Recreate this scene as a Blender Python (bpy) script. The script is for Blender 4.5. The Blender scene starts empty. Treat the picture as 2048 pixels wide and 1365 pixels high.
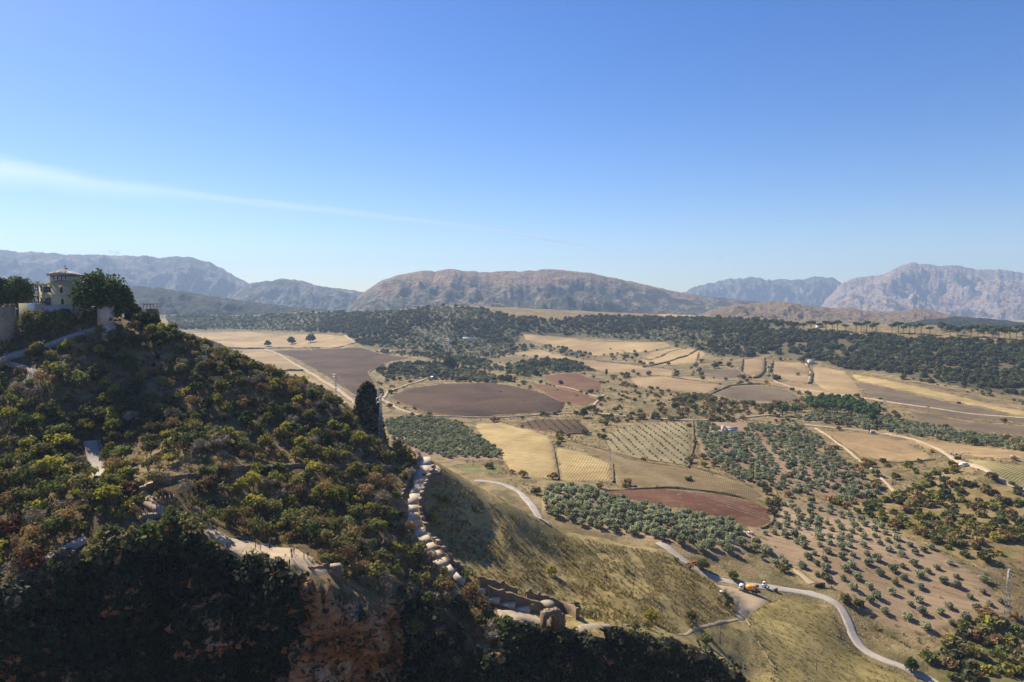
import bpy, bmesh, math, random
import numpy as np
from mathutils import Vector, Matrix, noise as mnoise

random.seed(7); RNG = np.random.default_rng(7)
scene = bpy.context.scene
COL = scene.collection
R = math.radians

# ------------------------------------------------------------------ camera
HC = 130.0                      # eye height above the river plain datum
F_PX, CX, CY, HORIZON = 1400.0, 1024.0, 682.5, 600.0
PITCH = math.atan((CY - HORIZON) / F_PX)
cam_data = bpy.data.cameras.new('camera'); cam = bpy.data.objects.new('camera', cam_data)
COL.objects.link(cam); scene.camera = cam
cam.location = (0, 0, HC); cam.rotation_euler = (math.pi / 2 - PITCH, 0, 0)
cam_data.sensor_width = 36.0; cam_data.lens = 36.0 * F_PX / 2048.0
cam_data.clip_start = 0.5; cam_data.clip_end = 200000.0

# ------------------------------------------------------------------ sky, sun, exposure
SUN_AZ, SUN_EL = R(-46.0), R(42.0)      # azimuth from +Y (view direction), negative = left
world = bpy.data.worlds.new('World'); scene.world = world; world.use_nodes = True
wn, wl = world.node_tree.nodes, world.node_tree.links
wn.clear()
w_out = wn.new('ShaderNodeOutputWorld'); w_bg = wn.new('ShaderNodeBackground'); w_sky = wn.new('ShaderNodeTexSky')
w_sky.sky_type = 'NISHITA'; w_sky.sun_disc = False
w_sky.sun_elevation = SUN_EL; w_sky.sun_rotation = SUN_AZ
w_sky.altitude = 700.0; w_sky.air_density = 1.0; w_sky.dust_density = 0.45; w_sky.ozone_density = 3.0
w_bg.inputs['Strength'].default_value = 0.08
w_hs = wn.new('ShaderNodeHueSaturation'); w_hs.inputs['Hue'].default_value = 0.514; w_hs.inputs['Saturation'].default_value = 1.34
wl.new(w_sky.outputs['Color'], w_hs.inputs['Color']); wl.new(w_hs.outputs[0], w_bg.inputs['Color']); wl.new(w_bg.outputs['Background'], w_out.inputs['Surface'])
sun_data = bpy.data.lights.new('sun', 'SUN'); sun_data.energy = 5.0; sun_data.angle = R(0.53); sun_data.color = (1.0, 0.895, 0.71)
sun = bpy.data.objects.new('sun', sun_data); COL.objects.link(sun)
S_DIR = Vector((math.sin(SUN_AZ) * math.cos(SUN_EL), math.cos(SUN_AZ) * math.cos(SUN_EL), math.sin(SUN_EL)))
sun.rotation_euler = (-S_DIR).to_track_quat('-Z', 'Y').to_euler(); sun.location = (0, 0, 900)
scene.view_settings.view_transform = 'Standard'; scene.view_settings.look = 'None'
scene.view_settings.gamma = 1.0; scene.view_settings.use_curve_mapping = False
scene.view_settings.exposure = 0.86
scene.render.engine = 'CYCLES'
scene.cycles.max_bounces = 6; scene.cycles.diffuse_bounces = 3; scene.cycles.glossy_bounces = 1
scene.cycles.transmission_bounces = 2; scene.cycles.volume_bounces = 0; scene.cycles.transparent_max_bounces = 8
scene.cycles.use_denoising = True; scene.cycles.caustics_reflective = False; scene.cycles.caustics_refractive = False

# ------------------------------------------------------------------ projection helpers
SP, CP = math.sin(PITCH), math.cos(PITCH)
def ray(px, py):
    dx = (np.asarray(px, float) - CX) / F_PX; dv = -(np.asarray(py, float) - CY) / F_PX
    return dx, CP + dv * SP, -SP + dv * CP            # x, y, z of the view ray
def at(px, py, D):
    x, y, z = ray(px, py); k = D / y
    return Vector((float(x * k), float(D), float(HC + z * k)))
def px_of(u, z, D):
    """u = X / D; returns the photograph's pixel of a world point"""
    e = (z - HC) / D
    f = CP - e * SP
    return CX + F_PX * u / f, CY - F_PX * (SP + e * CP) / f
def u_e(px, py):
    x, y, z = ray(px, py); return x / y, z / y

# ------------------------------------------------------------------ value noise (numpy)
def _hash(ix, iy, s):
    h = (ix.astype(np.int64) * 374761393 + iy.astype(np.int64) * 668265263 + s * 974634221) & 0x7fffffff
    h = ((h ^ (h >> 13)) * 1274126177) & 0x7fffffff
    return ((h ^ (h >> 16)) & 0xffff) / 65535.0
def vnoise(x, y, s=0):
    ix, iy = np.floor(x), np.floor(y); fx, fy = x - ix, y - iy
    fx = fx * fx * (3 - 2 * fx); fy = fy * fy * (3 - 2 * fy)
    a, b, c, d = _hash(ix, iy, s), _hash(ix + 1, iy, s), _hash(ix, iy + 1, s), _hash(ix + 1, iy + 1, s)
    return (a + (b - a) * fx + (c - a) * fy + (a - b - c + d) * fx * fy) * 2 - 1
def fbm(x, y, s=0, o=4, g=0.5):
    r, a = 0, 1.0
    for k in range(o):
        r = r + a * vnoise(x * 2 ** k + 17.3 * k, y * 2 ** k - 9.1 * k, s + k); a *= g
    return r
def ridged(x, y, s=0, o=5):
    r, a = 0, 1.0
    for k in range(o):
        r = r + a * (1 - np.abs(vnoise(x * 2 ** k + 31.7 * k, y * 2 ** k + 5.3 * k, s + k)) * 2); a *= 0.5
    return r

# ------------------------------------------------------------------ terrain authored as surveyed spot heights: (px, py, depth)
VALLEY = [(1335,1095,330),(1420,1155,312),(1500,1175,305),(1600,1185,305),(1680,1210,295),(1700,1260,282),(1720,1300,272),
(1800,1330,262),(1860,1360,255),(1600,1300,258),(1450,1130,322),(1560,1130,330),(2040,1330,262),(1990,1240,288),(1900,1180,310),
(1750,1160,318),(1650,1100,345),(1600,1050,385),(1800,1050,380),(1800,1000,430),(1950,1080,355),(2040,1100,345),(1950,1000,420),
(1980,950,440),(1930,925,480),(2040,960,435),(1750,920,520),(1900,870,590),(2040,880,560),(1650,870,600),(1650,980,450),
(1300,1060,355),(1150,1000,395),(1050,1010,375),(980,965,425),(1090,985,410),(1380,1010,400),(1530,1040,390),(1100,900,545),
(1240,950,475),(1450,950,475),(1300,880,580),(1455,857,625),(1100,850,660),(880,870,600),(800,850,640),(940,935,480),
(760,800,800),(840,830,700),(940,795,830),(1200,830,700),(1400,830,690),(1560,820,720),(1800,830,690),(2040,850,620),
(1000,740,1130),(850,760,1000),(680,740,1150),(600,710,1450),(450,680,1850),(550,690,1750),(800,700,1500),(1300,720,1280),
(1150,700,1500),(1100,670,1750),(1300,690,1500),(1500,740,1120),(1620,730,1150),(1600,760,1020),(1700,750,1050),(1900,810,760),
(2040,805,790),(1850,770,900),(2040,760,900),(1700,700,1200),(1850,720,1050),(2040,720,1000),(1600,660,1400),(1700,660,1330),
(1850,667,1230),(2040,677,1120),(1700,650,1700),(1850,655,1600),(2040,662,1500),(1500,655,1500),(1500,690,1330),(1450,640,1800),
(1400,632,2100),(1200,633,2000),(1100,650,1800),(1000,638,1900),(900,614,2050),(800,620,2200),(700,625,2400),(600,625,2500),
(500,640,2500),(400,650,2300),(350,632,2700),(900,650,1750),(700,660,1850),(550,660,2100),(900,640,2900),(1200,636,3000),
(600,636,3200),(300,634,3300),(1500,645,2700),(1900,652,2700),(1200,646,5200),(300,646,5200),(2100,646,5200),(700,644,3600),(1000,648,3600),(1500,650,3600),(2000,652,3600),(300,644,4200),(1750,652,2500),(2000,660,2400),(0,640,2500),(0,690,1500),
(0,760,900),(100,900,500),(400,900,500),(0,960,420),(-600,640,2500),(-600,760,900),(-600,960,420),(-600,646,5200),(2700,660,1500),
(2700,720,1000),(2700,860,600),(2700,1100,345),(2700,1350,255),(2700,646,5200),(500,1020,400),(800,1010,400),(800,1130,310),
(300,1130,310),(1000,1180,290),(1200,1200,290),(-300,1130,310)]
HILL = [(-300,605,264),(-100,618,264),(0,624,264),(60,626,263),(115,627,263),(230,636,260),(330,662,262),(430,700,268),(520,738,268),(620,772,264),
(700,822,255),(760,880,247),(830,915,241),(850,945,234),(900,957,238),(960,992,244),(1040,1023,254),(1090,1047,264),(1200,1073,288),
(1330,1100,312),(0,716,236),(100,685,245),(190,662,250),(65,742,228),(100,775,222),(300,760,238),(500,805,240),(600,850,237),(700,885,233),(190,920,204),
(350,850,217),(500,900,216),(650,925,219),(600,940,207),(450,940,192),(750,935,227),(830,938,235),(750,970,216),(275,985,175),(320,965,180),(400,1000,181),
(500,1010,185),(600,1010,193),(700,1010,202),(780,1010,210),(650,1080,177),(750,1080,188),(800,1130,186),(400,1062,166),
(480,1100,164),(585,1115,160),(640,1148,157.5),(300,1030,169),(200,1010,167),(100,950,186),(0,900,196),(0,790,217),(120,1085,157),
(0,1140,150),(850,1180,184),(900,1150,194),(835,1000,221),(850,1080,206),(940,1165,195),(960,1230,186),(1050,1232,189),
(1110,1252,189),(1200,1255,191),(1300,1262,201),(1380,1285,207),(905,1000,231),(950,1050,229),(1000,1100,223),(1000,1150,209),
(1100,1150,226),(1150,1220,206),(1100,1100,245),(1250,1200,226),(1200,1130,258),(1300,1245,218),(1350,1180,260),(1440,1250,250),
(1490,1235,272),(1450,1320,225),(1500,1350,232),(1600,1340,245),(1550,1280,262),(1330,1130,295),(1480,1205,290),(-300,720,235),(-300,900,196),(-300,1140,150),
# behind the crest (hidden)
(-300,618,285),(0,636,290),(115,640,290),(230,655,286),(330,695,285),(430,737,290),(520,772,290),(620,812,285),(700,858,274),(760,915,266),
(0,700,330),(230,740,330),(430,800,330),(620,880,325),(760,960,305),(850,1010,295),(960,1060,300),(1090,1120,310),(1330,1180,345),
(1500,1240,330),(1600,1330,290),(1750,1420,262),(1900,1480,255),(-300,690,330)]
# gorge rim: px, depth, steepness below it
RIM = np.array([(-700,140,4),(0,146,4.5),(100,150,5),(200,155,5.5),(290,161,6),(440,159,6),(580,156,6.5),(690,155,6.5),(745,156,5),(790,172,1.6),
(850,178,1.0),(950,181,0.9),(1040,184,1.1),(1090,186,3),(1130,186.5,4.5),(1200,188,4.5),(1300,196,4),(1380,202,3.2),(1450,212,2.4),(1520,214,1.6),(1700,205,1.0),(2700,200,0.8)], float)

def tps_fit(pts):
    P = np.array(pts, float); u, e = u_e(P[:, 0], P[:, 1])
    c = np.stack([u * 2.0, np.log(P[:, 2]) * 1.6], 1)
    n = len(c); d2 = ((c[:, None] - c[None]) ** 2).sum(-1)
    K = 0.5 * d2 * np.log(d2 + 1e-12) + np.eye(n) * 2e-5
    A = np.zeros((n + 3, n + 3)); A[:n, :n] = K; A[:n, n] = 1; A[:n, n + 1:] = c; A[n, :n] = 1; A[n + 1:, :n] = c.T
    return c, np.linalg.solve(A, np.concatenate([e, np.zeros(3)]))
def tps_eval(fit, u, D):
    c, w = fit; q0, q1 = u.ravel() * 2.0, np.log(D).ravel() * 1.6
    out = np.full(q0.shape, w[len(c)]) + w[len(c) + 1] * q0 + w[len(c) + 2] * q1
    for k in range(len(c)):
        d2 = (q0 - c[k, 0]) ** 2 + (q1 - c[k, 1]) ** 2
        out += w[k] * 0.5 * d2 * np.log(d2 + 1e-12)
    return out.reshape(u.shape)

NU, ND = 840, 820
U0, U1, L0, L1 = -1.12, 1.12, math.log(60.0), math.log(5200.0)
gu = np.linspace(U0, U1, NU); gl = np.linspace(L0, L1, ND); gd = np.exp(gl)
GU, GD = np.meshgrid(gu, gd, indexing='ij'); GX, GY = GU * GD, GD
def build_grid():
    ev = tps_eval(tps_fit(VALLEY), GU[::3, ::3], GD[::3, ::3])
    m = GD[::3, ::3] < 340
    cu, cd = gu[::3], gd[::3]
    def up(a):                                   # bilinear up-sampling of the coarse evaluation
        b = np.stack([np.interp(gl, gl[::3], r) for r in a])
        return np.stack([np.interp(gu, cu, b[:, k]) for k in range(ND)], 1)
    zv = HC + up(ev) * GD
    near = np.clip((250 - GD) / 60, 0, 1)
    zv = zv * (1 - near) + np.minimum(zv, -16.0) * near
    zv += 0.5 * fbm(GX / 55, GY / 55, 3, 2) * np.clip(GD / 400, 0.4, 4)
    eh = tps_eval(tps_fit(HILL), GU[:, ::2], GD[:, ::2])
    zh = HC + np.stack([np.interp(gl, gl[::2], r) for r in eh]) * GD
    zh = np.where(GD > 345, zh - (GD - 345) * 1.2, zh)
    zh += 0.9 * fbm(GX / 14, GY / 14, 11, 4)
    px = CX + F_PX * GU
    Dr = np.interp(px, RIM[:, 0], RIM[:, 1]) + 2.2 * vnoise(px / 55.0, px * 0, 5) + 1.2 * vnoise(px / 17.0, px * 0, 6)
    kr = np.interp(px, RIM[:, 0], RIM[:, 2])
    du = (np.log(Dr) - L0) / (L1 - L0) * (ND - 1)
    i0 = np.clip(du.astype(int), 0, ND - 2); fr = du - i0; rows = np.arange(NU)[:, None]
    zr = zh[rows, i0] * (1 - fr) + zh[rows, i0 + 1] * fr
    below = GD < Dr
    step = (Dr - GD)
    ledge = 2.6 * fbm(px / 60, step / 5, 21, 3) * np.clip(step / 6, 0, 1)
    zh = np.where(below, zr - kr * step + ledge, zh)
    zh = np.maximum(zh, -22 + 0.0 * GD)
    hillw = zh > zv
    k = 1.2
    z = np.maximum(zh, zv) + np.exp(-np.abs(zh - zv) / k) * k * 0.35
    return z, hillw, below & hillw
GZ, HILLMASK, BELOW = build_grid()

def ground(x, y):
    x, y = np.asarray(x, float), np.asarray(y, float)
    a = np.clip((x / y - U0) / (U1 - U0) * (NU - 1), 0, NU - 1.001); b = np.clip((np.log(y) - L0) / (L1 - L0) * (ND - 1), 0, ND - 1.001)
    i, j = a.astype(int), b.astype(int); p, q = a - i, b - j
    return (GZ[i, j] * (1 - p) * (1 - q) + GZ[i + 1, j] * p * (1 - q) + GZ[i, j + 1] * (1 - p) * q + GZ[i + 1, j + 1] * p * q)
def hit(px, py, dmin=0.0):
    """first point of the ground met by the view line through a pixel (arrays)"""
    px, py = np.atleast_1d(np.asarray(px, float)), np.atleast_1d(np.asarray(py, float))
    u, e = u_e(px, py)
    a = np.clip((u - U0) / (U1 - U0) * (NU - 1), 0, NU - 1.001); i = a.astype(int); p = (a - i)[:, None]
    prof = GZ[i] * (1 - p) + GZ[i + 1] * p
    rz = HC + e[:, None] * gd[None]
    d = rz - prof
    ok = (d < 0) & (gd[None] > np.broadcast_to(np.asarray(dmin, float).reshape(-1, 1) if np.ndim(dmin) else dmin, d.shape))
    j = np.argmax(ok, 1); j = np.where(ok.any(1), j, ND - 1); j = np.maximum(j, 1)
    r = np.arange(len(px)); d0, d1 = d[r, j - 1], d[r, j]
    t = np.clip(d0 / np.where(np.abs(d0 - d1) < 1e-9, 1, d0 - d1), 0, 1)
    D = gd[j - 1] + (gd[j] - gd[j - 1]) * t
    return u * D, D, HC + e * D
def g1(px, py, dmin=0.0):
    x, y, z = hit([px], [py], dmin); return Vector((float(x[0]), float(y[0]), float(ground(x, y)[0])))

# ------------------------------------------------------------------ mesh and material helpers
def mesh_np(name, verts, faces, mats=(), smooth=False, mat_idx=None):
    me = bpy.data.meshes.new(name)
    v = np.asarray(verts, np.float32).reshape(-1, 3)
    if isinstance(faces, np.ndarray):
        n, k = faces.shape; loops = faces.astype(np.int32).ravel(); starts = np.arange(n, dtype=np.int32) * k
    else:
        n = len(faces); lens = np.array([len(f) for f in faces], np.int32)
        loops = np.array([i for f in faces for i in f], np.int32); starts = np.concatenate([[0], np.cumsum(lens)[:-1]]).astype(np.int32) if n else np.zeros(0, np.int32)
    me.vertices.add(len(v)); me.vertices.foreach_set('co', v.ravel())
    me.loops.add(len(loops)); me.loops.foreach_set('vertex_index', loops)
    me.polygons.add(n); me.polygons.foreach_set('loop_start', starts)
    if mat_idx is not None: me.polygons.foreach_set('material_index', np.asarray(mat_idx, np.int32))
    if smooth: me.polygons.foreach_set('use_smooth', np.ones(n, bool))
    for m in mats: me.materials.append(m)
    me.update(calc_edges=True); me.validate()
    return me
def link(name, data, parent=None, loc=None, rotz=0.0, scale=None):
    o = bpy.data.objects.new(name, data); COL.objects.link(o)
    if parent is not None: o.parent = parent
    if loc is not None: o.location = loc
    if rotz: o.rotation_euler = (0, 0, rotz)
    if scale is not None: o.scale = (scale, scale, scale) if np.isscalar(scale) else scale
    return o
def tag(o, label=None, cat=None, group=None, kind=None):
    if label: o['label'] = label
    if cat: o['category'] = cat
    if group: o['group'] = group
    if kind: o['kind'] = kind
    return o

class NT:
    """small node-tree writer"""
    def __init__(self, name):
        self.m = bpy.data.materials.new(name); self.m.use_nodes = True; self.t = self.m.node_tree; self.n = self.t.nodes; self.n.clear()
        self.out = self.n.new('ShaderNodeOutputMaterial'); self.b = self.n.new('ShaderNodeBsdfPrincipled')
        self.b.inputs['Roughness'].default_value = 0.9; self.b.inputs['Specular IOR Level'].default_value = 0.15
        self.t.links.new(self.b.outputs[0], self.out.inputs[0])
        self.tc = None
    def l(self, a, b): self.t.links.new(a, b); return b
    def coord(self, kind='Object'):
        if self.tc is None: self.tc = self.n.new('ShaderNodeTexCoord')
        return self.tc.outputs[kind]
    def pos(self): return self.n.new('ShaderNodeNewGeometry').outputs['Position']
    def mapping(self, src, scale=(1, 1, 1), rot=(0, 0, 0)):
        m = self.n.new('ShaderNodeMapping'); self.l(src, m.inputs['Vector']); m.inputs['Scale'].default_value = scale; m.inputs['Rotation'].default_value = rot
        return m.outputs[0]
    def noise(self, src, scale, detail=4.0, rough=0.6, dist=0.0):
        x = self.n.new('ShaderNodeTexNoise'); self.l(src, x.inputs['Vector']); x.inputs['Scale'].default_value = scale
        x.inputs['Detail'].default_value = detail; x.inputs['Roughness'].default_value = rough; x.inputs['Distortion'].default_value = dist
        return x.outputs['Fac']
    def voro(self, src, scale, out='Distance', feat='F1'):
        x = self.n.new('ShaderNodeTexVoronoi'); x.feature = feat; self.l(src, x.inputs['Vector']); x.inputs['Scale'].default_value = scale
        return x.outputs[out]
    def wave(self, src, scale, dist=1.0, detail=2.0, dscale=1.0, direction='X'):
        x = self.n.new('ShaderNodeTexWave'); x.bands_direction = direction; self.l(src, x.inputs['Vector']); x.inputs['Scale'].default_value = scale
        x.inputs['Distortion'].default_value = dist; x.inputs['Detail'].default_value = detail; x.inputs['Detail Scale'].default_value = dscale
        return x.outputs['Fac']
    def ramp(self, fac, stops, interp='LINEAR'):
        r = self.n.new('ShaderNodeValToRGB'); r.color_ramp.interpolation = interp
        if hasattr(fac, 'is_linked') or not np.isscalar(fac): self.l(fac, r.inputs[0])
        els = r.color_ramp.elements
        while len(els) < len(stops): els.new(0.5)
        for e, (p, c) in zip(els, stops):
            e.position = p; e.color = (c, c, c, 1) if np.isscalar(c) else (*c, 1)
        return r.outputs[0]
    def mix(self, fac, a, b, mode='MIX'):
        m = self.n.new('ShaderNodeMix'); m.data_type = 'RGBA'; m.blend_type = mode
        for s, v in ((m.inputs[0], fac), (m.inputs[6], a), (m.inputs[7], b)):
            if np.isscalar(v): s.default_value = v
            elif isinstance(v, tuple): s.default_value = (*v, 1) if len(v) == 3 else v
            else: self.l(v, s)
        return m.outputs[2]
    def math(self, op, a, b=0.0, clamp=False):
        m = self.n.new('ShaderNodeMath'); m.operation = op; m.use_clamp = clamp
        for s, v in ((m.inputs[0], a), (m.inputs[1], b)):
            if np.isscalar(v): s.default_value = v
            else: self.l(v, s)
        return m.outputs[0]
    def rnd(self): return self.n.new('ShaderNodeObjectInfo').outputs['Random']
    def color(self, c):
        if isinstance(c, tuple): self.b.inputs['Base Color'].default_value = (*c, 1)
        else: self.l(c, self.b.inputs['Base Color'])
        return self
    def bump(self, h, strength=0.5, dist=0.3):
        b = self.n.new('ShaderNodeBump'); b.inputs['Strength'].default_value = strength; b.inputs['Distance'].default_value = dist
        self.l(h, b.inputs['Height']); self.l(b.outputs[0], self.b.inputs['Normal']); return self
    def rough(self, r, spec=None):
        self.b.inputs['Roughness'].default_value = r
        if spec is not None: self.b.inputs['Specular IOR Level'].default_value = spec
        return self
def plain(name, c, rough=0.85, spec=0.2, var=0.25, scale=0.8, metal=0.0):
    n = NT(name); f = n.noise(n.pos(), scale, 5, 0.65)
    d = tuple(x * (1 - var) for x in c); b = tuple(min(1, x * (1 + var * 0.6)) for x in c)
    n.color(n.ramp(f, [(0.3, d), (0.7, b)])); n.rough(rough, spec); n.b.inputs['Metallic'].default_value = metal
    n.bump(f, 0.25, 0.05)
    return n.m
# ------------------------------------------------------------------ ground materials
def valley_color(n, p):
    a = n.noise(p, 0.011, 5, 0.6, 0.6); b = n.noise(p, 0.09, 6, 0.7); c = n.noise(p, 0.9, 4, 0.7)
    base = n.ramp(a, [(0.28, (0.13, 0.090, 0.046)), (0.42, (0.20, 0.145, 0.068)), (0.56, (0.27, 0.195, 0.098)), (0.70, (0.16, 0.13, 0.055))])
    base = n.mix(n.ramp(b, [(0.46, 0.0), (0.60, 0.85)]), base, (0.095, 0.082, 0.034))
    base = n.mix(n.ramp(b, [(0.30, 0.6), (0.44, 0.0)]), base, (0.33, 0.25, 0.135))
    return n.mix(0.55, base, n.ramp(c, [(0.25, 0.25), (0.75, 0.85)]), 'OVERLAY'), n.math('ADD', c, b)
def mat_valley():
    n = NT('valley_earth'); col, h = valley_color(n, n.pos())
    n.color(col).bump(h, 0.7, 1.2); return n.m
def mat_hillside():
    n = NT('hillside_earth'); p = n.pos()
    a = n.noise(p, 0.045, 5, 0.65, 0.4); b = n.noise(p, 0.35, 5, 0.7); c = n.noise(p, 2.2, 4, 0.7)
    base = n.ramp(a, [(0.30, (0.075, 0.055, 0.026)), (0.46, (0.15, 0.105, 0.05)), (0.60, (0.29, 0.20, 0.098)), (0.8, (0.13, 0.10, 0.043))])
    base = n.mix(n.ramp(b, [(0.48, 0.0), (0.62, 0.8)]), base, (0.065, 0.06, 0.025))
    col = n.mix(0.6, base, n.ramp(c, [(0.25, 0.2), (0.75, 0.85)]), 'OVERLAY')
    n.color(col).bump(n.math('ADD', c, b), 0.8, 0.6); return n.m
def mat_grass():
    n = NT('dry_grass_slope'); p = n.pos()
    q = n.mapping(p, (0.6, 1.0, 1.6), (0, 0, 0.5))
    a = n.noise(p, 0.03, 4, 0.6, 0.5); b = n.noise(q, 0.28, 6, 0.72, 0.3); c = n.noise(q, 1.6, 5, 0.75)
    base = n.ramp(a, [(0.30, (0.22, 0.165, 0.06)), (0.50, (0.32, 0.245, 0.098)), (0.70, (0.39, 0.295, 0.13))])
    base = n.mix(n.ramp(b, [(0.50, 0.0), (0.64, 0.85)]), base, (0.085, 0.068, 0.026))
    base = n.mix(n.ramp(b, [(0.28, 0.5), (0.40, 0.0)]), base, (0.19, 0.185, 0.065))
    col = n.mix(0.6, base, n.ramp(c, [(0.25, 0.2), (0.75, 0.9)]), 'OVERLAY')
    n.color(col).bump(n.math('ADD', c, b), 0.9, 0.7); return n.m
def mat_cliff():
    n = NT('cliff_rock'); p = n.pos()
    q = n.mapping(p, (0.8, 0.8, 1.35))
    a = n.noise(q, 0.10, 4, 0.55, 0.6); b = n.noise(q, 0.6, 6, 0.7, 0.4); c = n.noise(p, 2.5, 5, 0.7); v = n.voro(q, 0.35, 'Distance', 'DISTANCE_TO_EDGE')
    base = n.ramp(a, [(0.36, (0.13, 0.08, 0.055)), (0.42, (0.44, 0.225, 0.10)), (0.56, (0.62, 0.345, 0.16)), (0.63, (0.56, 0.44, 0.32))])
    base = n.mix(n.ramp(b, [(0.53, 0.0), (0.57, 0.92)]), base, (0.045, 0.035, 0.022))
    base = n.mix(n.ramp(b, [(0.25, 0.6), (0.38, 0.0)]), base, (0.36, 0.29, 0.21))
    n.color(base).bump(n.math('ADD', n.math('MULTIPLY', n.ramp(v, [(0.0, 0.0), (0.12, 1.0)]), 0.6), n.math('ADD', b, n.math('MULTIPLY', c, 0.4))), 1.0, 1.0); return n.m
M = {'valley': mat_valley(), 'hill': mat_hillside(), 'grass': mat_grass(), 'cliff': mat_cliff()}

# ------------------------------------------------------------------ terrain mesh: one draped sheet, cut into the pieces of the setting
def build_terrain():
    pxs = np.concatenate([np.linspace(-520, -60, 40, endpoint=False), np.linspace(-60, 2108, 560, endpoint=False), np.linspace(2108, 2560, 40)])
    us = (pxs - CX) / F_PX; NR = 560
    a = (us - U0) / (U1 - U0) * (NU - 1); i = a.astype(int); p = (a - i)[:, None]
    prof = GZ[i] * (1 - p) + GZ[i + 1] * p
    hm = HILLMASK[i]; bl = BELOW[i]
    _, py = px_of(us[:, None], prof, gd[None])
    dpy = np.abs(np.diff(py, axis=1)); dpy = np.minimum(dpy, 25)
    w = dpy + 700 * (L1 - L0) / ND + 1.2 * np.minimum(np.abs(np.diff(prof, axis=1)), 4)
    kern = np.ones(9) / 9
    w = np.stack([np.convolve(np.pad(w[:, k], 4, 'edge'), kern, 'valid') for k in range(w.shape[1])], 1)
    cum = np.concatenate([np.zeros((len(us), 1)), np.cumsum(w, 1)], 1); cum /= cum[:, -1:]
    t = np.linspace(0, 1, NR)
    D = np.stack([np.exp(np.interp(t, cum[k], gl)) for k in range(len(us))])
    Z = np.stack([np.interp(np.log(D[k]), gl, prof[k]) for k in range(len(us))])
    HM = np.stack([np.interp(np.log(D[k]), gl, hm[k].astype(float)) for k in range(len(us))])
    BL = np.stack([np.interp(np.log(D[k]), gl, bl[k].astype(float)) for k in range(len(us))])
    V = np.stack([us[:, None] * D, D, Z], -1)
    # craggy relief on the steep rock
    du = np.gradient(V, axis=0); dv = np.gradient(V, axis=1); N = np.cross(du, dv); N /= np.linalg.norm(N, axis=-1, keepdims=True) + 1e-9
    N *= np.where(N[..., 2:3] < 0, -1, 1)
    steep = np.clip((0.72 - N[..., 2]) / 0.35, 0, 1) * np.clip(BL, 0, 1)
    s = V[..., 0] + V[..., 1] * 0.3
    zz = V[..., 2] + 1.5 * vnoise(s / 9, V[..., 2] / 9, 44); strata = np.abs(((zz / 5.2) % 1.0) - 0.35)
    amp = 3.0 * (ridged(s / 12, V[..., 2] / 9, 41, 5) - 0.6) + 1.5 * fbm(s / 4.2, V[..., 2] / 3.0, 51, 4) + 3.6 * strata + 0.9 * np.round(2 * vnoise(s / 3.1, V[..., 2] / 2.3, 57)) + 0.6 * vnoise(s / 1.1, V[..., 2] / 0.9, 55)
    V = V + N * (steep * amp)[..., None]
    C = len(us); idx = np.arange(C * NR).reshape(C, NR)
    F = np.stack([idx[:-1, :-1], idx[1:, :-1], idx[1:, 1:], idx[:-1, 1:]], -1)
    fm = lambda A: (A[:-1, :-1] + A[1:, :-1] + A[1:, 1:] + A[:-1, 1:]) / 4
    hf, sf, df, pf = fm(HM), fm(np.clip(steep, 0, 1)), fm(D), fm(np.broadcast_to(pxs[:, None], D.shape))
    fx, fy = fm(V[..., 0]), fm(V[..., 1])
    _, pyf = px_of(fx / fy, fm(V[..., 2]), fy)
    cls = np.zeros(F.shape[:2], int)
    # grassy spur lies right of the walled path
    edge = np.interp(fy, [150, 186, 195, 206, 221, 234, 245, 262, 320], [1085, 1085, 945, 862, 845, 858, 800, 700, 650])
    cls[hf > 0.5] = 1
    cls[(hf > 0.5) & (pf > edge)] = 2
    cls[(hf > 0.5) & (pf > 790) & (pf < 1330) & (fm(BL) > 0.5)] = 1
    cls[(sf > 0.45) & (df < 260)] = 3
    Vf = V.reshape(-1, 3)
    global CLIFF_C, CLIFF_N, CLIFF_P
    cf = F[cls == 3]; CLIFF_C = Vf[cf].mean(1); CLIFF_N = np.cross(Vf[cf[:, 2]] - Vf[cf[:, 0]], Vf[cf[:, 3]] - Vf[cf[:, 1]]); CLIFF_N /= np.linalg.norm(CLIFF_N, axis=1, keepdims=True) + 1e-9
    CLIFF_N *= np.where((CLIFF_N * (np.array([0, 0, HC]) - CLIFF_C)).sum(1, keepdims=True) < 0, -1, 1); CLIFF_P = np.stack([pf[cls == 3], pyf[cls == 3]], 1)
    for c, nm, mt in ((0, 'valley_ground', 'valley'), (1, 'hillside', 'hill'), (2, 'grass_slope', 'grass'), (3, 'cliff', 'cliff')):
        f = F[cls == c]
        if not len(f): continue
        used, inv = np.unique(f.ravel(), return_inverse=True)
        tag(link(nm, mesh_np(nm, Vf[used], inv.reshape(-1, 4), [M[mt]], c != 3)), kind='structure')
build_terrain()

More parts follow.
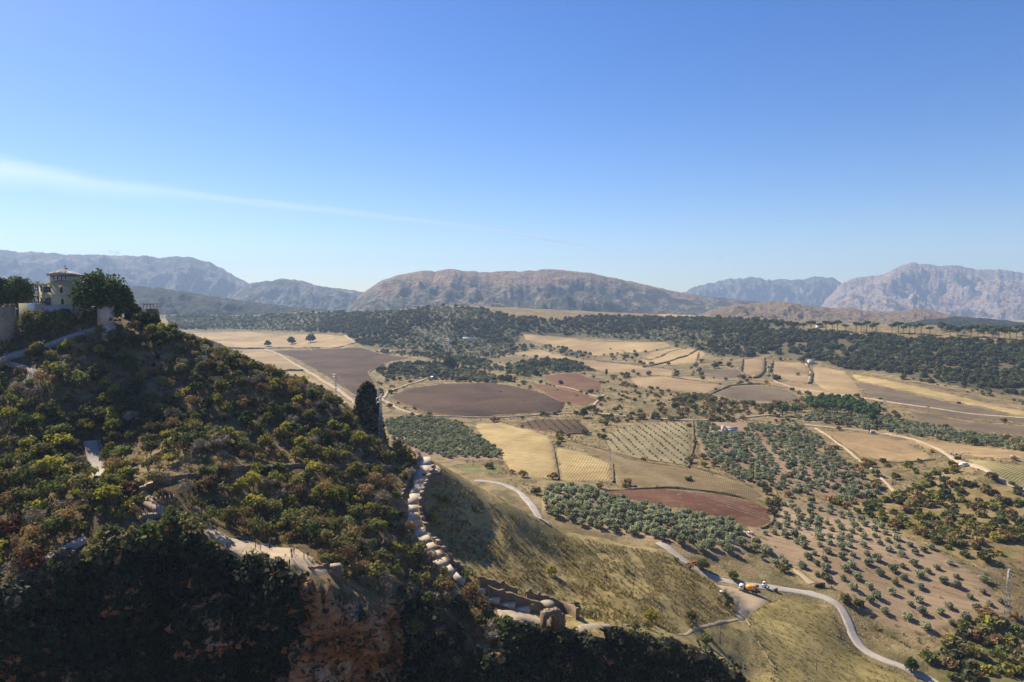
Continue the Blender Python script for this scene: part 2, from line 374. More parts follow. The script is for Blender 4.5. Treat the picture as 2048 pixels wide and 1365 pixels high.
# ------------------------------------------------------------------ mountains
def mat_mountain(name, rock, scrub, pale, sc, bias, fine=0.03, dots=1.0, zr=None):
    n = NT(name); p = n.pos()
    a = n.noise(p, sc, 6, 0.65, 0.5); b = n.noise(p, sc * 5, 6, 0.72, 0.3); c = n.voro(n.mapping(p, (1, 1, 1.6)), fine)
    if zr:
        sx = n.n.new('ShaderNodeSeparateXYZ'); n.l(p, sx.inputs[0]); a = n.math('ADD', a, n.math('MULTIPLY', n.math('SUBTRACT', zr[0], sx.outputs[2]), zr[1]))
    base = n.mix(n.ramp(a, [(bias - 0.07, 0.0), (bias + 0.07, 1.0)]), rock, scrub)
    base = n.mix(n.ramp(b, [(0.50, 0.0), (0.62, 0.85)]), base, pale)
    base = n.mix(n.ramp(n.noise(p, sc * 22, 5, 0.75), [(0.50 + 0.1 * (1 - dots), 0.0), (0.60 + 0.1 * (1 - dots), 0.7 * dots)]), base, tuple(x * 0.5 for x in scrub))
    base = n.mix(n.ramp(c, [(0.18 * dots, 0.8), (0.42 * dots, 0.0)]), base, tuple(x * 0.55 for x in scrub))
    n.color(base).bump(n.math('ADD', b, n.math('MULTIPLY', n.noise(p, sc * 14, 6, 0.7), 0.6)), 1.0, 60.0); return n.m
def mountain(name, sil, D, depth, mt, nx, seed, base_py=648, rough=1.0, back=0.35, crag=1.0):
    S = np.array(sil, float); px = np.linspace(S[0, 0], S[-1, 0], nx)
    py = np.interp(px, S[:, 0], S[:, 1]); ker = np.ones(5) / 5
    py = np.convolve(np.pad(py, 2, 'edge'), ker, 'valid')
    py = py + 1.7 * crag * fbm(px / 16, px * 0, seed, 5, 0.6) * np.clip((base_py - py) / 60, 0.1, 1)
    ni = 90; v = np.linspace(0, 1 + back, ni)
    Dv = D - depth * (1 - v)
    u, e = u_e(px, py); _, eb = u_e(CX, base_py)
    zr = HC + e * D; zb = HC + eb * (D - depth) - 25
    X = u[:, None] * Dv[None]; Y = np.broadcast_to(Dv[None], X.shape)
    vv = np.clip(v, 0, 1)
    prof = np.where(v <= 1, 0.25 * vv + 0.75 * vv ** 1.35, 1 - (v - 1) * 1.1)
    hgt = (zr - zb)[:, None]
    Z = zb + hgt * prof[None]
    w = np.minimum(np.clip(v * 6, 0, 1), np.clip((1 - v) * 5, 0.0, 1)) * (v < 1)
    L = depth * 0.32
    rn = ridged(X / L, Y / (L * 1.6), seed + 3, 7) - 0.9 + 0.5 * crag * (ridged(X / L * 5, Y / L * 4, seed + 5, 4) - 0.9)
    Z = Z + rough * w[None] * hgt * (0.20 * rn)
    idx = np.arange(nx * ni).reshape(nx, ni)
    F = np.stack([idx[:-1, :-1], idx[1:, :-1], idx[1:, 1:], idx[:-1, 1:]], -1).reshape(-1, 4)
    return tag(link(name, mesh_np(name, np.stack([X, Y, Z], -1), F, [mt], True)), kind='structure')
m_far = mat_mountain('mountain_blue', (0.26, 0.20, 0.15), (0.075, 0.08, 0.05), (0.38, 0.31, 0.25), 0.0016, 0.42)
m_mid = mat_mountain('mountain_scrub', (0.32, 0.205, 0.125), (0.055, 0.062, 0.032), (0.42, 0.31, 0.22), 0.0022, 0.53, 0.035, 0.8, (215.0, 0.0016))
m_grey = mat_mountain('mountain_limestone', (0.40, 0.285, 0.215), (0.19, 0.155, 0.11), (0.50, 0.42, 0.35), 0.0020, 0.58, 0.02)
m_foot = mat_mountain('foothill_dry', (0.36, 0.245, 0.14), (0.17, 0.14, 0.065), (0.42, 0.31, 0.19), 0.005, 0.62, 0.02, 0.35)
m_wood = mat_mountain('foothill_wood', (0.09, 0.09, 0.045), (0.035, 0.048, 0.024), (0.16, 0.14, 0.08), 0.006, 0.40, 0.05)
mountain('mountain', [(-420,520),(-200,492),(0,499),(40,505),(60,503),(100,506),(150,508),(200,511),(280,513),(330,515),(375,514),(400,520),(425,527),(440,535),(470,553),(500,568),(560,590),(620,610),(720,648)], 8200, 2600, m_far, 420, 101)
mountain('mountain', [(430,648),(470,585),(500,568),(530,563),(575,556),(600,563),(640,573),(690,580),(730,584),(770,600),(830,648)], 6600, 1600, m_far, 220, 111)
mountain('mountain', [(680,640),(712,596),(735,580),(760,562),(790,552),(835,543),(848,540),(870,544),(895,538),(940,543),(985,545),(1010,542),(1050,543),(1095,539),(1130,541),(1170,545),(1210,552),(1260,563),(1300,572),(1320,576),(1360,585),(1400,592),(1450,597),(1500,602),(1560,609),(1640,617),(1760,648)], 4900, 1700, m_mid, 620, 121, crag=0.55)
mountain('mountain', [(1320,620),(1345,596),(1370,583),(1400,567),(1425,566),(1455,557),(1500,556),(1540,560),(1575,558),(1600,559),(1640,553),(1665,557),(1685,566),(1720,580),(1800,648)], 10500, 2600, m_far, 280, 131, crag=1.5)
mountain('mountain', [(1610,648),(1650,600),(1685,567),(1710,554),(1745,552),(1770,549),(1800,532),(1825,526),(1860,528),(1880,532),(1910,531),(1940,536),(1970,541),(1995,537),(2020,543),(2048,546),(2150,550),(2300,560),(2500,600)], 8800, 2900, m_grey, 460, 141, crag=0.9)
mountain('foothill', [(1360,648),(1420,620),(1480,608),(1540,604),(1580,606),(1620,612),(1660,616),(1700,616),(1740,623),(1800,622),(1830,617),(1870,622),(1910,632),(1980,648)], 3300, 700, m_foot, 300, 151, 652)
mountain('foothill', [(1780,650),(1850,640),(1920,633),(2000,640),(2048,645),(2200,648),(2400,650)], 2500, 500, m_wood, 200, 161, 662)
mountain('foothill', [(-300,600),(100,586),(200,578),(270,574),(330,577),(380,586),(420,594),(500,604),(600,614),(700,624),(760,640)], 3600, 800, m_wood, 300, 171, 650)

# ------------------------------------------------------------------ the near wall of the gorge, under the viewer: unseen, added to keep sky light off the cliff opposite
def near_wall():
    xs = np.linspace(-420, 420, 120); zs = np.concatenate([np.linspace(-24, HC - 1.7, 40), np.full(8, HC - 1.7)])
    back = np.concatenate([np.zeros(40), np.linspace(4, 420, 8)])
    X, K = np.meshgrid(xs, np.arange(48), indexing='ij'); Z = zs[K] + (K >= 40) * 0.6 * fbm(X / 30, K / 2.0, 201, 3)
    edge = -1.2 - 18 * np.abs(X / 300) ** 1.6 - 3.0 * (fbm(X / 25, X * 0, 202, 3) + 1.6) * np.clip(np.abs(X) / 12, 0, 1)
    Y = edge - back[K] - np.where(K < 39, 2.5 * (ridged(X / 14, Z / 16, 203, 4) + 1.5), 0) * np.clip((40 - K) / 6, 0, 1)
    idx = np.arange(X.size).reshape(X.shape); F = np.stack([idx[:-1, :-1], idx[1:, :-1], idx[1:, 1:], idx[:-1, 1:]], -1).reshape(-1, 4)
    tag(link('unseen_gorge_wall', mesh_np('unseen_gorge_wall', np.stack([X, Y, Z], -1), F, [M['valley']])), kind='structure')
near_wall()
# ------------------------------------------------------------------ haze: the air of the valley, one closed box round the whole scene
def haze_box():
    x0, x1, y0, y1, z0, z1 = -11000, 11000, -600, 12200, -190, 800
    v = [(x, y, z) for x in (x0, x1) for y in (y0, y1) for z in (z0, z1)]
    f = [(0, 1, 3, 2), (4, 6, 7, 5), (0, 4, 5, 1), (2, 3, 7, 6), (0, 2, 6, 4), (1, 5, 7, 3)]
    m = bpy.data.materials.new('haze_air'); m.use_nodes = True; n = m.node_tree.nodes; n.clear()
    o = n.new('ShaderNodeOutputMaterial'); pv = n.new('ShaderNodeVolumePrincipled')
    pv.inputs['Color'].default_value = (0.52, 0.70, 1.0, 1); pv.inputs['Density'].default_value = 8.5e-5; pv.inputs['Anisotropy'].default_value = 0.1
    m.node_tree.links.new(pv.outputs[0], o.inputs['Volume'])
    tag(link('haze', mesh_np('haze', v, f, [m])), kind='stuff')
haze_box()

# ------------------------------------------------------------------ fields, tracks and roads draped on the ground
from mathutils.geometry import delaunay_2d_cdt
def inside(poly, x, y):
    p = np.asarray(poly, float); x, y = np.asarray(x), np.asarray(y); r = np.zeros(x.shape, bool); j = len(p) - 1
    for i in range(len(p)):
        c = ((p[i, 1] > y) != (p[j, 1] > y)) & (x < (p[j, 0] - p[i, 0]) * (y - p[i, 1]) / (p[j, 1] - p[i, 1] + 1e-12) + p[i, 0]); r ^= c; j = i
    return r
def sheet(name, poly, mat, lift=0.25, sx=9.0, sy=3.6, jit=1.0, dmin=0.0, kind='structure'):
    P = np.array(poly, float); B = []
    for a, b in zip(P, np.roll(P, -1, 0)):
        L = math.hypot((b[0] - a[0]) / 1.0, (b[1] - a[1]) * 2); k = max(1, int(L / 9))
        for t in range(k): B.append(a + (b - a) * t / k)
    B = np.array(B); q = np.arange(len(B))
    sc = np.clip((B[:, 1] - 600) / 250, 0.25, 1.2) * jit
    B[:, 0] += 3.0 * sc * vnoise(B[:, 0] / 16, B[:, 1] / 9, 61); B[:, 1] += 1.5 * sc * vnoise(B[:, 0] / 16, B[:, 1] / 9, 62)
    x0, y0 = B.min(0); x1, y1 = B.max(0); sy = min(sy, max(1.2, (y1 - y0) / 8))
    X, Y = np.meshgrid(np.arange(x0, x1, sx), np.arange(y0, y1, sy), indexing='ij')
    X = X + RNG.uniform(-1, 1, X.shape) * sx * 0.2; Y = Y + RNG.uniform(-1, 1, X.shape) * sy * 0.2
    ok = inside(B, X, Y); I = np.stack([X[ok], Y[ok]], 1)
    pts = [Vector((float(a), float(b) * 3)) for a, b in np.concatenate([B, I])]
    vs, _, fs, *_r = delaunay_2d_cdt(pts, [], [list(range(len(B)))], 1, 1e-4)
    V = np.array([(v[0], v[1] / 3) for v in vs]); x, y, z = hit(V[:, 0], V[:, 1], dmin)
    z = ground(x, y)
    me = mesh_np(name, np.stack([x, y, z], 1), [tuple(f) for f in fs], [mat], True)
    bx, by, _z = hit(B[:, 0], B[:, 1], dmin)                       # metres to the field's edge, for the ragged margin
    ed = np.full(len(x), 1e9)
    for a in range(len(bx)):
        b = (a + 1) % len(bx); ax, ay, ex, ey = bx[a], by[a], bx[b] - bx[a], by[b] - by[a]
        tt = np.clip(((x - ax) * ex + (y - ay) * ey) / (ex * ex + ey * ey + 1e-9), 0, 1); ed = np.minimum(ed, np.hypot(x - ax - tt * ex, y - ay - tt * ey))
    zz = z + np.minimum(lift + y * 0.0004, -0.25 + ed * (0.35 if lift < 0.5 else 1.0)); me.vertices.foreach_set('co', np.stack([x, y, zz], 1).astype(np.float32).ravel()); me.update()
    at_ = me.attributes.new('edge', 'FLOAT', 'POINT'); at_.data.foreach_set('value', ed.astype(np.float32))
    return tag(link(name, me), kind=kind)
def resample(pts, step):
    P = np.array([tuple(p) for p in pts], float); d = np.concatenate([[0], np.cumsum(np.linalg.norm(np.diff(P, axis=0), axis=1))])
    n = max(2, int(d[-1] / step)); t = np.linspace(0, d[-1], n)
    return np.stack([np.interp(t, d, P[:, k]) for k in range(P.shape[1])], 1)
def smooth(P, it=3):
    P = P.copy()
    for _ in range(it): P[1:-1] = P[1:-1] * 0.5 + (P[:-2] + P[2:]) * 0.25
    return P
def ribbon(name, px, width, mat, lift=0.18, step=2.5, w2=None, wob=0.12, cross=4, level=0.0, dmin=0.0):
    a = np.array(px, float); x, y, z = hit(a[:, 0], a[:, 1], dmin)
    P = smooth(resample(np.stack([x, y], 1), step), 6)
    T = np.gradient(P, axis=0); T /= np.linalg.norm(T, axis=1, keepdims=True) + 1e-9; Nn = np.stack([-T[:, 1], T[:, 0]], 1)
    W = np.linspace(width, w2 or width, len(P)) * (1 + wob * fbm(np.arange(len(P)) * step / 9, np.zeros(len(P)), 71, 2))
    rows = []
    zc = ground(P[:, 0], P[:, 1])
    ss = [-0.5] + [k / cross - 0.5 for k in range(cross + 1)] + [0.5]
    for k, s in enumerate(ss):
        end = k in (0, len(ss) - 1); edge = 0.12 * vnoise(np.arange(len(P)) * 0.9, np.full(len(P), (k > 3) * 7.7), 73) * (abs(s) == 0.5) + (0.06 * np.sign(s) if end else 0)
        q = P + Nn * (W * (s + edge))[:, None]; zz = ground(q[:, 0], q[:, 1])
        zz = zz * (1 - level) + zc * level
        rows.append(np.stack([q[:, 0], q[:, 1], zz + (-0.25 if end else lift * (0.75 if abs(s) == 0.5 else 1.0) + q[:, 1] * (0.0006 if q[:, 1].mean() > 420 else 0.00025))], 1))
    V = np.stack(rows, 1); n = len(P); idx = np.arange(n * len(ss)).reshape(n, len(ss))
    F = np.stack([idx[:-1, :-1], idx[:-1, 1:], idx[1:, 1:], idx[1:, :-1]], -1).reshape(-1, 4)
    o = tag(link(name, mesh_np(name, V, F, [mat], True)), kind='structure'); o['axis'] = 0
    del o['axis']
    return o, np.concatenate([P, zc[:, None]], 1)

def mat_field(name, c1, c2, ang, furrow=2.2, fstr=0.35, c3=None, sc=0.02, c3pos=0.62):
    n = NT(name); p = n.pos(); q = n.mapping(p, (1, 1, 0), (0, 0, ang))
    w = n.wave(q, 1.0 / furrow * 0.5, 3.0, 2.0, 0.25); a = n.noise(p, sc, 5, 0.62, 0.6); c = n.noise(n.mapping(q, (0.25, 1.2, 1)), 0.5, 5, 0.7); d = n.noise(p, 0.18, 5, 0.7)
    base = n.ramp(a, [(0.32, tuple(x * 0.82 for x in c1)), (0.66, tuple(x * 1.1 for x in c2))])
    st = n.noise(n.mapping(q, (0.02, 0.35, 1)), 1.0, 4, 0.7); base = n.mix(0.45, base, n.ramp(st, [(0.3, 0.25), (0.7, 0.75)]), 'OVERLAY')
    if c3: base = n.mix(n.ramp(d, [(c3pos - 0.05, 0.0), (c3pos + 0.08, 0.85)]), base, c3)
    base = n.mix(fstr, base, n.ramp(w, [(0.1, 0.22), (0.9, 0.72)]), 'OVERLAY')
    base = n.mix(0.5, base, n.ramp(c, [(0.25, 0.25), (0.75, 0.8)]), 'OVERLAY')
    e = n.n.new('ShaderNodeAttribute'); e.attribute_name = 'edge'
    k = n.math('SUBTRACT', n.math('MULTIPLY', e.outputs['Fac'], 0.14), n.math('MULTIPLY', n.noise(p, 0.085, 5, 0.75, 0.5), 2.0))
    vcol, _h = valley_color(n, p)
    base = n.mix(n.ramp(n.math('ADD', k, 1.05), [(0.0, 0.0), (0.35, 1.0)]), vcol, base)
    n.color(base).bump(n.math('ADD', n.math('MULTIPLY', w, min(0.4, fstr)), c), 0.6, 0.5); return n.m
def mat_track(name, c, c2):
    n = NT(name); p = n.pos(); a = n.noise(p, 0.12, 5, 0.7, 0.3); b = n.noise(p, 1.3, 4, 0.7)
    n.color(n.mix(0.45, n.ramp(a, [(0.3, c2), (0.62, c)]), n.ramp(b, [(0.2, 0.3), (0.8, 0.8)]), 'OVERLAY')).bump(b, 0.4, 0.1); return n.m
MF = {
 'plough_dark': mat_field('ploughed_dark', (0.047, 0.025, 0.012), (0.090, 0.051, 0.027), 0.5, 3.0, 0.3, (0.24, 0.17, 0.10), 0.012, 0.66),
 'plough_grey': mat_field('ploughed_grey', (0.115, 0.081, 0.051), (0.157, 0.115, 0.072), 1.2, 5.0, 0.55, (0.24, 0.18, 0.12), 0.012, 0.68),
 'plough_red': mat_field('ploughed_red', (0.137, 0.061, 0.030), (0.158, 0.086, 0.043), 0.7, 3.0, 0.25, (0.26, 0.17, 0.09), 0.015),
 'red': mat_field('red_earth', (0.105, 0.035, 0.022), (0.156, 0.082, 0.043), 0.2, 1.2, 0.35, (0.22, 0.135, 0.07), 0.022, 0.60),
 'olive_brown': mat_field('fallow_brown', (0.145, 0.10, 0.048), (0.215, 0.155, 0.075), 0.35, 2.0, 0.35, (0.27, 0.20, 0.10), 0.02, 0.62),
 'tan': mat_field('stubble_tan', (0.29, 0.20, 0.098), (0.37, 0.26, 0.13), 0.9, 4.0, 0.18, (0.30, 0.20, 0.115), 0.01, 0.68),
 'tan2': mat_field('stubble_rose', (0.26, 0.175, 0.09), (0.33, 0.23, 0.12), 0.1, 5.0, 0.4, (0.27, 0.185, 0.11), 0.012, 0.66),
 'gold': mat_field('stubble_gold', (0.32, 0.225, 0.09), (0.40, 0.295, 0.135), 0.25, 3.2, 0.35, (0.26, 0.19, 0.09), 0.02, 0.62),
 'soil': mat_field('grove_soil', (0.22, 0.15, 0.088), (0.29, 0.205, 0.125), 0.6, 4.0, 0.02, (0.20, 0.135, 0.08), 0.02, 0.62),
 'soil_red': mat_field('grove_soil_red', (0.20, 0.115, 0.07), (0.27, 0.19, 0.12), 0.6, 4.0, 0.02, (0.16, 0.12, 0.06), 0.02, 0.60),
 'young': mat_field('young_grove_soil', (0.20, 0.165, 0.085), (0.25, 0.20, 0.11), 1.5, 6.0, 0.2, (0.15, 0.095, 0.06), 0.02, 0.60),
 'vine': mat_field('vineyard_soil', (0.27, 0.175, 0.085), (0.32, 0.22, 0.11), 1.15, 2.6, 0.6, (0.17, 0.155, 0.055), 0.025, 0.62),
 'vine2': mat_field('vineyard_green', (0.24, 0.205, 0.08), (0.31, 0.25, 0.115), 1.0, 2.6, 0.5, (0.14, 0.15, 0.045), 0.025, 0.60),
 'meadow': mat_field('meadow_grass', (0.215, 0.165, 0.06), (0.265, 0.205, 0.085), 0.6, 1.5, 0.0, (0.145, 0.13, 0.04), 0.03, 0.55),
 'wood': mat_field('woodland_floor', (0.075, 0.066, 0.033), (0.125, 0.10, 0.055), 0.6, 5, 0.0, (0.17, 0.13, 0.075), 0.012, 0.60),
 'bank': mat_field('eroded_bank', (0.20, 0.125, 0.06), (0.26, 0.175, 0.085), 0.6, 2, 0.0, (0.13, 0.125, 0.035), 0.03, 0.50),
 'bank2': mat_field('thicket_floor', (0.13, 0.105, 0.04), (0.20, 0.15, 0.065), 0.6, 2, 0.0, (0.08, 0.09, 0.025), 0.03, 0.50),
 'green': mat_field('green_grass', (0.10, 0.13, 0.04), (0.16, 0.17, 0.06), 0.6, 1.5, 0.12, (0.24, 0.18, 0.08), 0.03, 0.55),
}
M['track'] = mat_track('pale_track', (0.42, 0.33, 0.225), (0.29, 0.215, 0.135))
M['road'] = mat_track('worn_lane', (0.38, 0.34, 0.295), (0.28, 0.245, 0.205))
M['lot'] = mat_track('gravel_lot', (0.37, 0.285, 0.19), (0.27, 0.20, 0.125))
FIELDS = [
 ('stubble_field','tan',[(362,668),(420,666),(500,664),(560,671),(640,668),(690,672),(712,684),(695,694),(640,696),(560,699),(520,696),(430,694),(380,688)]),
 ('stubble_field','tan2',[(432,699),(528,698),(575,719),(606,741),(560,741),(480,722),(440,710)]),
 ('stubble_field','tan2',[(560,745),(606,744),(660,775),(715,812),(690,812),(640,775)]),
 ('ploughed_field','plough_dark',[(545,702),(600,700),(640,698),(720,695),(770,709),(822,716),(770,727),(737,744),(752,770),(764,790),(742,806),(700,785),(650,752),(600,722)]),
 ('ploughed_field','plough_dark',[(775,795),(815,777),(880,768),(960,766),(1020,770),(1080,785),(1132,806),(1125,825),(1000,831),(900,832),(845,823),(800,810)]),
 ('ploughed_field','plough_red',[(1085,752),(1150,745),(1205,765),(1202,784),(1155,786),(1105,772)]),
 ('stubble_field','plough_red',[(1050,764),(1100,772),(1180,792),(1195,801),(1165,816),(1115,802)]),
 ('stubble_field','tan',[(1045,668),(1130,675),(1185,684),(1340,684),(1340,693),(1300,703),(1190,712),(1100,692),(1050,680)]),
 ('stubble_field','tan',[(1300,706),(1345,696),(1400,697),(1412,706),(1402,725),(1330,731),(1270,727)]),
 ('stubble_field','tan2',[(1130,716),(1260,729),(1350,741),(1345,752),(1250,750),(1180,738)]),
 ('stubble_field','tan',[(1020,706),(1080,700),(1160,719),(1175,733),(1110,716),(1050,712)]),
 ('stubble_field','tan2',[(1260,756),(1345,753),(1450,760),(1440,772),(1410,790),(1330,780),(1270,772)]),
 ('ploughed_field','plough_grey',[(1425,788),(1460,773),(1520,771),(1575,780),(1600,795),(1560,803),(1490,804)]),
 ('ploughed_field','plough_grey',[(1400,738),(1480,740),(1500,755),(1455,757),(1405,752)]),
 ('stubble_field','tan2',[(1487,720),(1525,717),(1528,744),(1508,756),(1482,742)]),
 ('stubble_field','tan2',[(1546,723),(1612,727),(1622,765),(1580,762),(1544,752)]),
 ('stubble_field','tan',[(1624,732),(1690,742),(1716,770),(1730,798),(1660,788),(1628,766)]),
 ('stubble_field','tan2',[(1505,758),(1625,770),(1720,802),(1640,796),(1560,775)]),
 ('ploughed_field','plough_grey',[(1712,762),(1800,782),(1900,806),(2060,838),(2060,848),(1930,838),(1800,812),(1738,790)]),
 ('stubble_field','gold',[(1700,747),(1790,764),(1900,788),(2060,825),(2060,835),(1900,802),(1790,778),(1708,760)]),
 ('ploughed_field','plough_grey',[(1770,760),(1840,765),(1920,782),(1900,785),(1800,765)]),
 ('ploughed_field','plough_grey',[(1800,818),(1930,842),(2060,853),(2060,872),(1930,862),(1840,840)]),
 ('stubble_field','gold',[(948,850),(1000,845),(1060,860),(1100,874),(1108,900),(1117,960),(1060,952),(1018,940),(1002,910),(965,880)]),
 ('stubble_field','gold',[(1110,893),(1175,906),(1222,930),(1224,964),(1122,962)]),
 ('fallow_field','olive_brown',[(1103,876),(1180,895),(1270,920),(1380,935),(1480,965),(1530,990),(1520,1000),(1440,985),(1330,974),(1230,968),(1226,930),(1178,905)]),
 ('ploughed_field','red',[(1205,985),(1250,976),(1330,978),(1430,988),(1500,1002),(1540,1020),(1546,1044),(1522,1058),(1480,1050),(1440,1037),(1380,1022),(1300,1007),(1230,997)]),
 ('ploughed_field','plough_dark',[(1032,846),(1080,838),(1160,838),(1182,866),(1130,868),(1060,858)]),
 ('young_grove_soil','young',[(1205,872),(1280,845),(1375,842),(1386,890),(1376,936),(1300,925),(1220,907)]),
 ('grove_soil','soil',[(1080,985),(1110,975),(1200,985),(1250,1003),(1330,1018),(1400,1032),(1470,1048),(1500,1075),(1495,1110),(1430,1120),(1370,1100),(1310,1085),(1200,1068),(1140,1045),(1082,1033)]),
 ('grove_soil','soil_red',[(1390,843),(1500,846),(1600,850),(1650,880),(1700,930),(1765,985),(1700,1015),(1640,990),(1560,985),(1480,960),(1400,905)]),
 ('grove_soil','soil',[(1490,1050),(1550,1060),(1560,1000),(1650,1005),(1760,1050),(1850,1090),(1960,1150),(2030,1230),(1960,1240),(1850,1275),(1780,1270),(1700,1195),(1640,1165),(1560,1130),(1500,1085)]),
 ('vineyard_soil','vine',[(1640,862),(1730,866),(1800,881),(1850,905),(1868,918),(1800,925),(1720,915),(1680,890)]),
 ('vineyard_soil','vine',[(1800,876),(1900,886),(2060,906),(2060,922),(1930,912),(1860,900)]),
 ('vineyard_soil','vine2',[(1925,916),(2060,932),(2060,980),(1990,955),(1945,932)]),
 ('meadow','meadow',[(1500,1225),(1560,1195),(1660,1212),(1682,1245),(1692,1290),(1740,1325),(1850,1368),(1850,1400),(1540,1400),(1545,1330),(1500,1265)]),
 ('scrub_bank','bank',[(1700,1012),(1800,985),(1900,955),(2060,978),(2060,1125),(1960,1138),(1850,1088),(1770,1048)]),
 ('scrub_bank','bank2',[(1860,1300),(1920,1252),(2060,1250),(2060,1420),(1900,1400),(1850,1345)]),
 ('green_strip','green',[(905,930),(960,932),(1020,940),(1010,948),(940,945)]),
 ('grove_soil','soil_red',[(765,840),(840,832),(925,845),(955,872),(1008,905),(1005,922),(900,922),(830,908),(780,878)]),
 ('stubble_field','tan',[(1310,628),(1400,627),(1440,632),(1380,635),(1325,633)]),
]
W_RIGHT = [(1500,668),(1560,662),(1640,668),(1720,672),(1850,679),(2060,690),(2060,795),(1960,778),(1900,768),(1840,758),(1760,744),(1690,740),(1640,722),(1560,712),(1500,700)]
W_MID = [(330,622),(420,622),(520,624),(640,625),(760,622),(830,618),(900,612),(960,618),(1020,634),(1100,640),(1200,634),(1320,636),(1440,640),(1520,652),(1560,668),(1560,700),(1500,716),(1430,712),(1380,694),(1345,686),(1240,678),(1130,672),(1040,664),(1030,690),(1000,702),(880,706),(800,700),(720,690),(690,668),(600,664),(480,660),(340,660)]
W_FAR = [(1430,636),(1520,641),(1580,648),(1600,656),(1560,656),(1480,650)]
W_LEFT = [(150,634),(300,627),(420,623),(560,623),(700,621),(760,619),(760,625),(560,628),(340,634),(200,645)]
for pl in (W_RIGHT, W_MID, W_FAR, W_LEFT): sheet('woodland_floor', [(a, b + 3) for a, b in pl], MF['wood'], 0.35, 9, 3, dmin=700)
for nm, mt, poly in FIELDS: sheet(nm, poly, MF[mt])
sheet('gravel_lot', [(1425,1165),(1480,1176),(1535,1192),(1540,1205),(1505,1228),(1492,1245),(1468,1238),(1462,1200)], M['lot'], 0.32)
# lanes and tracks
ribbon('lane', [(950,962),(985,965),(1015,972),(1040,985),(1060,1008),(1078,1032),(1090,1046)], 3.8, M['road'], 0.35)
LANE, LANE_P = ribbon('lane', [(1318,1085),(1340,1100),(1375,1130),(1420,1155),(1480,1170),(1560,1178),(1620,1186),(1665,1200),(1690,1222),(1700,1255),(1715,1292),(1755,1318),(1800,1333),(1850,1352),(1910,1385)], 4.0, M['road'], 0.2)
ribbon('track', [(1492,1064),(1510,1078),(1545,1094),(1572,1118),(1592,1142),(1625,1168)], 3.0, M['track'], 0.14)
ribbon('track', [(790,812),(765,800),(775,785),(815,770),(870,752),(915,757)], 3.4, M['track'], 0.4)
ribbon('track', [(765,800),(800,820),(850,834),(960,836),(1080,830),(1180,826),(1240,832),(1310,838),(1385,842)], 3.6, M['track'], 0.5)
ribbon('track', [(530,699),(570,717),(614,743),(660,770),(720,812)], 5.0, M['track'], 0.7)
ribbon('track', [(1070,765),(1130,775),(1200,795),(1210,790),(1190,808),(1188,822)], 2.4, M['track'], 0.5)
ribbon('track', [(1385,842),(1460,840),(1530,832),(1570,828)], 3.0, M['track'], 0.5)
ribbon('track', [(1610,851),(1680,858),(1760,866),(1830,880),(1880,900),(1920,925),(1990,955),(2060,985)], 3.4, M['track'], 0.5)
ribbon('track', [(1632,858),(1660,875),(1700,905),(1745,940),(1790,985)], 2.2, M['track'], 0.45)
ribbon('track', [(1545,725),(1536,740),(1552,765),(1640,785),(1760,802),(1880,820),(2060,838)], 3.6, M['track'], 0.7)
ribbon('track', [(1612,727),(1622,745),(1618,765)], 3.0, M['track'], 0.8)
ribbon('footpath', [(1228,1248),(1270,1252),(1300,1247),(1330,1262),(1362,1270),(1392,1256),(1420,1250),(1462,1243),(1490,1235),(1500,1250),(1520,1290),(1545,1330),(1580,1375)], 0.9, M['lot'], 0.06, 1.2)
ribbon('footpath', [(690,672),(712,686),(668,697)], 5.0, M['track'], 1.0)

# raised field banks with rough scrubby tops
M['bank'] = mat_field('field_bank', (0.10, 0.072, 0.036), (0.16, 0.115, 0.058), 0.3, 2.0, 0.0, (0.26, 0.19, 0.095), 0.05, 0.58)
def bank(px, w, h, dmin=300):
    a = np.array(px, float); x, y, z = hit(a[:, 0], a[:, 1], dmin); P = smooth(resample(np.stack([x, y], 1), 3.0), 4)
    T = np.gradient(P, axis=0); T /= np.linalg.norm(T, axis=1, keepdims=True) + 1e-9; Nn = np.stack([-T[:, 1], T[:, 0]], 1); n = len(P); rows = []
    k = 1 + 0.5 * fbm(np.arange(n) / 4.0, np.zeros(n), 171, 2)
    for s, hh in ((-.5, -.5), (-.28, .75), (-.05, 1.0), (.25, .6), (.5, -.5)):
        q = P + Nn * (w * s * k)[:, None]; rows.append(np.stack([q[:, 0], q[:, 1], ground(q[:, 0], q[:, 1]) + h * hh * (k if hh > 0 else 1) + (0.25 if hh > 0 else 0)], 1))
    V = np.stack(rows, 1); idx = np.arange(n * 5).reshape(n, 5); F = np.stack([idx[:-1, :-1], idx[:-1, 1:], idx[1:, 1:], idx[1:, :-1]], -1).reshape(-1, 4)
    me = mesh_np('field_bank', V, F, [M['bank']], True); at_ = me.attributes.new('edge', 'FLOAT', 'POINT'); at_.data.foreach_set('value', np.full(n * 5, 30.0, np.float32)); tag(link('field_bank', me), kind='structure')
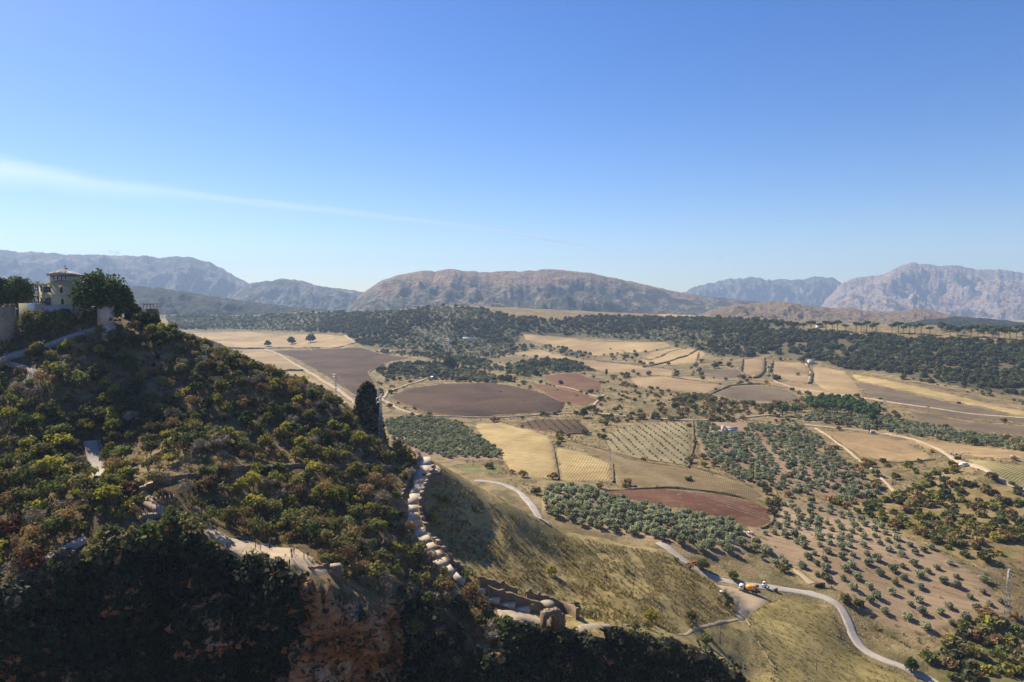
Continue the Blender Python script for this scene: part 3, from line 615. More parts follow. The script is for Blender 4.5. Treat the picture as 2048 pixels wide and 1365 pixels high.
for px, w, h in [([(1243,702),(1272,712),(1300,722),(1335,706),(1372,697)], 7, 2.0), ([(1400,698),(1372,714),(1290,735)], 7, 2.2), ([(1398,706),(1394,722)], 6, 1.6), ([(1486,720),(1481,744),(1500,757)], 7, 2.4), ([(1529,717),(1527,745),(1510,757)], 7, 2.4), ([(1545,723),(1537,748),(1550,762)], 7, 2.4), ([(1612,727),(1624,748),(1620,768)], 6, 2.0), ([(1418,791),(1460,772),(1520,769),(1576,778)], 4, 1.4), ([(1350,743),(1343,757),(1400,764),(1440,770)], 6, 1.8), ([(1150,716),(1200,724),(1262,728),(1350,741)], 6, 1.6),
 ([(1107,893),(1112,925),(1118,961)], 1.6, .8), ([(1226,928),(1227,966)], 2.0, 1.0), ([(1386,842),(1388,892),(1377,936)], 2.4, 1.0), ([(1208,983),(1330,976),(1432,986),(1500,1000),(1543,1020),(1549,1045),(1524,1060)], 2.0, .9), ([(1100,873),(1180,893),(1270,918),(1380,934),(1480,963),(1532,990)], 2.0, .7), ([(1030,845),(1060,858),(1130,869),(1184,867)], 2.2, .8), ([(742,808),(765,790),(752,768),(738,745),(770,728)], 4, 1.2), ([(775,796),(845,824),(900,834),(1000,833),(1130,827)], 3, 1.0), ([(1690,741),(1790,762),(1900,787),(2060,824)], 4, 1.4), ([(1735,792),(1800,814),(1930,840),(2060,851)], 3, 1.0), ([(1645,860),(1685,892),(1722,917),(1800,927),(1870,920)], 2.4, .8), ([(1204,872),(1222,908),(1300,928),(1378,938)], 2.2, .8), ([(430,697),(530,698),(640,697)], 7, 2.4), ([(548,742),(606,742)], 6, 2.4)]: bank(px, w, h, 400 if px[0][1] < 900 else 250)
# ------------------------------------------------------------------ plants: prototypes
def leaf_mat(name, c1, c2, trans=0.35, var=0.5, rough=0.75):
    n = NT(name); g = n.n.new('ShaderNodeNewGeometry'); isl = g.outputs['Random Per Island']
    r = n.rnd(); ns = n.noise(g.outputs['Position'], 0.45, 3, 0.6)
    f = n.math('ADD', n.math('MULTIPLY', isl, 0.35), n.math('ADD', n.math('MULTIPLY', r, var), n.math('MULTIPLY', ns, 0.5)))
    col = n.ramp(n.math('MULTIPLY', f, 0.85), [(0.22, tuple(x * 0.62 for x in c1)), (0.45, c1), (0.70, c2), (1.0, tuple(min(1, x * 1.2) for x in c2))])
    n.color(col).rough(rough, 0.2)
    tr = n.n.new('ShaderNodeBsdfTranslucent'); mx = n.n.new('ShaderNodeMixShader'); mx.inputs[0].default_value = trans
    n.l(n.mix(1.0, col, (1.0, 1.05, 0.6), 'MULTIPLY'), tr.inputs['Color'])
    n.l(n.b.outputs[0], mx.inputs[1]); n.l(tr.outputs[0], mx.inputs[2]); n.l(mx.outputs[0], n.out.inputs[0])
    return n.m
LM = {
 'olive': leaf_mat('leaf_olive', (0.211, 0.230, 0.138), (0.380, 0.397, 0.259), 0.35),
 'olive_far': leaf_mat('leaf_olive_far', (0.178, 0.195, 0.112), (0.321, 0.338, 0.212), 0.35),
 'oak': leaf_mat('leaf_oak', (0.062, 0.070, 0.026), (0.125, 0.130, 0.055), 0.3),
 'pine': leaf_mat('leaf_pine', (0.054, 0.096, 0.024), (0.120, 0.174, 0.054), 0.3),
 'green': leaf_mat('leaf_green', (0.078, 0.097, 0.030), (0.172, 0.184, 0.060), 0.4),
 'yellow': leaf_mat('leaf_yellow', (0.200, 0.192, 0.035), (0.374, 0.322, 0.066), 0.45),
 'drab': leaf_mat('leaf_drab', (0.115, 0.108, 0.038), (0.240, 0.208, 0.077), 0.35),
 'brown': leaf_mat('leaf_brown', (0.190, 0.116, 0.053), (0.350, 0.224, 0.110), 0.3),
 'grey': leaf_mat('twig_grey', (0.177, 0.138, 0.098), (0.343, 0.281, 0.208), 0.1),
 'rust': leaf_mat('leaf_rust', (0.098, 0.034, 0.016), (0.182, 0.072, 0.029), 0.3),
 'dark': leaf_mat('leaf_dark', (0.026, 0.047, 0.010), (0.072, 0.104, 0.026), 0.3),
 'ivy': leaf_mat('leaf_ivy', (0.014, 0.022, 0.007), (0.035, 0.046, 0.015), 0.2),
 'straw': leaf_mat('grass_straw', (0.20, 0.15, 0.062), (0.34, 0.265, 0.125), 0.3),
 'gold': leaf_mat('leaf_gold', (0.20, 0.17, 0.022), (0.34, 0.28, 0.05), 0.4),
}
M['bark'] = plain('bark', (0.085, 0.065, 0.048), 0.95, 0.1, 0.4, 3.0)
M['bark_pale'] = plain('bark_pale', (0.16, 0.13, 0.10), 0.95, 0.1, 0.4, 3.0)

def tubes(paths, sides=5):
    """list of (points, radii) -> verts, faces"""
    V, F, b = [], [], 0
    for pts, rad in paths:
        P = np.array(pts, float); T = np.gradient(P, axis=0); T /= np.linalg.norm(T, axis=1, keepdims=True) + 1e-9
        up = np.where(np.abs(T[:, 2:3]) > 0.9, np.array([[1.0, 0, 0]]), np.array([[0, 0, 1.0]]))
        A = np.cross(T, up); A /= np.linalg.norm(A, axis=1, keepdims=True) + 1e-9; Bn = np.cross(T, A)
        for k in range(len(P)):
            for s in range(sides):
                t = 2 * math.pi * s / sides; V.append(P[k] + rad[k] * (A[k] * math.cos(t) + Bn[k] * math.sin(t)))
        for k in range(len(P) - 1):
            for s in range(sides):
                F.append((b + k * sides + s, b + k * sides + (s + 1) % sides, b + (k + 1) * sides + (s + 1) % sides, b + (k + 1) * sides + s))
        F.append(tuple(b + s for s in range(sides))[::-1]); F.append(tuple(b + (len(P) - 1) * sides + s for s in range(sides)))
        b += len(P) * sides
    return V, F
def leaf_quads(C, N, size, g, aspect=1.0, jitter=0.5):
    """leaf clusters: one bent-free quad per centre, facing about N"""
    n = len(C); Nn = N + g.normal(0, jitter, (n, 3)); Nn /= np.linalg.norm(Nn, axis=1, keepdims=True) + 1e-9
    r = g.normal(0, 1, (n, 3)); A = np.cross(Nn, r); A /= np.linalg.norm(A, axis=1, keepdims=True) + 1e-9; B = np.cross(Nn, A)
    s = (size * g.uniform(0.6, 1.35, n))[:, None] * 0.5; a, b = A * s, B * s * aspect
    k = g.uniform(0.5, 1.1, (n, 1))
    V = np.stack([C - a - b * k, C + a - b, C + a * k + b, C - a * 0.8 + b * k], 1)
    return V.reshape(-1, 3), np.arange(n * 4).reshape(n, 4)
def crown(seed, rx, rz, zc, clumps, per, leaf, crad=0.42, low=-0.35, flat=1.0, ry=None, fill=0.25, aspect=1.0):
    g = np.random.default_rng(seed); ry = ry or rx
    d = g.normal(0, 1, (clumps * 3, 3)); d /= np.linalg.norm(d, axis=1, keepdims=True); d = d[d[:, 2] > low][:clumps]
    rad = np.where(g.uniform(0, 1, len(d)) < fill, g.uniform(0.15, 0.6, len(d)), g.uniform(0.62, 0.98, len(d)))
    S = np.array([rx, ry, rz]); cc = d * rad[:, None] * S * (1 - crad * 0.5)
    cr = g.uniform(0.7, 1.25, len(d)) * crad * rx
    C, N = [], []
    for c, r in zip(cc, cr):
        q = g.normal(0, 1, (per, 3)); q /= np.linalg.norm(q, axis=1, keepdims=True)
        q[:, 2] = np.where(q[:, 2] < -0.3, -q[:, 2], q[:, 2])
        C.append(c + q * (r * g.uniform(0.55, 1.05, (per, 1))) * np.array([1, 1, flat])); N.append(q)
    C = np.concatenate(C); N = np.concatenate(N); C[:, 2] += zc
    return leaf_quads(C, N, leaf, g, aspect)
def limb_tree(seed, h_trunk, r0, spread, top, nl=4, lean=0.15):
    g = np.random.default_rng(seed); b = g.normal(0, lean, 2); paths = []
    fork = np.array([b[0] * h_trunk, b[1] * h_trunk, h_trunk])
    paths.append(([(0, 0, -0.5), tuple(fork * 0.5 + [0.05, 0, 0]), tuple(fork)], [r0 * 1.25, r0 * 0.95, r0 * 0.8]))
    for k in range(nl):
        a = 2 * math.pi * (k + g.uniform(-.3, .3)) / nl; e = np.array([math.cos(a) * spread, math.sin(a) * spread, top - h_trunk]) * g.uniform(0.75, 1.0)
        paths.append(([tuple(fork * 0.97), tuple(fork + e * 0.5 + [0, 0, 0.12 * (top - h_trunk)]), tuple(fork + e)], [r0 * 0.62, r0 * 0.4, r0 * 0.14]))
    return tubes(paths)
class Proto: pass
def proto(crown_vf, trunk_vf, leaf, bark='bark', both=False):
    p = Proto(); cv, cf = crown_vf
    if both:
        tv, tf = trunk_vf; tv = np.array(tv)
        faces = [tuple(f) for f in cf] + [tuple(i + len(cv) for i in f) for f in tf]
        p.joined = mesh_np('plant', np.concatenate([cv, tv]), faces, [LM[leaf], M[bark]], False, [0] * len(cf) + [1] * len(tf))
    else:
        p.crown = mesh_np('crown', cv, cf, [LM[leaf]])
        p.trunk = mesh_np('trunk', trunk_vf[0], trunk_vf[1], [M[bark]], True) if trunk_vf else None
    return p
def place_tree(name, pr, p, rz, sc, label, cat, group):
    e = link(name, None, None, p, rz, sc); e.empty_display_size = 0.5
    if not label.isascii(): pass
    tag(e, label, cat, group)
    link('trunk', pr.trunk, e); link('crown', pr.crown, e)
    return e
def place_one(name, me, p, rz, sc, label, cat, group): return tag(link(name, me, None, p, rz, sc), label, cat, group)

# ------------------------------------------------------------------ where plants grow
def region(poly, spacing, angle=0.0, jitter=0.35, seed=0, keep=None, vis=True, tol=0.02, dmin=0.0):
    g = np.random.default_rng(seed); P = np.array(poly, float)
    B = np.concatenate([a + (b - a) * np.linspace(0, 1, 12)[:, None] for a, b in zip(P, np.roll(P, -1, 0))])
    x, y, z = hit(B[:, 0], B[:, 1], dmin); c, s = math.cos(angle), math.sin(angle)
    a, b = x * c + y * s, -x * s + y * c
    A, Bb = np.meshgrid(np.arange(a.min(), a.max(), spacing), np.arange(b.min(), b.max(), spacing), indexing='ij')
    A = A + g.uniform(-1, 1, A.shape) * spacing * jitter; Bb = Bb + g.uniform(-1, 1, A.shape) * spacing * jitter
    X, Y = (A * c - Bb * s).ravel(), (A * s + Bb * c).ravel()
    ok = Y > 70; X, Y = X[ok], Y[ok]; Z = ground(X, Y)
    qx, qy = px_of(X / Y, Z, Y); ok = inside(poly, qx, qy)
    X, Y, Z, qx, qy = (v[ok] for v in (X, Y, Z, qx, qy))
    if vis and len(X):
        _, D, _ = hit(qx, qy - 3.0, dmin); ok = np.abs(D - Y) < Y * tol + 14; X, Y, Z, qx, qy = (v[ok] for v in (X, Y, Z, qx, qy))
    if keep is not None and len(X):
        ok = g.uniform(0, 1, len(X)) < keep(X, Y, qx, qy); X, Y, Z, qx, qy = (v[ok] for v in (X, Y, Z, qx, qy))
    return np.stack([X, Y, Z, qx, qy], 1) if len(X) else np.zeros((0, 5))
def seg_dist(px, py, line):
    L = np.array(line, float); d = np.full(np.shape(px), 1e9)
    for a, b in zip(L[:-1], L[1:]):
        e = b - a; t = np.clip(((px - a[0]) * e[0] + (py - a[1]) * e[1]) / (e @ e), 0, 1); d = np.minimum(d, np.hypot(px - a[0] - t * e[0], py - a[1] - t * e[1]))
    return d

def gn_scatter(name, pts, meshes, scale, seed, idx=None, zscale=None):
    """one 'stuff' object: points instanced with prototype meshes by geometry nodes"""
    g = np.random.default_rng(seed); n = len(pts)
    me = bpy.data.meshes.new(name); me.vertices.add(n); me.vertices.foreach_set('co', np.asarray(pts[:, :3], np.float32).ravel())
    sc = g.uniform(scale[0], scale[1], n).astype(np.float32); a = me.attributes.new('scl', 'FLOAT', 'POINT'); a.data.foreach_set('value', sc)
    a = me.attributes.new('rot', 'FLOAT', 'POINT'); a.data.foreach_set('value', g.uniform(0, 6.283, n).astype(np.float32))
    a = me.attributes.new('pid', 'INT', 'POINT'); a.data.foreach_set('value', (g.integers(0, len(meshes), n) if idx is None else idx).astype(np.int32))
    o = link(name, me)
    t = bpy.data.node_groups.new(name, 'GeometryNodeTree')
    t.interface.new_socket('Geometry', in_out='INPUT', socket_type='NodeSocketGeometry'); t.interface.new_socket('Geometry', in_out='OUTPUT', socket_type='NodeSocketGeometry')
    N, Lk = t.nodes, t.links; gi, go = N.new('NodeGroupInput'), N.new('NodeGroupOutput')
    j = N.new('GeometryNodeJoinGeometry')
    for m in reversed(meshes):
        po = bpy.data.objects.new('plant_source', m); oi = N.new('GeometryNodeObjectInfo'); oi.inputs['Object'].default_value = po
        gti = N.new('GeometryNodeGeometryToInstance'); Lk.new(oi.outputs['Geometry'], gti.inputs[0]); Lk.new(gti.outputs[0], j.inputs[0])
    iop = N.new('GeometryNodeInstanceOnPoints'); Lk.new(gi.outputs[0], iop.inputs['Points']); Lk.new(j.outputs[0], iop.inputs['Instance'])
    iop.inputs['Pick Instance'].default_value = True
    def attr(nm, ty):
        q = N.new('GeometryNodeInputNamedAttribute'); q.data_type = ty; q.inputs[0].default_value = nm; return q.outputs[0]
    Lk.new(attr('pid', 'INT'), iop.inputs['Instance Index']); Lk.new(attr('scl', 'FLOAT'), iop.inputs['Scale'])
    cx = N.new('ShaderNodeCombineXYZ'); Lk.new(attr('rot', 'FLOAT'), cx.inputs[2]); er = N.new('FunctionNodeEulerToRotation'); Lk.new(cx.outputs[0], er.inputs[0]); Lk.new(er.outputs[0], iop.inputs['Rotation'])
    Lk.new(iop.outputs[0], go.inputs[0])
    md = o.modifiers.new('scatter', 'NODES'); md.node_group = t
    return o

# ------------------------------------------------------------------ olive groves
OL = [proto(crown(200 + k, 2.4, 1.75, 2.0, 30, 20, 0.55, 0.40, -0.75), limb_tree(210 + k, 1.1, 0.26, 1.3, 2.9), 'olive', 'bark_pale') for k in range(5)]
OLF = [proto(crown(230 + k, 2.5, 1.8, 1.7, 16, 12, 0.9, 0.45, -0.7), limb_tree(240 + k, 1.0, 0.25, 1.2, 2.4, 3), 'olive_far', both=True).joined for k in range(4)]
G_SLOPE = [(1500,1060),(1555,1062),(1562,1005),(1650,1008),(1760,1052),(1850,1092),(1960,1152),(2035,1235),(1960,1242),(1850,1272),(1790,1268),(1710,1198),(1650,1168),(1570,1132),(1505,1088)]
G_LANE = [(1085,987),(1112,977),(1160,980),(1212,994),(1255,1008),(1330,1020),(1400,1034),(1465,1048),(1492,1068),(1490,1105),(1430,1112),(1370,1096),(1312,1084),(1200,1066),(1142,1044),(1086,1034)]
G_HOUSE = [(1392,846),(1440,848),(1600,852),(1645,880),(1700,930),(1762,985),(1700,1008),(1640,990),(1560,985),(1480,962),(1402,905)]
G_YARD = [(1438,842),(1490,842),(1490,868),(1438,868)]
n_ol = 0
def put_olives(pts, label, group, s0, s1, seed):
    global n_ol
    g = np.random.default_rng(seed)
    for x, y, z, qx, qy in pts:
        n_ol += 1
        lb, gr = (label, group) if not callable(label) else label(qx, qy)
        place_tree('olive_tree', OL[g.integers(0, 5)], (x, y, z - 0.1), g.uniform(0, 6.28), g.uniform(s0, s1), lb, 'tree', gr)
P_slope = region(G_SLOPE, 7.6, 0.35, 0.22, 1, keep=lambda X, Y, a, b: np.where(seg_dist(a, b, [(1492,1064),(1545,1094),(1592,1142),(1625,1168)]) < 7, 0, 0.86))
def lab_slope(qx, qy):
    if seg_dist(qx, qy, [(1492,1064),(1545,1094),(1592,1142),(1625,1168)]) < 32: w = 'beside the pale track down to the culvert'
    elif qx > 1900 and qy > 1140: w = 'near the tall steel pylon'
    elif seg_dist(qx, qy, [(1625,1180),(1690,1222),(1715,1292),(1800,1333)]) < 95: w = 'just above the lane bend'
    elif qy < 1062: w = 'at the top under the dense house grove'
    elif seg_dist(qx, qy, [(1760,1045),(1850,1088),(1960,1150)]) < 36: w = 'along the foot of the eroded bank'
    else: w = 'in the middle of its bare ground'
    return 'round olive tree on the bare brown slope, ' + w, 'olives of the bare slope ' + w
def lab_lane(qx, qy):
    w = 'at the pale lane end of the grove' if qx < 1150 else 'on the edge facing the red field' if seg_dist(qx, qy, G_LANE[3:8]) < 14 else 'on the edge facing the golden spur' if seg_dist(qx, qy, [(1142,1044),(1200,1066),(1312,1084),(1430,1112)]) < 16 else 'at the track corner of the grove' if qx > 1440 else 'in the heart of the crowded grove'
    return 'grey-green olive tree %s below the red field' % w, 'grove olives ' + w
P_slope = np.concatenate([P_slope, region([(1492,1078),(1512,1088),(1545,1104),(1575,1130),(1608,1162),(1565,1146),(1500,1114)], 7.0, 0.35, 0.25, 12)])
put_olives(P_slope, lab_slope, None, 0.62, 1.08, 2)
P_lane = region(G_LANE, 6.5, 0.5, 0.16, 3, keep=lambda X, Y, a, b: np.where(((a > 1110) & (a < 1165) & (b > 992) & (b < 1003)), 0, 0.97))
put_olives(P_lane[:300 - len(P_slope)], lab_lane, None, 0.95, 1.3, 4)
rest = P_lane[300 - len(P_slope):]
P_house = region(G_HOUSE, 6.0, 0.45, 0.22, 5, keep=lambda X, Y, a, b: np.where(inside(G_YARD, a, b) | (seg_dist(a, b, [(1515,868),(1545,915),(1590,970)]) < 5), 0, 0.9))
P_block = region([(768,842),(840,834),(922,846),(952,872),(1003,905),(998,918),(900,918),(832,905),(782,876)], 6.0, 0.6, 0.15, 6)
P_belt = region([(1585,838),(1640,845),(1760,862),(1830,872),(1900,884),(2060,905),(2060,882),(1950,870),(1850,850),(1760,832),(1640,822)], 6.5, 0.3, 0.3, 7)
P_row = region([(1745,740),(1745,737)] * 2, 50) if False else np.zeros((0, 5))
ol_all = np.concatenate([rest, P_house, P_block, P_belt])
tag(gn_scatter('olive_grove', ol_all - np.array([0, 0, .1, 0, 0]), OLF, (0.75, 1.1), 8), 'dense grey-green olive groves planted over the valley floor', 'olive grove', kind='stuff')
# young plantation: small bushes in rows
YNG = [proto(crown(260 + k, 0.9, 1.0, 0.9, 6, 8, 0.6, 0.5, -0.6), limb_tree(264 + k, 0.4, 0.08, 0.3, 1.0, 2), 'olive_far', both=True).joined for k in range(2)]
yp = np.concatenate([region([(1208,872),(1280,847),(1373,844),(1383,890),(1374,932),(1300,922),(1222,905)], 7.5, 0.08, 0.06, 9), region([(1040,846),(1082,840),(1158,840),(1178,864),(1130,866),(1062,856)], 7.5, 0.12, 0.06, 10), region([(1440,725),(1470,722),(1482,740),(1445,742)], 12, 0.1, 0.1, 10)])
tag(gn_scatter('young_olive_rows', yp, YNG, (0.7, 1.2), 11), 'rows of small young olive saplings on bare plots', 'saplings', kind='stuff')

# ------------------------------------------------------------------ oak woods, orchards and scrub of the valley and the scarp
OAK = [proto(crown(300 + k, 4.6, 3.6, 3.2, 26, 13, 1.4, 0.40, -0.7), limb_tree(310 + k, 2.0, 0.4, 2.0, 4.2, 3), 'oak', both=True).joined for k in range(4)]
DRAB = [proto(crown(320 + k, 4.0, 3.0, 2.6, 18, 12, 1.4, 0.42, -0.7), limb_tree(326 + k, 1.6, 0.35, 1.6, 3.4, 3), 'drab', both=True).joined for k in range(3)]
FAROL = [proto(crown(330 + k, 3.2, 2.3, 1.9, 12, 9, 1.5, 0.45, -0.6), limb_tree(336 + k, 1.2, 0.3, 1.2, 2.4, 2), 'olive_far', both=True).joined for k in range(3)]
pr = region(W_RIGHT, 9.6, 0.2, 0.42, 20, keep=lambda X, Y, a, b: np.where((a < 1610) & (b > 688), 0.15, np.where(fbm(X / 60, Y / 60, 77, 2) > -0.62, 0.93, 0.35)), tol=0.03)
big = np.argsort(pr[:, 1])[:290]; g = np.random.default_rng(21)
def oak_lab(qx, qy, me):
    c = 'olive-brown oak' if me in DRAB else 'dark evergreen oak'
    w = 'at the foot of the wooded scarp by the stubble strip' if qy > 680 + (qx - 1500) * 0.17 else 'high on the scarp under the umbrella pines' if qy < 700 else 'in the middle of the wooded scarp'
    return '%s %s' % (c, w), 'tree', '%ss %s' % (c, w)
for i in big:
    x, y, z, qx, qy = pr[i]; me = OAK[g.integers(0, 4)] if g.uniform() < 0.9 else DRAB[g.integers(0, 3)]
    place_one('oak_tree', me, (x, y, z - 0.3), g.uniform(0, 6.28), g.uniform(0.75, 1.3), *oak_lab(qx, qy, me))
mask = np.ones(len(pr), bool); mask[big] = False; far_oak = [pr[mask]]
# wooded plateau edge across the middle distance
pm = np.concatenate([region(W_MID, 13.0, 0.3, 0.45, 22, tol=0.05), region(W_FAR, 19.0, 0.3, 0.45, 26, tol=0.1), region([(1880,656),(2060,660),(2060,674),(1880,666)], 19.0, 0.3, 0.45, 28, tol=0.1), region(W_LEFT, 21.0, 0.3, 0.45, 27, tol=0.1)])
nz = fbm(pm[:, 0] / 170, pm[:, 1] / 260, 78, 3); r = RNG.uniform(0, 1, len(pm))
oakm = ((nz > 0.22) & (r < 0.85)) | ((pm[:, 3] > 560) & (pm[:, 3] < 1010) & (pm[:, 4] < 690) & (pm[:, 4] > 640) & (nz > -0.15) & (r < .75)) | (r < 0.12) | ((pm[:, 3] > 1010) & (pm[:, 4] < 662) & (r < 0.75))
idx = np.where(oakm, RNG.integers(0, 4, len(pm)), np.where(r > 0.93, 4 + RNG.integers(0, 3, len(pm)), 7 + RNG.integers(0, 3, len(pm))))
fo = np.concatenate(far_oak + [pm]); fi = np.concatenate([RNG.integers(0, 4, len(far_oak[0])), idx])
tag(gn_scatter('far_woodland', fo - np.array([0, 0, .3, 0, 0]), OAK + DRAB + FAROL, (0.8, 1.5), 23, fi), 'dark oak woods and olive orchards covering the plateau edge below the mountains', 'woodland', kind='stuff')
# belts of scrub, hedges and scattered bushes between the fields
BELTS = [([(748,742),(800,728),(880,728),(950,742),(1020,762),(1000,768),(900,764),(850,757),(780,762)], 8.5, 0.75), ([(830,706),(900,712),(980,722),(1010,745),(960,738),(900,725),(850,718)], 9, 0.9),
 ([(1010,735),(1060,722),(1130,722),(1190,733),(1200,742),(1120,745),(1060,757),(1015,748)], 8.5, 0.8), ([(720,700),(800,705),(900,706),(1000,708),(1040,690),(1060,700),(1000,718),(900,712),(820,716)], 11, 0.8),
 ([(1100,690),(1180,706),(1200,722),(1130,716),(1080,700)], 14, 0.35), ([(1240,770),(1300,776),(1370,790),(1360,820),(1290,815),(1230,800)], 11, 0.25),
 ([(1345,800),(1400,785),(1450,805),(1560,810),(1600,820),(1560,830),(1440,836),(1350,832)], 7.5, 0.7), ([(1690,742),(1760,750),(1850,770),(1960,790),(2060,815),(2060,800),(1960,778),(1840,760)], 9, 0.6),
 ([(1640,1000),(1700,1010),(1800,985),(1900,960),(2060,985),(2060,1110),(1960,1130),(1860,1085),(1760,1045)], 6.0, 0.75), ([(1930,1240),(2020,1235),(2060,1250),(2060,1365),(1930,1365),(1850,1345),(1870,1290)], 5.0, 0.9),
 ([(1380,695),(1440,705),(1520,712),(1600,720),(1610,726),(1520,716),(1420,712)], 12, 0.7), ([(1750,905),(1830,930),(1920,945),(1990,965),(1900,965),(1780,950)], 7, 0.3), ([(1200,830),(1280,832),(1370,838),(1360,845),(1250,845),(1200,848)], 7, .4),
 ([(1330,1118),(1400,1150),(1480,1165),(1620,1172),(1600,1150),(1500,1120),(1420,1118)], 6.5, 0.35), ([(940,770),(1130,800),(1240,825),(1230,780),(1130,760)], 22, .35), ([(1000,690),(1080,700),(1240,745),(1400,760),(1500,770),(1480,730),(1340,690),(1140,690)], 24, .5)]
BUSH = [proto(crown(340 + k, 1.9, 1.4, 0.9, 12, 10, 0.8, 0.45, -0.3), limb_tree(346 + k, 0.4, 0.12, 0.7, 1.0, 3), lf, both=True).joined for k, lf in enumerate(('drab', 'green', 'olive_far', 'drab', 'brown', 'oak', 'yellow'))]
bp = []
for k, (poly, sp, dens) in enumerate(BELTS): bp.append(region(poly, sp, 0.4, 0.45, 30 + k, keep=lambda X, Y, a, b, d=dens: np.full(len(X), d), tol=0.03))
IN_FIELD = lambda a, b: np.any([inside(pl, a, b) for nm, mt, pl in FIELDS if nm in ('stubble_field', 'ploughed_field', 'fallow_field', 'vineyard_soil', 'young_grove_soil')], axis=0)
vs = region([(760,760),(1000,690),(1340,690),(1700,745),(2060,830),(2060,1000),(1900,980),(1700,1010),(1560,990),(1200,975),(1000,940),(1000,840),(780,830)], 16, 0.2, 0.48, 29, keep=lambda X, Y, a, b: 0.28 * (fbm(X / 40, Y / 40, 31, 3) > 0.15) + 0.02, tol=0.03)
bp = np.concatenate(bp + [vs]); bp = bp[~IN_FIELD(bp[:, 3], bp[:, 4]) | (RNG.uniform(0, 1, len(bp)) < 0.05)]; near = np.argsort(bp[:, 1])[:300]; mask = np.ones(len(bp), bool); mask[near] = False
def side_label(qx, qy):
    if qx < 1640 and qy < 1080: return 'isolated low bush in the dry fields of the valley', 'bushes in the dry fields'
    if qx > 1640 and qy < 1140: return 'rounded scrub bush on the eroded bank above the bare olive slope', 'bushes on the eroded bank'
    if qx > 1800: return 'leafy bush in the overgrown thicket under the steel pylon', 'bushes of the pylon thicket'
    return 'low bush on the rough verge of the valley lane', 'bushes along the lane verge'
for i in near:
    x, y, z, qx, qy = bp[i]; lb, gr = side_label(qx, qy); k = int(g.choice([0, 1, 1, 6, 6, 3, 4, 5])) if qx > 1640 else int(g.integers(0, 6))
    cn = ('dull olive', 'bright green', 'grey-green', 'dull olive', 'brown', 'dark green', 'yellowish')[k]; lb, gr = cn + ' ' + lb, cn + ' ' + gr
    place_one('bush', BUSH[k], (x, y, z - 0.2), g.uniform(0, 6.28), g.uniform(0.7, 1.5) * (1.3 if qx > 1640 else 1), lb, 'bush', gr)
bb = bp[mask]; r = RNG.uniform(0, 1, len(bb)); ii = np.where((bb[:, 4] < 770) & (r < 0.62), 6 + RNG.choice([0, 2, 2, 3], len(bb)), RNG.integers(0, 6, len(bb))); orch = inside(BELTS[6][0], bb[:, 3], bb[:, 4]); ii = np.where(orch, RNG.choice([4, 4, 0, 6 + 3], len(bb)), ii)
tag(gn_scatter('hedge_scrub', bb - np.array([0, 0, .2, 0, 0]), BUSH[:6] + [OAK[0], OAK[1], FAROL[0], DRAB[0]], (0.8, 1.35), 24, ii), 'hedges and scattered scrub between the dry fields of the valley', 'scrub', kind='stuff')

# ------------------------------------------------------------------ stone pines along the scarp rim, and other single trees
def pine_parts(seed, r, h, leaf='pine', t=0.75):
    return proto(crown(seed, r, r * 0.42, h * 0.84, 22, 13, r * 0.32, 0.36, -0.15, 0.7), limb_tree(seed + 1, h * 0.6, 0.45, r * 0.55, h * 0.82, 5, 0.05), leaf)
PINE = [pine_parts(400 + 3 * k, 6.2, 15.0) for k in range(4)]
pines = [(1590,662),(1606,662),(1622,662),(1640,660),(1652,660),(1664,660),(1675,661),(1690,662),(1712,662),(1722,662),(1733,662),(1744,663),(1752,663),(1784,664),(1796,664),(1806,665),(1819,665),(1830,665),(1842,666),(1860,667),(1900,668),(1914,669),(1942,671),(1956,672),(1968,672),(1986,673),(1998,674),(2010,674),(2020,675),(2032,676),(2046,676)]
for k, (qx, qy) in enumerate(pines):
    p = g1(qx, qy + 3.5, 900); s = [1.0, 0.9, 1.1, 0.8][k % 4] * (p.y / 1330) * 1.3
    place_tree('stone_pine_tree', PINE[k % 4], (p.x, p.y, p.z - 0.3), k * 1.3, s, 'flat-topped umbrella pine in the row along the rim of the wooded scarp', 'tree', 'umbrella pines on the scarp rim')
RPINE = [proto(crown(430 + k, 3.6, 4.2, 5.2, 24, 16, 1.0, 0.38, -0.5), limb_tree(436 + k, 2.2, 0.32, 1.4, 5.5, 4, 0.05), 'pine') for k in range(3)]
rp = region([(1605,808),(1640,800),(1690,802),(1730,815),(1765,830),(1740,836),(1690,826),(1620,820)], 8.0, 0.3, 0.35, 50)
for k, (x, y, z, qx, qy) in enumerate(rp):
    place_tree('pine_tree', RPINE[k % 3], (x, y, z - 0.2), k * 1.7, 0.85 + 0.3 * ((k * 37) % 10) / 10, 'bright green rounded pine in the copse beside the long olive belt', 'tree', 'pines of the copse')
for k, (qx, qy, s, lab) in enumerate([(1540,832,1.25,'dark pine with bare trunk standing where the pale track enters the grove'),(1565,832,1.6,'tallest dark pine of the group where the pale track enters the grove'),(1590,832,1.35,'dark spreading pine beside the tallest pine of the track entry'),(1745,850,1.3,'yellow-green round tree behind the little gateway on the vineyard track')]):
    p = g1(qx, qy, 300); place_tree('pine_tree', RPINE[k % 3], (p.x, p.y, p.z - 0.2), k, s, lab, 'tree', None)
POP = [proto(crown(450 + k, 1.9, 6.0, 6.6, 24, 14, 1.1, 0.5, -0.8), limb_tree(455 + k, 3.0, 0.22, 0.6, 10.0, 3, 0.02), lf) for k, lf in enumerate(('yellow', 'green', 'gold'))]
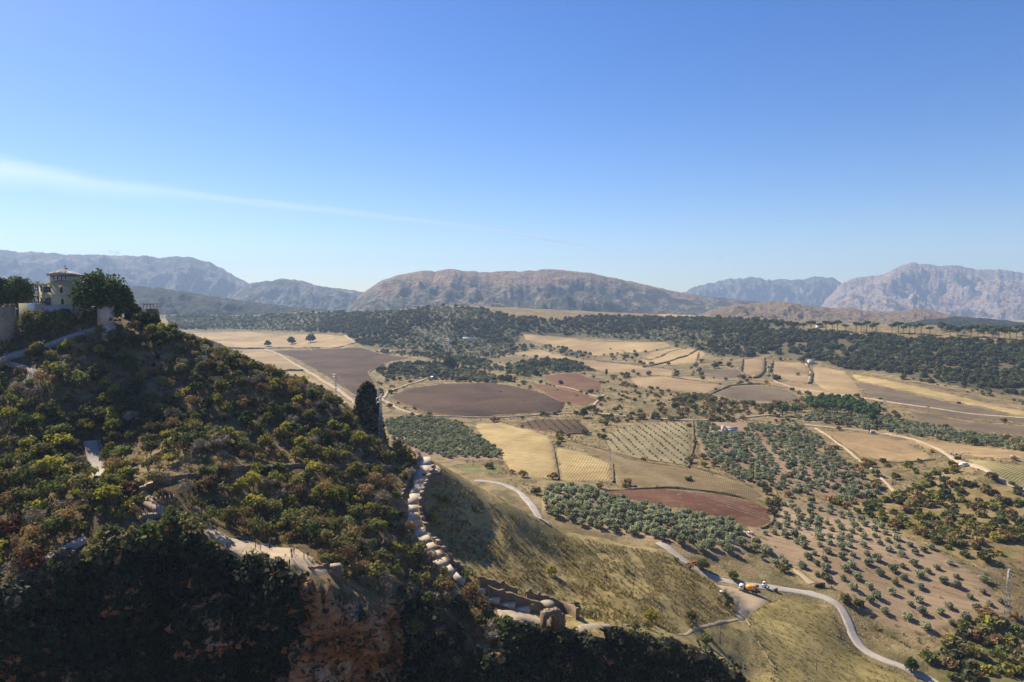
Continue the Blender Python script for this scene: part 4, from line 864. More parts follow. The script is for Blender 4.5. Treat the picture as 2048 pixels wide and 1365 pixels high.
for qx, qy, s, k, lab in [(874,660,1.5,2,'tall golden poplar rising from the dark wood above the white farmhouse'),(807,655,1.0,2,'small golden tree glowing in the dark wood under the power lines'),(912,738,1.15,0,'taller yellow poplar of the pair behind the round dark tree'),(926,738,1.2,0,'second yellow poplar of the pair behind the round dark tree'),(1213,754,1.2,0,'slim yellow-green poplar standing alone beside the reddish field'),(1672,724,1.6,2,'yellow round-headed tree at the foot of the wooded scarp'),(2000,775,1.0,0,'pale yellow tree in the lower fringe of the wooded scarp')]:
    p = g1(qx, qy, 600); sc = (s * p.y / 1150,) * 3
    place_tree('poplar_tree', POP[k], (p.x, p.y, p.z - 0.2), 0.3, sc if k != 2 or s < 1.3 else (sc[0] * 1.3, sc[1] * 1.3, sc[2] * 0.8), lab, 'tree', None)
CYP = proto(crown(470, 0.95, 4.2, 4.4, 22, 16, 0.55, 0.6, -0.9), limb_tree(471, 1.0, 0.18, 0.2, 5.0, 2, 0.0), 'oak')
for qx, qy, s, lab in [(1309,838,1.1,'dark cypress against the small ruined tower'),(1314,838,0.9,'second dark cypress beside the small ruined tower'),(1738,866,1.0,'slim dark cypress on one side of the little gateway'),(1754,866,1.05,'slim dark cypress on the other side of the little gateway'),(1608,728,1.6,'thin cypress beside the tiny white hut under the scarp')]:
    p = g1(qx, qy, 400); place_tree('cypress_tree', CYP, (p.x, p.y, p.z - 0.2), 0.1, s, lab, 'tree', None)
LONE = [proto(crown(480 + k, 2.6, 2.2, 2.2, 30, 20, 0.62, 0.40, -0.75), limb_tree(486 + k, 1.1, 0.2, 1.2, 2.8, 4), lf) for k, lf in enumerate(('green', 'yellow', 'dark', 'drab'))]
lone = [(1405,1142,0,1.25,'bushy green tree on the lane verge below the olive grove'),(1466,1160,0,0.95,'small bright green tree on the verge behind the concrete mixer'),(1302,1246,1,1.0,'lone yellow-green tree on the golden spur beside the footpath'),(1382,1240,0,0.75,'small grey-green bush on the spur near the footpath fork'),(1103,1150,1,0.75,'yellow sapling on the dark patch of the golden spur'),
 (900,740,2,2.0,'large round dark tree in front of the two yellow poplars'),(583,690,2,1.25,'round dark tree alone in the tan stubble field, taller one'),(621,686,2,1.4,'broad dark tree alone in the tan stubble field'),(536,694,2,1.0,'low dark bush at the tan stubble field margin'),(1168,836,2,1.5,'dark round tree on the track junction by the young plantation'),(1415,1290,0,0.85,'bright green bush on the rim of the dark gorge bank'),
 (1943,890,0,1.6,'bright green round tree at the edge of the olive belt above the vineyard'),(1822,1342,2,1.1,'dark leafy bush at the lane edge beside the walker'),(1690,1205,3,0.9,'grey scrubby tree overhanging the lane bend'),(1650,1160,3,0.8,'drab tree above the lane culvert')]
for qx, qy, k, s, lab in lone:
    p = g1(qx, qy, 185); place_tree('broadleaf_tree', LONE[k], (p.x, p.y, p.z - 0.15), qx * 0.1, s * (p.y / 500 if p.y > 500 else 1), lab, 'tree', None)
# ------------------------------------------------------------------ the wooded hillside, the gorge side and the golden spur
UP_PATH = [(-60,738),(0,722),(60,703),(120,683),(160,668),(197,659)]
SW_PATH = [(22,728),(55,735),(78,742),(70,755),(52,768)]
STAIR = [(182,885),(188,905),(194,930),(204,955)]
MID_PATH = [(272,985),(300,968),(350,954),(450,938),(560,936),(700,935),(800,937),(836,934)]
TERR_PATH = [(278,985),(285,1003),(318,1020),(352,1034),(392,1050),(430,1072),(455,1090)]
LOW_PATH = [(170,1078),(122,1098),(60,1138),(-20,1190)]
WALL_PATH = [(846,918),(852,932),(845,950),(833,972),(824,995),(818,1015),(822,1040),(836,1068),(852,1090),(868,1114),(890,1137),(915,1154),(945,1170)]
TERRACE = [(412,1058),(440,1066),(480,1078),(520,1083),(560,1092),(600,1098),(625,1112),(640,1128),(690,1140),(690,1152),(640,1152),(590,1150),(572,1132),(545,1122),(500,1122),(462,1108),(440,1092)]
LOWER_T = [(980,1215),(1030,1220),(1090,1240),(1150,1245),(1225,1248),(1222,1262),(1170,1270),(1050,1258),(1000,1245)]
H_ALL = [(-60,640),(60,650),(200,668),(330,655),(440,690),(530,735),(640,778),(710,826),(765,890),(828,920),(842,950),(812,1010),(818,1050),(866,1140),(935,1185),(985,1240),(1060,1268),(1250,1285),(1330,1300),(1480,1350),(1500,1400),(780,1400),(765,1215),(700,1160),(690,1140),(580,1150),(440,1108),(290,1075),(180,1120),(60,1180),(-60,1210)]
def hill_keep(X, Y, a, b):
    k = np.full(len(a), 0.93)
    for line, r in ((UP_PATH, 9), (SW_PATH, 9), (STAIR, 13), (MID_PATH, 7), (TERR_PATH, 13), (LOW_PATH, 10), (WALL_PATH, 17)): k = np.where(seg_dist(a, b, line) < r, 0, k)
    for pl in (TERRACE, LOWER_T): k = np.where(inside(pl, a, b), 0, k)
    k = np.where(inside([(395,1040),(470,1060),(640,1100),(640,1155),(440,1110)], a, b), 0.0, k)
    k = np.where(inside([(690,830),(760,880),(835,915),(800,905),(730,890),(680,850)], a, b), 0.25, k)
    k = np.where(inside([(255,930),(420,925),(400,1040),(260,1060)], a, b), np.minimum(k, 0.45), k)
    k = np.where(inside([(200,890),(330,870),(330,915),(210,930)], a, b), np.minimum(k, 0.4), k)
    k = np.where(inside([(30,575),(170,575),(230,640),(215,668),(60,650)], a, b), 0, k)
    k = np.where((fbm(X / 16, Y / 16, 140, 2) < -0.55), k * 0.6, k)
    return k
LEAVES = ('yellow', 'green', 'drab', 'brown', 'grey', 'dark')
TW = {'grey': 0.14, 'brown': 0.45}
TREE_P = {l: [proto(crown(500 + 10 * i + k, 2.5, 2.1, 2.7, (16, 24, 20)[k], (14, 17, 15)[k], 0.52 if l != 'grey' else 0.9, (0.34, 0.40, 0.46)[k], (-0.2, -0.5, -0.35)[k], fill=0.15, aspect=TW.get(l, 0.75)), limb_tree(560 + 10 * i + k, (1.6, 1.0, 1.3)[k], 0.15, 1.4, 3.3, 6, 0.25), l, 'bark_pale' if l == 'grey' else 'bark') for k in range(3)] for i, l in enumerate(LEAVES)}
SHRUB_P = {l: [proto(crown(620 + 10 * i + k, 1.9, 1.6, 0.95, (12, 18, 22)[k], 14, 0.46 if l != 'grey' else 0.85, (0.5, 0.42, 0.36)[k], -0.4, aspect=TW.get(l, 0.75)), limb_tree(680 + 10 * i + k, 0.3, 0.08, 0.8, 1.3, 5, 0.2), l, both=True).joined for k in range(3)] for i, l in enumerate(LEAVES)}
TREE_J = [proto(crown(700 + i, 2.4, 2.0, 2.4, 22, 16, 0.52 if l != 'grey' else 0.9, 0.42, -0.5, fill=0.15, aspect=TW.get(l, 0.75)), limb_tree(710 + i, 1.2, 0.15, 1.4, 3.0, 6, 0.25), l, both=True).joined for i, l in enumerate(LEAVES)]
def zone(a, b):
    if a > 1000: return 'z5', (0.12, 0.25, 0.30, 0.18, 0.05, 0.10)
    if b > 1075 and a > 640: return 'z4', (0.05, 0.10, 0.33, 0.20, 0.24, 0.08)
    if a < 260 and b > 740: return 'z3', (0.16, 0.28, 0.30, 0.11, 0.11, 0.04)
    if a > 480 and b > 890: return 'z2', (0.30, 0.13, 0.27, 0.17, 0.11, 0.02)
    if b < 760: return 'z0', (0.08, 0.24, 0.36, 0.12, 0.10, 0.10)
    return 'z1', (0.10, 0.16, 0.34, 0.16, 0.16, 0.08)
ZN = {'z0': ('below the villa on the hilltop', 'upper hillside'), 'z1': ('on the dark middle of the hillside', 'middle hillside'), 'z2': ('on the slope beside the walled path', 'slope by the walled path'), 'z3': ('around the pale stairway', 'slope round the stairway'), 'z4': ('in the shaded hollow beside the orange cliff', 'hollow by the cliff'), 'z5': ('on the gorge bank below the ruined gate', 'bank below the ruined gate')}
CN = {'yellow': 'yellow-green', 'green': 'fresh green', 'drab': 'dull olive', 'brown': 'rusty brown', 'grey': 'bare grey twiggy', 'dark': 'dark green'}
g = np.random.default_rng(77)
hp = region(H_ALL, 3.05, 0.25, 0.42, 70, keep=hill_keep, tol=0.05)
hp2 = []
nt = ns = 0
order = np.argsort(hp[:, 1])
for i in order:
    x, y, z, qx, qy = hp[i]; zn, w = zone(qx, qy)
    l = LEAVES[g.choice(6, p=np.array(w) / sum(w))]
    istree = g.uniform() < (0.55 if zn in ('z2', 'z1', 'z0') else 0.4)
    s = (0.50 + 0.80 * g.uniform() ** 1.2) * (1.12 if zn == 'z0' else 1.0)
    if istree and nt < 300:
        nt += 1; place_tree('small_tree', TREE_P[l][g.integers(0, 3)], (x, y, z - 0.3), g.uniform(0, 6.28), s, '%s small tree %s' % (CN[l], ZN[zn][0]), 'tree', '%s trees, %s' % (CN[l], ZN[zn][1]))
    elif ns < 300:
        ns += 1; place_one('shrub', SHRUB_P[l][g.integers(0, 3)], (x, y, z - 0.2), g.uniform(0, 6.28), s * 1.1, '%s shrub %s' % (CN[l], ZN[zn][0]), 'shrub', '%s shrubs, %s' % (CN[l], ZN[zn][1]))
    else: hp2.append((x, y, z, LEAVES.index(l) + (6 if istree else 0)))
print('HILL plants', nt, ns, len(hp2))
if hp2:
    q = np.array(hp2); tag(gn_scatter('hillside_scrub', q - np.array([0, 0, .2, 0]), [SHRUB_P[l][0] for l in LEAVES] + TREE_J, (0.6, 1.2), 71, q[:, 3]), 'tangled scrub filling the gaps on the wooded hillside', 'scrub', kind='stuff')
# dry grass tufts
def tuft(seed, n, h, lf):
    gg = np.random.default_rng(seed); a = gg.uniform(0, 6.28, n); r = gg.uniform(0, 0.45, n)
    base = np.stack([np.cos(a) * r, np.sin(a) * r, np.full(n, -0.05)], 1); tip = base + np.stack([np.cos(a) * gg.uniform(0.1, 0.4, n), np.sin(a) * gg.uniform(0.1, 0.4, n), gg.uniform(0.5, 1.0, n) * h], 1)
    w = np.stack([-np.sin(a), np.cos(a), np.zeros(n)], 1) * 0.10
    return mesh_np('tuft', np.stack([base - w, base + w, tip + w * 0.4, tip - w * 0.4], 1).reshape(-1, 3), np.arange(n * 4).reshape(n, 4), [LM[lf]])
TUFT = [tuft(900, 16, 0.55, 'straw'), tuft(901, 14, 0.75, 'straw'), tuft(902, 14, 0.6, 'drab'), tuft(903, 14, 0.7, 'brown')]
SPUR = [(870,950),(960,990),(1090,1064),(1330,1110),(1480,1200),(1460,1235),(1400,1245),(1350,1268),(1230,1250),(1150,1235),(1060,1200),(960,1170),(900,1110),(862,1040)]
tp = region(SPUR, 1.35, 0.3, 0.5, 80, keep=lambda X, Y, a, b: 0.25 + 0.75 * (fbm(X / 7, Y / 7, 90, 3) > -0.05), tol=0.05)
ti = np.where(fbm(tp[:, 0] / 9, tp[:, 1] / 9, 91, 3) > 0.25, 2 + RNG.integers(0, 2, len(tp)), RNG.integers(0, 2, len(tp)))
th = region(H_ALL, 1.9, 0.3, 0.5, 81, keep=lambda X, Y, a, b: np.minimum(hill_keep(X, Y, a, b) + 0.3 * inside([(395,1040),(470,1060),(640,1100),(640,1155),(440,1110)], a, b), 0.8), tol=0.05)
tm = region([(1500,1225),(1560,1198),(1655,1214),(1678,1245),(1688,1290),(1738,1325),(1840,1368),(1540,1380),(1545,1330),(1500,1265)], 1.5, 0.3, 0.5, 82)
tt = np.concatenate([tp, th, tm]); ti = np.concatenate([ti, RNG.choice([0, 0, 1, 2, 3], len(th)), RNG.choice([0, 1, 2], len(tm))])
tag(gn_scatter('dry_grass', tt, TUFT, (0.6, 1.5), 83, ti), 'dry yellow grass tufts over the spur, meadow and hillside', 'grass', kind='stuff')
print('tufts', len(tt))
# shrubs of the spur and gorge rim
sp = region(SPUR, 13, 0.5, 0.48, 84, keep=lambda X, Y, a, b: np.full(len(a), 0.22))
for x, y, z, qx, qy in sp:
    l = ['drab', 'brown', 'grey', 'yellow'][g.integers(0, 4)]
    place_one('shrub', SHRUB_P[l][g.integers(0, 3)], (x, y, z - 0.3), g.uniform(0, 6), g.uniform(0.35, 0.7), '%s low shrub on the open golden grass spur' % CN[l], 'shrub', '%s shrubs of the grass spur' % CN[l])
for qx, qy, l, s in [(878,1000,'yellow',1.0),(895,1008,'yellow',1.1),(870,1045,'yellow',1.3),(1165,1230,'grey',1.0),(1180,1235,'drab',1.1),(1150,1222,'dark',1.1),(1460,1205,'dark',1.0),(1450,1195,'dark',0.9),(1440,1200,'brown',1.0),(1455,1212,'dark',1.0),(1295,1258,'green',0.9),(1270,1262,'drab',1.1),(930,1158,'green',1.2),(885,1150,'yellow',1.0)]:
    p = g1(qx, qy, 180); place_one('shrub', SHRUB_P[l][0], (p.x, p.y, p.z - 0.2), qx, s, '%s shrub rooted beside the ruined walls of the spur' % CN[l], 'shrub', '%s shrubs beside the ruined walls' % CN[l])
# ivy and hanging growth on the gorge cliff
def ivy():
    gg = np.random.default_rng(95); a, b = CLIFF_P[:, 0], CLIFF_P[:, 1]
    bare = inside([(592,1160),(640,1150),(700,1158),(775,1205),(775,1300),(720,1400),(560,1400),(585,1300),(600,1240)], a, b)
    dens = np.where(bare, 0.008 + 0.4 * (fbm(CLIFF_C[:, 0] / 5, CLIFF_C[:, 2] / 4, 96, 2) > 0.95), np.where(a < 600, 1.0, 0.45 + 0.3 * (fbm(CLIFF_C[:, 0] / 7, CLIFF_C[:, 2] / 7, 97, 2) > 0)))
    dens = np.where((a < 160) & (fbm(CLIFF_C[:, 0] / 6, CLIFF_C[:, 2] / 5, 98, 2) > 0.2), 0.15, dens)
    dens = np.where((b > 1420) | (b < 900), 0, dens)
    ar = np.clip(dens, 0, 1); dens = np.clip(dens * 1.3, 0, 1); C0, N0 = [], []
    for rep in range(11):
        ok = gg.uniform(0, 1, len(a)) < dens; C0.append(CLIFF_C[ok] + CLIFF_N[ok] * gg.uniform(0.1, 1.9, (ok.sum(), 1)) * (0.35 + 1.2 * (fbm(CLIFF_C[ok, 0] / 4, CLIFF_C[ok, 2] / 4, 99, 2) > 0))[:, None] + gg.normal(0, 0.5, (ok.sum(), 3))); N0.append(CLIFF_N[ok] + np.array([0, 0, 0.5]))
    C, N = np.concatenate(C0), np.concatenate(N0); print('ivy', len(C))
    v, f = leaf_quads(C, N, 0.95, gg, 0.9, 0.6)
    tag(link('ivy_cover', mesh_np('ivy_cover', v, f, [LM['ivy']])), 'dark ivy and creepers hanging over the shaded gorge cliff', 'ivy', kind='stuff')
ivy()
HANG = [proto(crown(960 + k, 2.2, 2.4, 0.4, 18, 16, 0.5, 0.42, -0.8), limb_tree(970 + k, 0.3, 0.1, 0.9, 1.2, 4), l, both=True).joined for k, l in enumerate(('green', 'dark', 'drab', 'rust'))]
for qx, qy, k, s, lab in [(250,1100,2,1.9,'large dull olive bush on the lip of the shaded cliff'),(205,1120,2,1.7,'second large dull olive bush on the lip of the shaded cliff'),(325,1062,0,0.9,'lime green creeper over the ruined basin wall'),(350,1082,0,1.0,'lime green creeper on the cliff lip below the ruined basin'),(380,1098,1,1.5,'dark leafy growth on the cliff lip under the viewpoint'),(300,1085,1,1.8,'broad dark bush on the cliff lip below the ruined basin'),(420,1110,1,1.3,'dark creeper under the viewpoint edge'),(510,1128,0,1.1,'bright leafy creeper hanging under the viewpoint'),(560,1150,1,1.3,'dark creeper beside the bare orange rock'),
 (62,1135,3,1.7,'rust-red rounded bush on the shaded lower path'),(18,1075,3,1.9,'large rust-red bush at the edge of the lower path'),(262,985,3,1.0,'tall rust-brown clipped bush beside the pale footpath'),(262,1000,3,1.0,'rust-brown bush standing in front of the tall clipped one'),(815,1262,2,1.6,'sunlit olive bush on the ledge right of the orange cliff'),(790,1240,2,1.2,'smaller sunlit bush beside the orange cliff'),(1110,1335,0,1.6,'bright green bush low on the bank under the ruined gate'),(940,1350,1,1.5,'dark blue-green bush at the bottom of the shaded hollow'),(1400,1335,1,1.5,'dark bush on the shaded gorge bank beside the footpath'),(1000,1265,0,1.5,'green bush under the curved terrace wall'),(975,1245,0,1.3,'leafy bush left of the curved terrace wall')]:
    p = g1(qx, qy, 140); place_one('bush', HANG[k], (p.x, p.y, p.z), qx, s, lab, 'bush', None)
# hilltop garden trees round the villa
def big_tree(name, qx, base_py, top_py, half, D, leaf, seed, lab, low=-0.95, flat=1.0):
    b = at(qx, base_py, D); h = (base_py - top_py) * D / F_PX; r = half * D / F_PX
    cz = h * 0.50; rz = h * 0.50
    p = proto(crown(seed, r, rz, cz, 150, 40, max(0.55, r * 0.075), 0.26, low, flat, fill=0.2), limb_tree(seed + 1, h * 0.22, 0.4, r * 0.55, h * 0.6, 6, 0.05), leaf)
    b.z = min(b.z, float(ground(b.x, b.y)) + 0.2)
    place_tree(name, p, b, 0.2, 1.0, lab, 'tree', None)
big_tree('broadleaf_tree', 209, 652, 535, 57, 252, 'dark', 1000, 'huge dark spreading tree beside the villa on the hilltop', -0.9)
big_tree('broadleaf_tree', 38, 632, 548, 33, 268, 'dark', 1010, 'dark round tree left of the villa above the stone bastion')
big_tree('broadleaf_tree', -6, 628, 553, 28, 266, 'dark', 1020, 'dark tree half hidden behind the stone bastion')
big_tree('broadleaf_tree', 240, 640, 568, 26, 274, 'oak', 1030, 'dark shorter tree filling in behind the huge hilltop tree')
big_tree('broadleaf_tree', 78, 672, 620, 34, 250, 'drab', 1040, 'brownish bushy tree below the villa wall')
big_tree('broadleaf_tree', 126, 664, 618, 26, 252, 'green', 1050, 'fresh green rounded tree against the villa base')
big_tree('broadleaf_tree', 290, 690, 618, 30, 262, 'dark', 1060, 'dark rounded tree under the red-roofed pergola')
big_tree('broadleaf_tree', 305, 672, 628, 18, 268, 'oak', 1070, 'clipped dark tree at the end of the pergola')
big_tree('broadleaf_tree', 270, 665, 605, 18, 270, 'oak', 1080, 'dark hedge tree between the huge tree and the pergola')
big_tree('broadleaf_tree', 345, 715, 660, 24, 262, 'green', 1090, 'leafy green tree on the crest below the pergola')
big_tree('broadleaf_tree', 405, 735, 675, 26, 266, 'drab', 1100, 'olive-brown tree on the crest near the floodlight mast')
cb = at(258, 640, 276); con = proto(crown(1110, 2.9, 7.4, 7.4, 50, 22, 0.7, 0.5, -0.9), limb_tree(1111, 2, 0.3, 0.5, 12, 3, 0), 'oak')
def cone_fix(me, h=15.0):
    a = np.empty(len(me.vertices) * 3, np.float32); me.vertices.foreach_get('co', a); a = a.reshape(-1, 3); k = np.clip(1.25 - a[:, 2] / h * 1.2, 0.06, 1.3); a[:, 0] *= k; a[:, 1] *= k; me.vertices.foreach_set('co', a.ravel()); me.update()
cone_fix(con.crown); place_tree('conifer_tree', con, (cb.x, cb.y, min(cb.z, float(ground(cb.x, cb.y)))), 0, 1.0, 'dark spire-shaped conifer rising behind the huge hilltop tree', 'tree', None)
def palm():
    p = at(77, 606, 272); h = 8.0; gg = np.random.default_rng(5); V, F = [], []
    for k in range(26):
        a = k * 2.4; el = gg.uniform(-0.3, 1.2); L = 2.6; d = np.array([math.cos(a), math.sin(a), 0]); w = np.array([-d[1], d[0], 0]) * 0.22
        pts = [np.array([0, 0, h]) + d * L * t * math.cos(el * (1 - t * .6)) + np.array([0, 0, L * (math.sin(el) * t - 0.75 * t * t)]) for t in (0, .33, .66, 1)]
        for i in range(3):
            b = len(V); V += [pts[i] - w * (1 - i * .28), pts[i] + w * (1 - i * .28), pts[i + 1] + w * (.72 - i * .28), pts[i + 1] - w * (.72 - i * .28)]; F.append((b, b + 1, b + 2, b + 3))
    e = tag(link('palm_tree', None, None, (p.x, p.y, float(ground(p.x, p.y)) - 0.2)), 'palm fronds showing above the villa roof edge', 'tree')
    hh = p.z + 8.0 - float(ground(p.x, p.y))
    link('trunk', mesh_np('trunk', *tubes([([(0, 0, -.3), (0.1, 0, h * .5), (0, 0, h)], [.3, .24, .22])], 8), [M['bark']], True), e); link('crown', mesh_np('crown', V, F, [LM['pine']]), e)
    e.scale = (1, 1, max(0.5, (at(77, 566, 272).z - (float(ground(p.x, p.y)))) / 8.0))
palm()

# coarse dry grass and weeds on the unploughed ground of the valley
rg = region([(740,770),(900,740),(1100,735),(1340,745),(1700,760),(2060,850),(2060,1240),(1950,1290),(1850,1320),(1700,1270),(1690,1200),(1500,1120),(1320,1080),(1150,1040),(1000,960),(930,925),(1000,845),(780,830)], 4.2, 0.3, 0.5, 310, keep=lambda X, Y, a, b: np.where(fbm(X / 22, Y / 22, 311, 3) > 0.05, 0.8, 0.12) * np.clip(700 / Y, 0.3, 1), tol=0.03)
rg = rg[~IN_FIELD(rg[:, 3], rg[:, 4])]
tag(gn_scatter('rough_grass', rg, TUFT + [BUSH[0], BUSH[4]], (0.9, 2.0), 312, np.where((RNG.uniform(0, 1, len(rg)) < 0.09) & ~np.any([inside(pl, rg[:, 3], rg[:, 4]) for pl in (G_SLOPE, G_LANE, G_HOUSE)], axis=0), RNG.choice([4, 5], len(rg)), RNG.integers(0, 4, len(rg)))), 'coarse dry grass and weeds on the rough ground between the fields', 'grass', kind='stuff')

for qx, qy, l, s_, lab in [(428,1064,'green',1.15,'slender leaning tree with bare trunk at the inner edge of the viewpoint'),(470,1054,'drab',1.1,'olive-leaved tree with dark trunk behind the viewpoint'),(516,1074,'green',1.0,'round-headed tree with forked trunk at the viewpoint hedge'),(400,1034,'drab',1.0,'thin-crowned tree between the ruined basin and the viewpoint')]:
    p = g1(qx, qy, 150); place_tree('small_tree', TREE_P[l][0], (p.x, p.y, p.z - .2), qx, (s_ * .85, s_ * .85, s_ * 1.1), lab, 'tree', None)
# ------------------------------------------------------------------ mesh builder for built things
class MB:
    def __init__(self): self.v, self.f = [], []
    def add(self, V, F):
        b = len(self.v); self.v += [tuple(map(float, p)) for p in V]; self.f += [tuple(i + b for i in f) for f in F]; return self
    def box(self, c, s, rz=0.0, taper=1.0, jit=0.0):
        hx, hy, hz = s[0] / 2, s[1] / 2, s[2] / 2; cs, sn = math.cos(rz), math.sin(rz); V = []
        for z, k in ((-hz, 1.0), (hz, taper)):
            for x, y in ((-hx, -hy), (hx, -hy), (hx, hy), (-hx, hy)):
                x, y = x * k + random.uniform(-jit, jit), y * k + random.uniform(-jit, jit)
                V.append((c[0] + x * cs - y * sn, c[1] + x * sn + y * cs, c[2] + z + random.uniform(-jit, jit)))
        return self.add(V, [(3, 2, 1, 0), (4, 5, 6, 7), (0, 1, 5, 4), (1, 2, 6, 5), (2, 3, 7, 6), (3, 0, 4, 7)])
    def hip(self, c, sx, sy, h, over=0.0, rz=0.0, ridge=0.0):
        x, y = sx / 2 + over, sy / 2 + over; cs, sn = math.cos(rz), math.sin(rz)
        P = [(-x, -y, 0), (x, -y, 0), (x, y, 0), (-x, y, 0), (-x, -y, -.15), (x, -y, -.15), (x, y, -.15), (-x, y, -.15), (-ridge / 2, 0, h), (ridge / 2, 0, h)]
        V = [(c[0] + a * cs - b * sn, c[1] + a * sn + b * cs, c[2] + z) for a, b, z in P]
        return self.add(V, [(0, 1, 9, 8), (1, 2, 9), (2, 3, 8, 9), (3, 0, 8), (7, 6, 5, 4), (0, 4, 5, 1), (1, 5, 6, 2), (2, 6, 7, 3), (3, 7, 4, 0)])
    def gable(self, c, sx, sy, h, over=0.3, rz=0.0):
        x, y = sx / 2 + over, sy / 2 + over; cs, sn = math.cos(rz), math.sin(rz)
        P = [(-x, -y, 0), (x, -y, 0), (x, y, 0), (-x, y, 0), (-x, 0, h), (x, 0, h)]
        V = [(c[0] + a * cs - b * sn, c[1] + a * sn + b * cs, c[2] + z) for a, b, z in P]
        return self.add(V, [(0, 1, 5, 4), (2, 3, 4, 5), (3, 0, 4), (1, 2, 5), (3, 2, 1, 0)])
    def tube(self, pts, rad, sides=6):
        V, F = tubes([(pts, rad if not np.isscalar(rad) else [rad] * len(pts))], sides); return self.add(V, F)
    def cyl(self, c, r, h, axis='z', sides=12, r2=None):
        d = {'x': (1, 0, 0), 'y': (0, 1, 0), 'z': (0, 0, 1)}[axis]; a = np.array(c) - np.array(d) * h / 2; b = np.array(c) + np.array(d) * h / 2
        return self.tube([a, b], [r, r2 if r2 is not None else r], sides)
    def lathe(self, prof, axis_o, axis_d, sides=16):
        o, d = np.array(axis_o, float), np.array(axis_d, float); d /= np.linalg.norm(d); pts = [o + d * t for t, _ in prof]
        return self.tube(pts, [r for _, r in prof], sides)
    def build(self, name, mat, parent=None, smooth=False, loc=None, rz=0.0):
        return link(name, mesh_np(name, self.v, self.f, [mat], smooth), parent, loc, rz)
def empty(name, loc, rz, label, cat, group=None):
    e = link(name, None, None, loc, rz); e.empty_display_size = 0.5; return tag(e, label, cat, group)

def mat_masonry(name, c, c2, sc=1.6):
    n = NT(name); p = n.pos(); a = n.noise(p, 0.35, 5, 0.7, 0.3); v = n.voro(n.mapping(p, (1, 1, 1.7)), sc, 'Color'); e = n.voro(n.mapping(p, (1, 1, 1.7)), sc, 'Distance', 'DISTANCE_TO_EDGE'); b = n.noise(p, 3.5, 4, .7)
    col = n.mix(n.ramp(a, [(0.35, 0.0), (0.65, 1.0)]), c, c2); col = n.mix(0.35, col, v, 'SOFT_LIGHT'); col = n.mix(n.ramp(e, [(0.0, 0.7), (0.08, 0.0)]), col, tuple(x * .45 for x in c))
    n.color(col).bump(n.math('ADD', n.ramp(e, [(0, 0.0), (0.1, 1.0)]), b), 0.7, 0.15); return n.m
M['stone'] = mat_masonry('ruin_masonry', (0.30, 0.225, 0.145), (0.20, 0.145, 0.09))
M['stone_pale'] = mat_masonry('pale_masonry', (0.44, 0.36, 0.26), (0.32, 0.25, 0.17))
M['paving'] = mat_track('pale_paving', (0.52, 0.43, 0.33), (0.40, 0.32, 0.235))
M['pinkwall'] = mat_masonry('rose_render', (0.40, 0.265, 0.20), (0.29, 0.195, 0.14), 0.9)
M['terrace'] = mat_track('terrace_dust', (0.46, 0.36, 0.245), (0.33, 0.245, 0.155))
M['cream'] = plain('cream_render', (0.47, 0.42, 0.27), 0.85, 0.2, 0.16, 0.5)
M['cream2'] = plain('cream_trim', (0.46, 0.40, 0.25), 0.85, 0.2, 0.2, 1.0)
M['white'] = plain('whitewash', (0.80, 0.78, 0.74), 0.8, 0.2, 0.1, 0.5)
M['pink'] = plain('pink_render', (0.52, 0.40, 0.37), 0.85, 0.2, 0.14, 0.5)
M['greywall'] = plain('grey_render', (0.42, 0.37, 0.35), 0.85, 0.2, 0.25, 0.7)
M['dark'] = plain('dark_opening', (0.02, 0.019, 0.018), 0.6, 0.3, 0.2, 2.0)
M['wood'] = plain('weathered_wood', (0.15, 0.10, 0.065), 0.85, 0.2, 0.3, 4.0)
M['woodred'] = plain('railing_wood', (0.30, 0.155, 0.085), 0.8, 0.2, 0.3, 4.0)
M['steel'] = plain('galvanised_steel', (0.50, 0.51, 0.52), 0.45, 0.5, 0.15, 2.0, 0.6)
M['wire'] = plain('wire', (0.42, 0.42, 0.42), 0.4, 0.5, 0.1, 1.0, 0.3)
M['glass'] = plain('window_glass', (0.05, 0.06, 0.08), 0.15, 0.6, 0.2, 1.0)
M['rubber'] = plain('rubber', (0.025, 0.025, 0.025), 0.85, 0.2)
M['orange'] = plain('orange_paint', (0.78, 0.33, 0.03), 0.4, 0.4, 0.12, 1.5)
M['blackm'] = plain('dark_machine', (0.035, 0.035, 0.038), 0.6, 0.3)
M['carwhite'] = plain('white_paint', (0.78, 0.78, 0.78), 0.35, 0.5, 0.06)
M['red'] = plain('red_cloth', (0.62, 0.07, 0.04), 0.7, 0.2)
M['poolw'] = plain('pool_cover', (0.05, 0.42, 0.27), 0.4, 0.4, 0.1)
M['rock'] = plain('bleached_rock', (0.36, 0.295, 0.21), 0.95, 0.1, 0.3, 0.9)
def mat_tiles():
    n = NT('barrel_tiles'); p = n.coord('Object'); w = n.wave(p, 1.3, 0.4, 1, 1, 'X'); a = n.noise(p, 1.2, 5, .7); r = n.n.new('ShaderNodeNewGeometry').outputs['Random Per Island']
    n.color(n.mix(n.ramp(n.math('ADD', a, n.math('MULTIPLY', r, .35)), [(0.35, 0.0), (0.85, 1.0)]), (0.30, 0.20, 0.145), (0.52, 0.44, 0.38))).rough(0.45, 0.5).bump(w, 0.5, 0.1); return n.m
M['tile'] = mat_tiles()
M['tile_red'] = plain('red_tiles', (0.50, 0.12, 0.06), 0.6, 0.3, 0.2, 1.0)

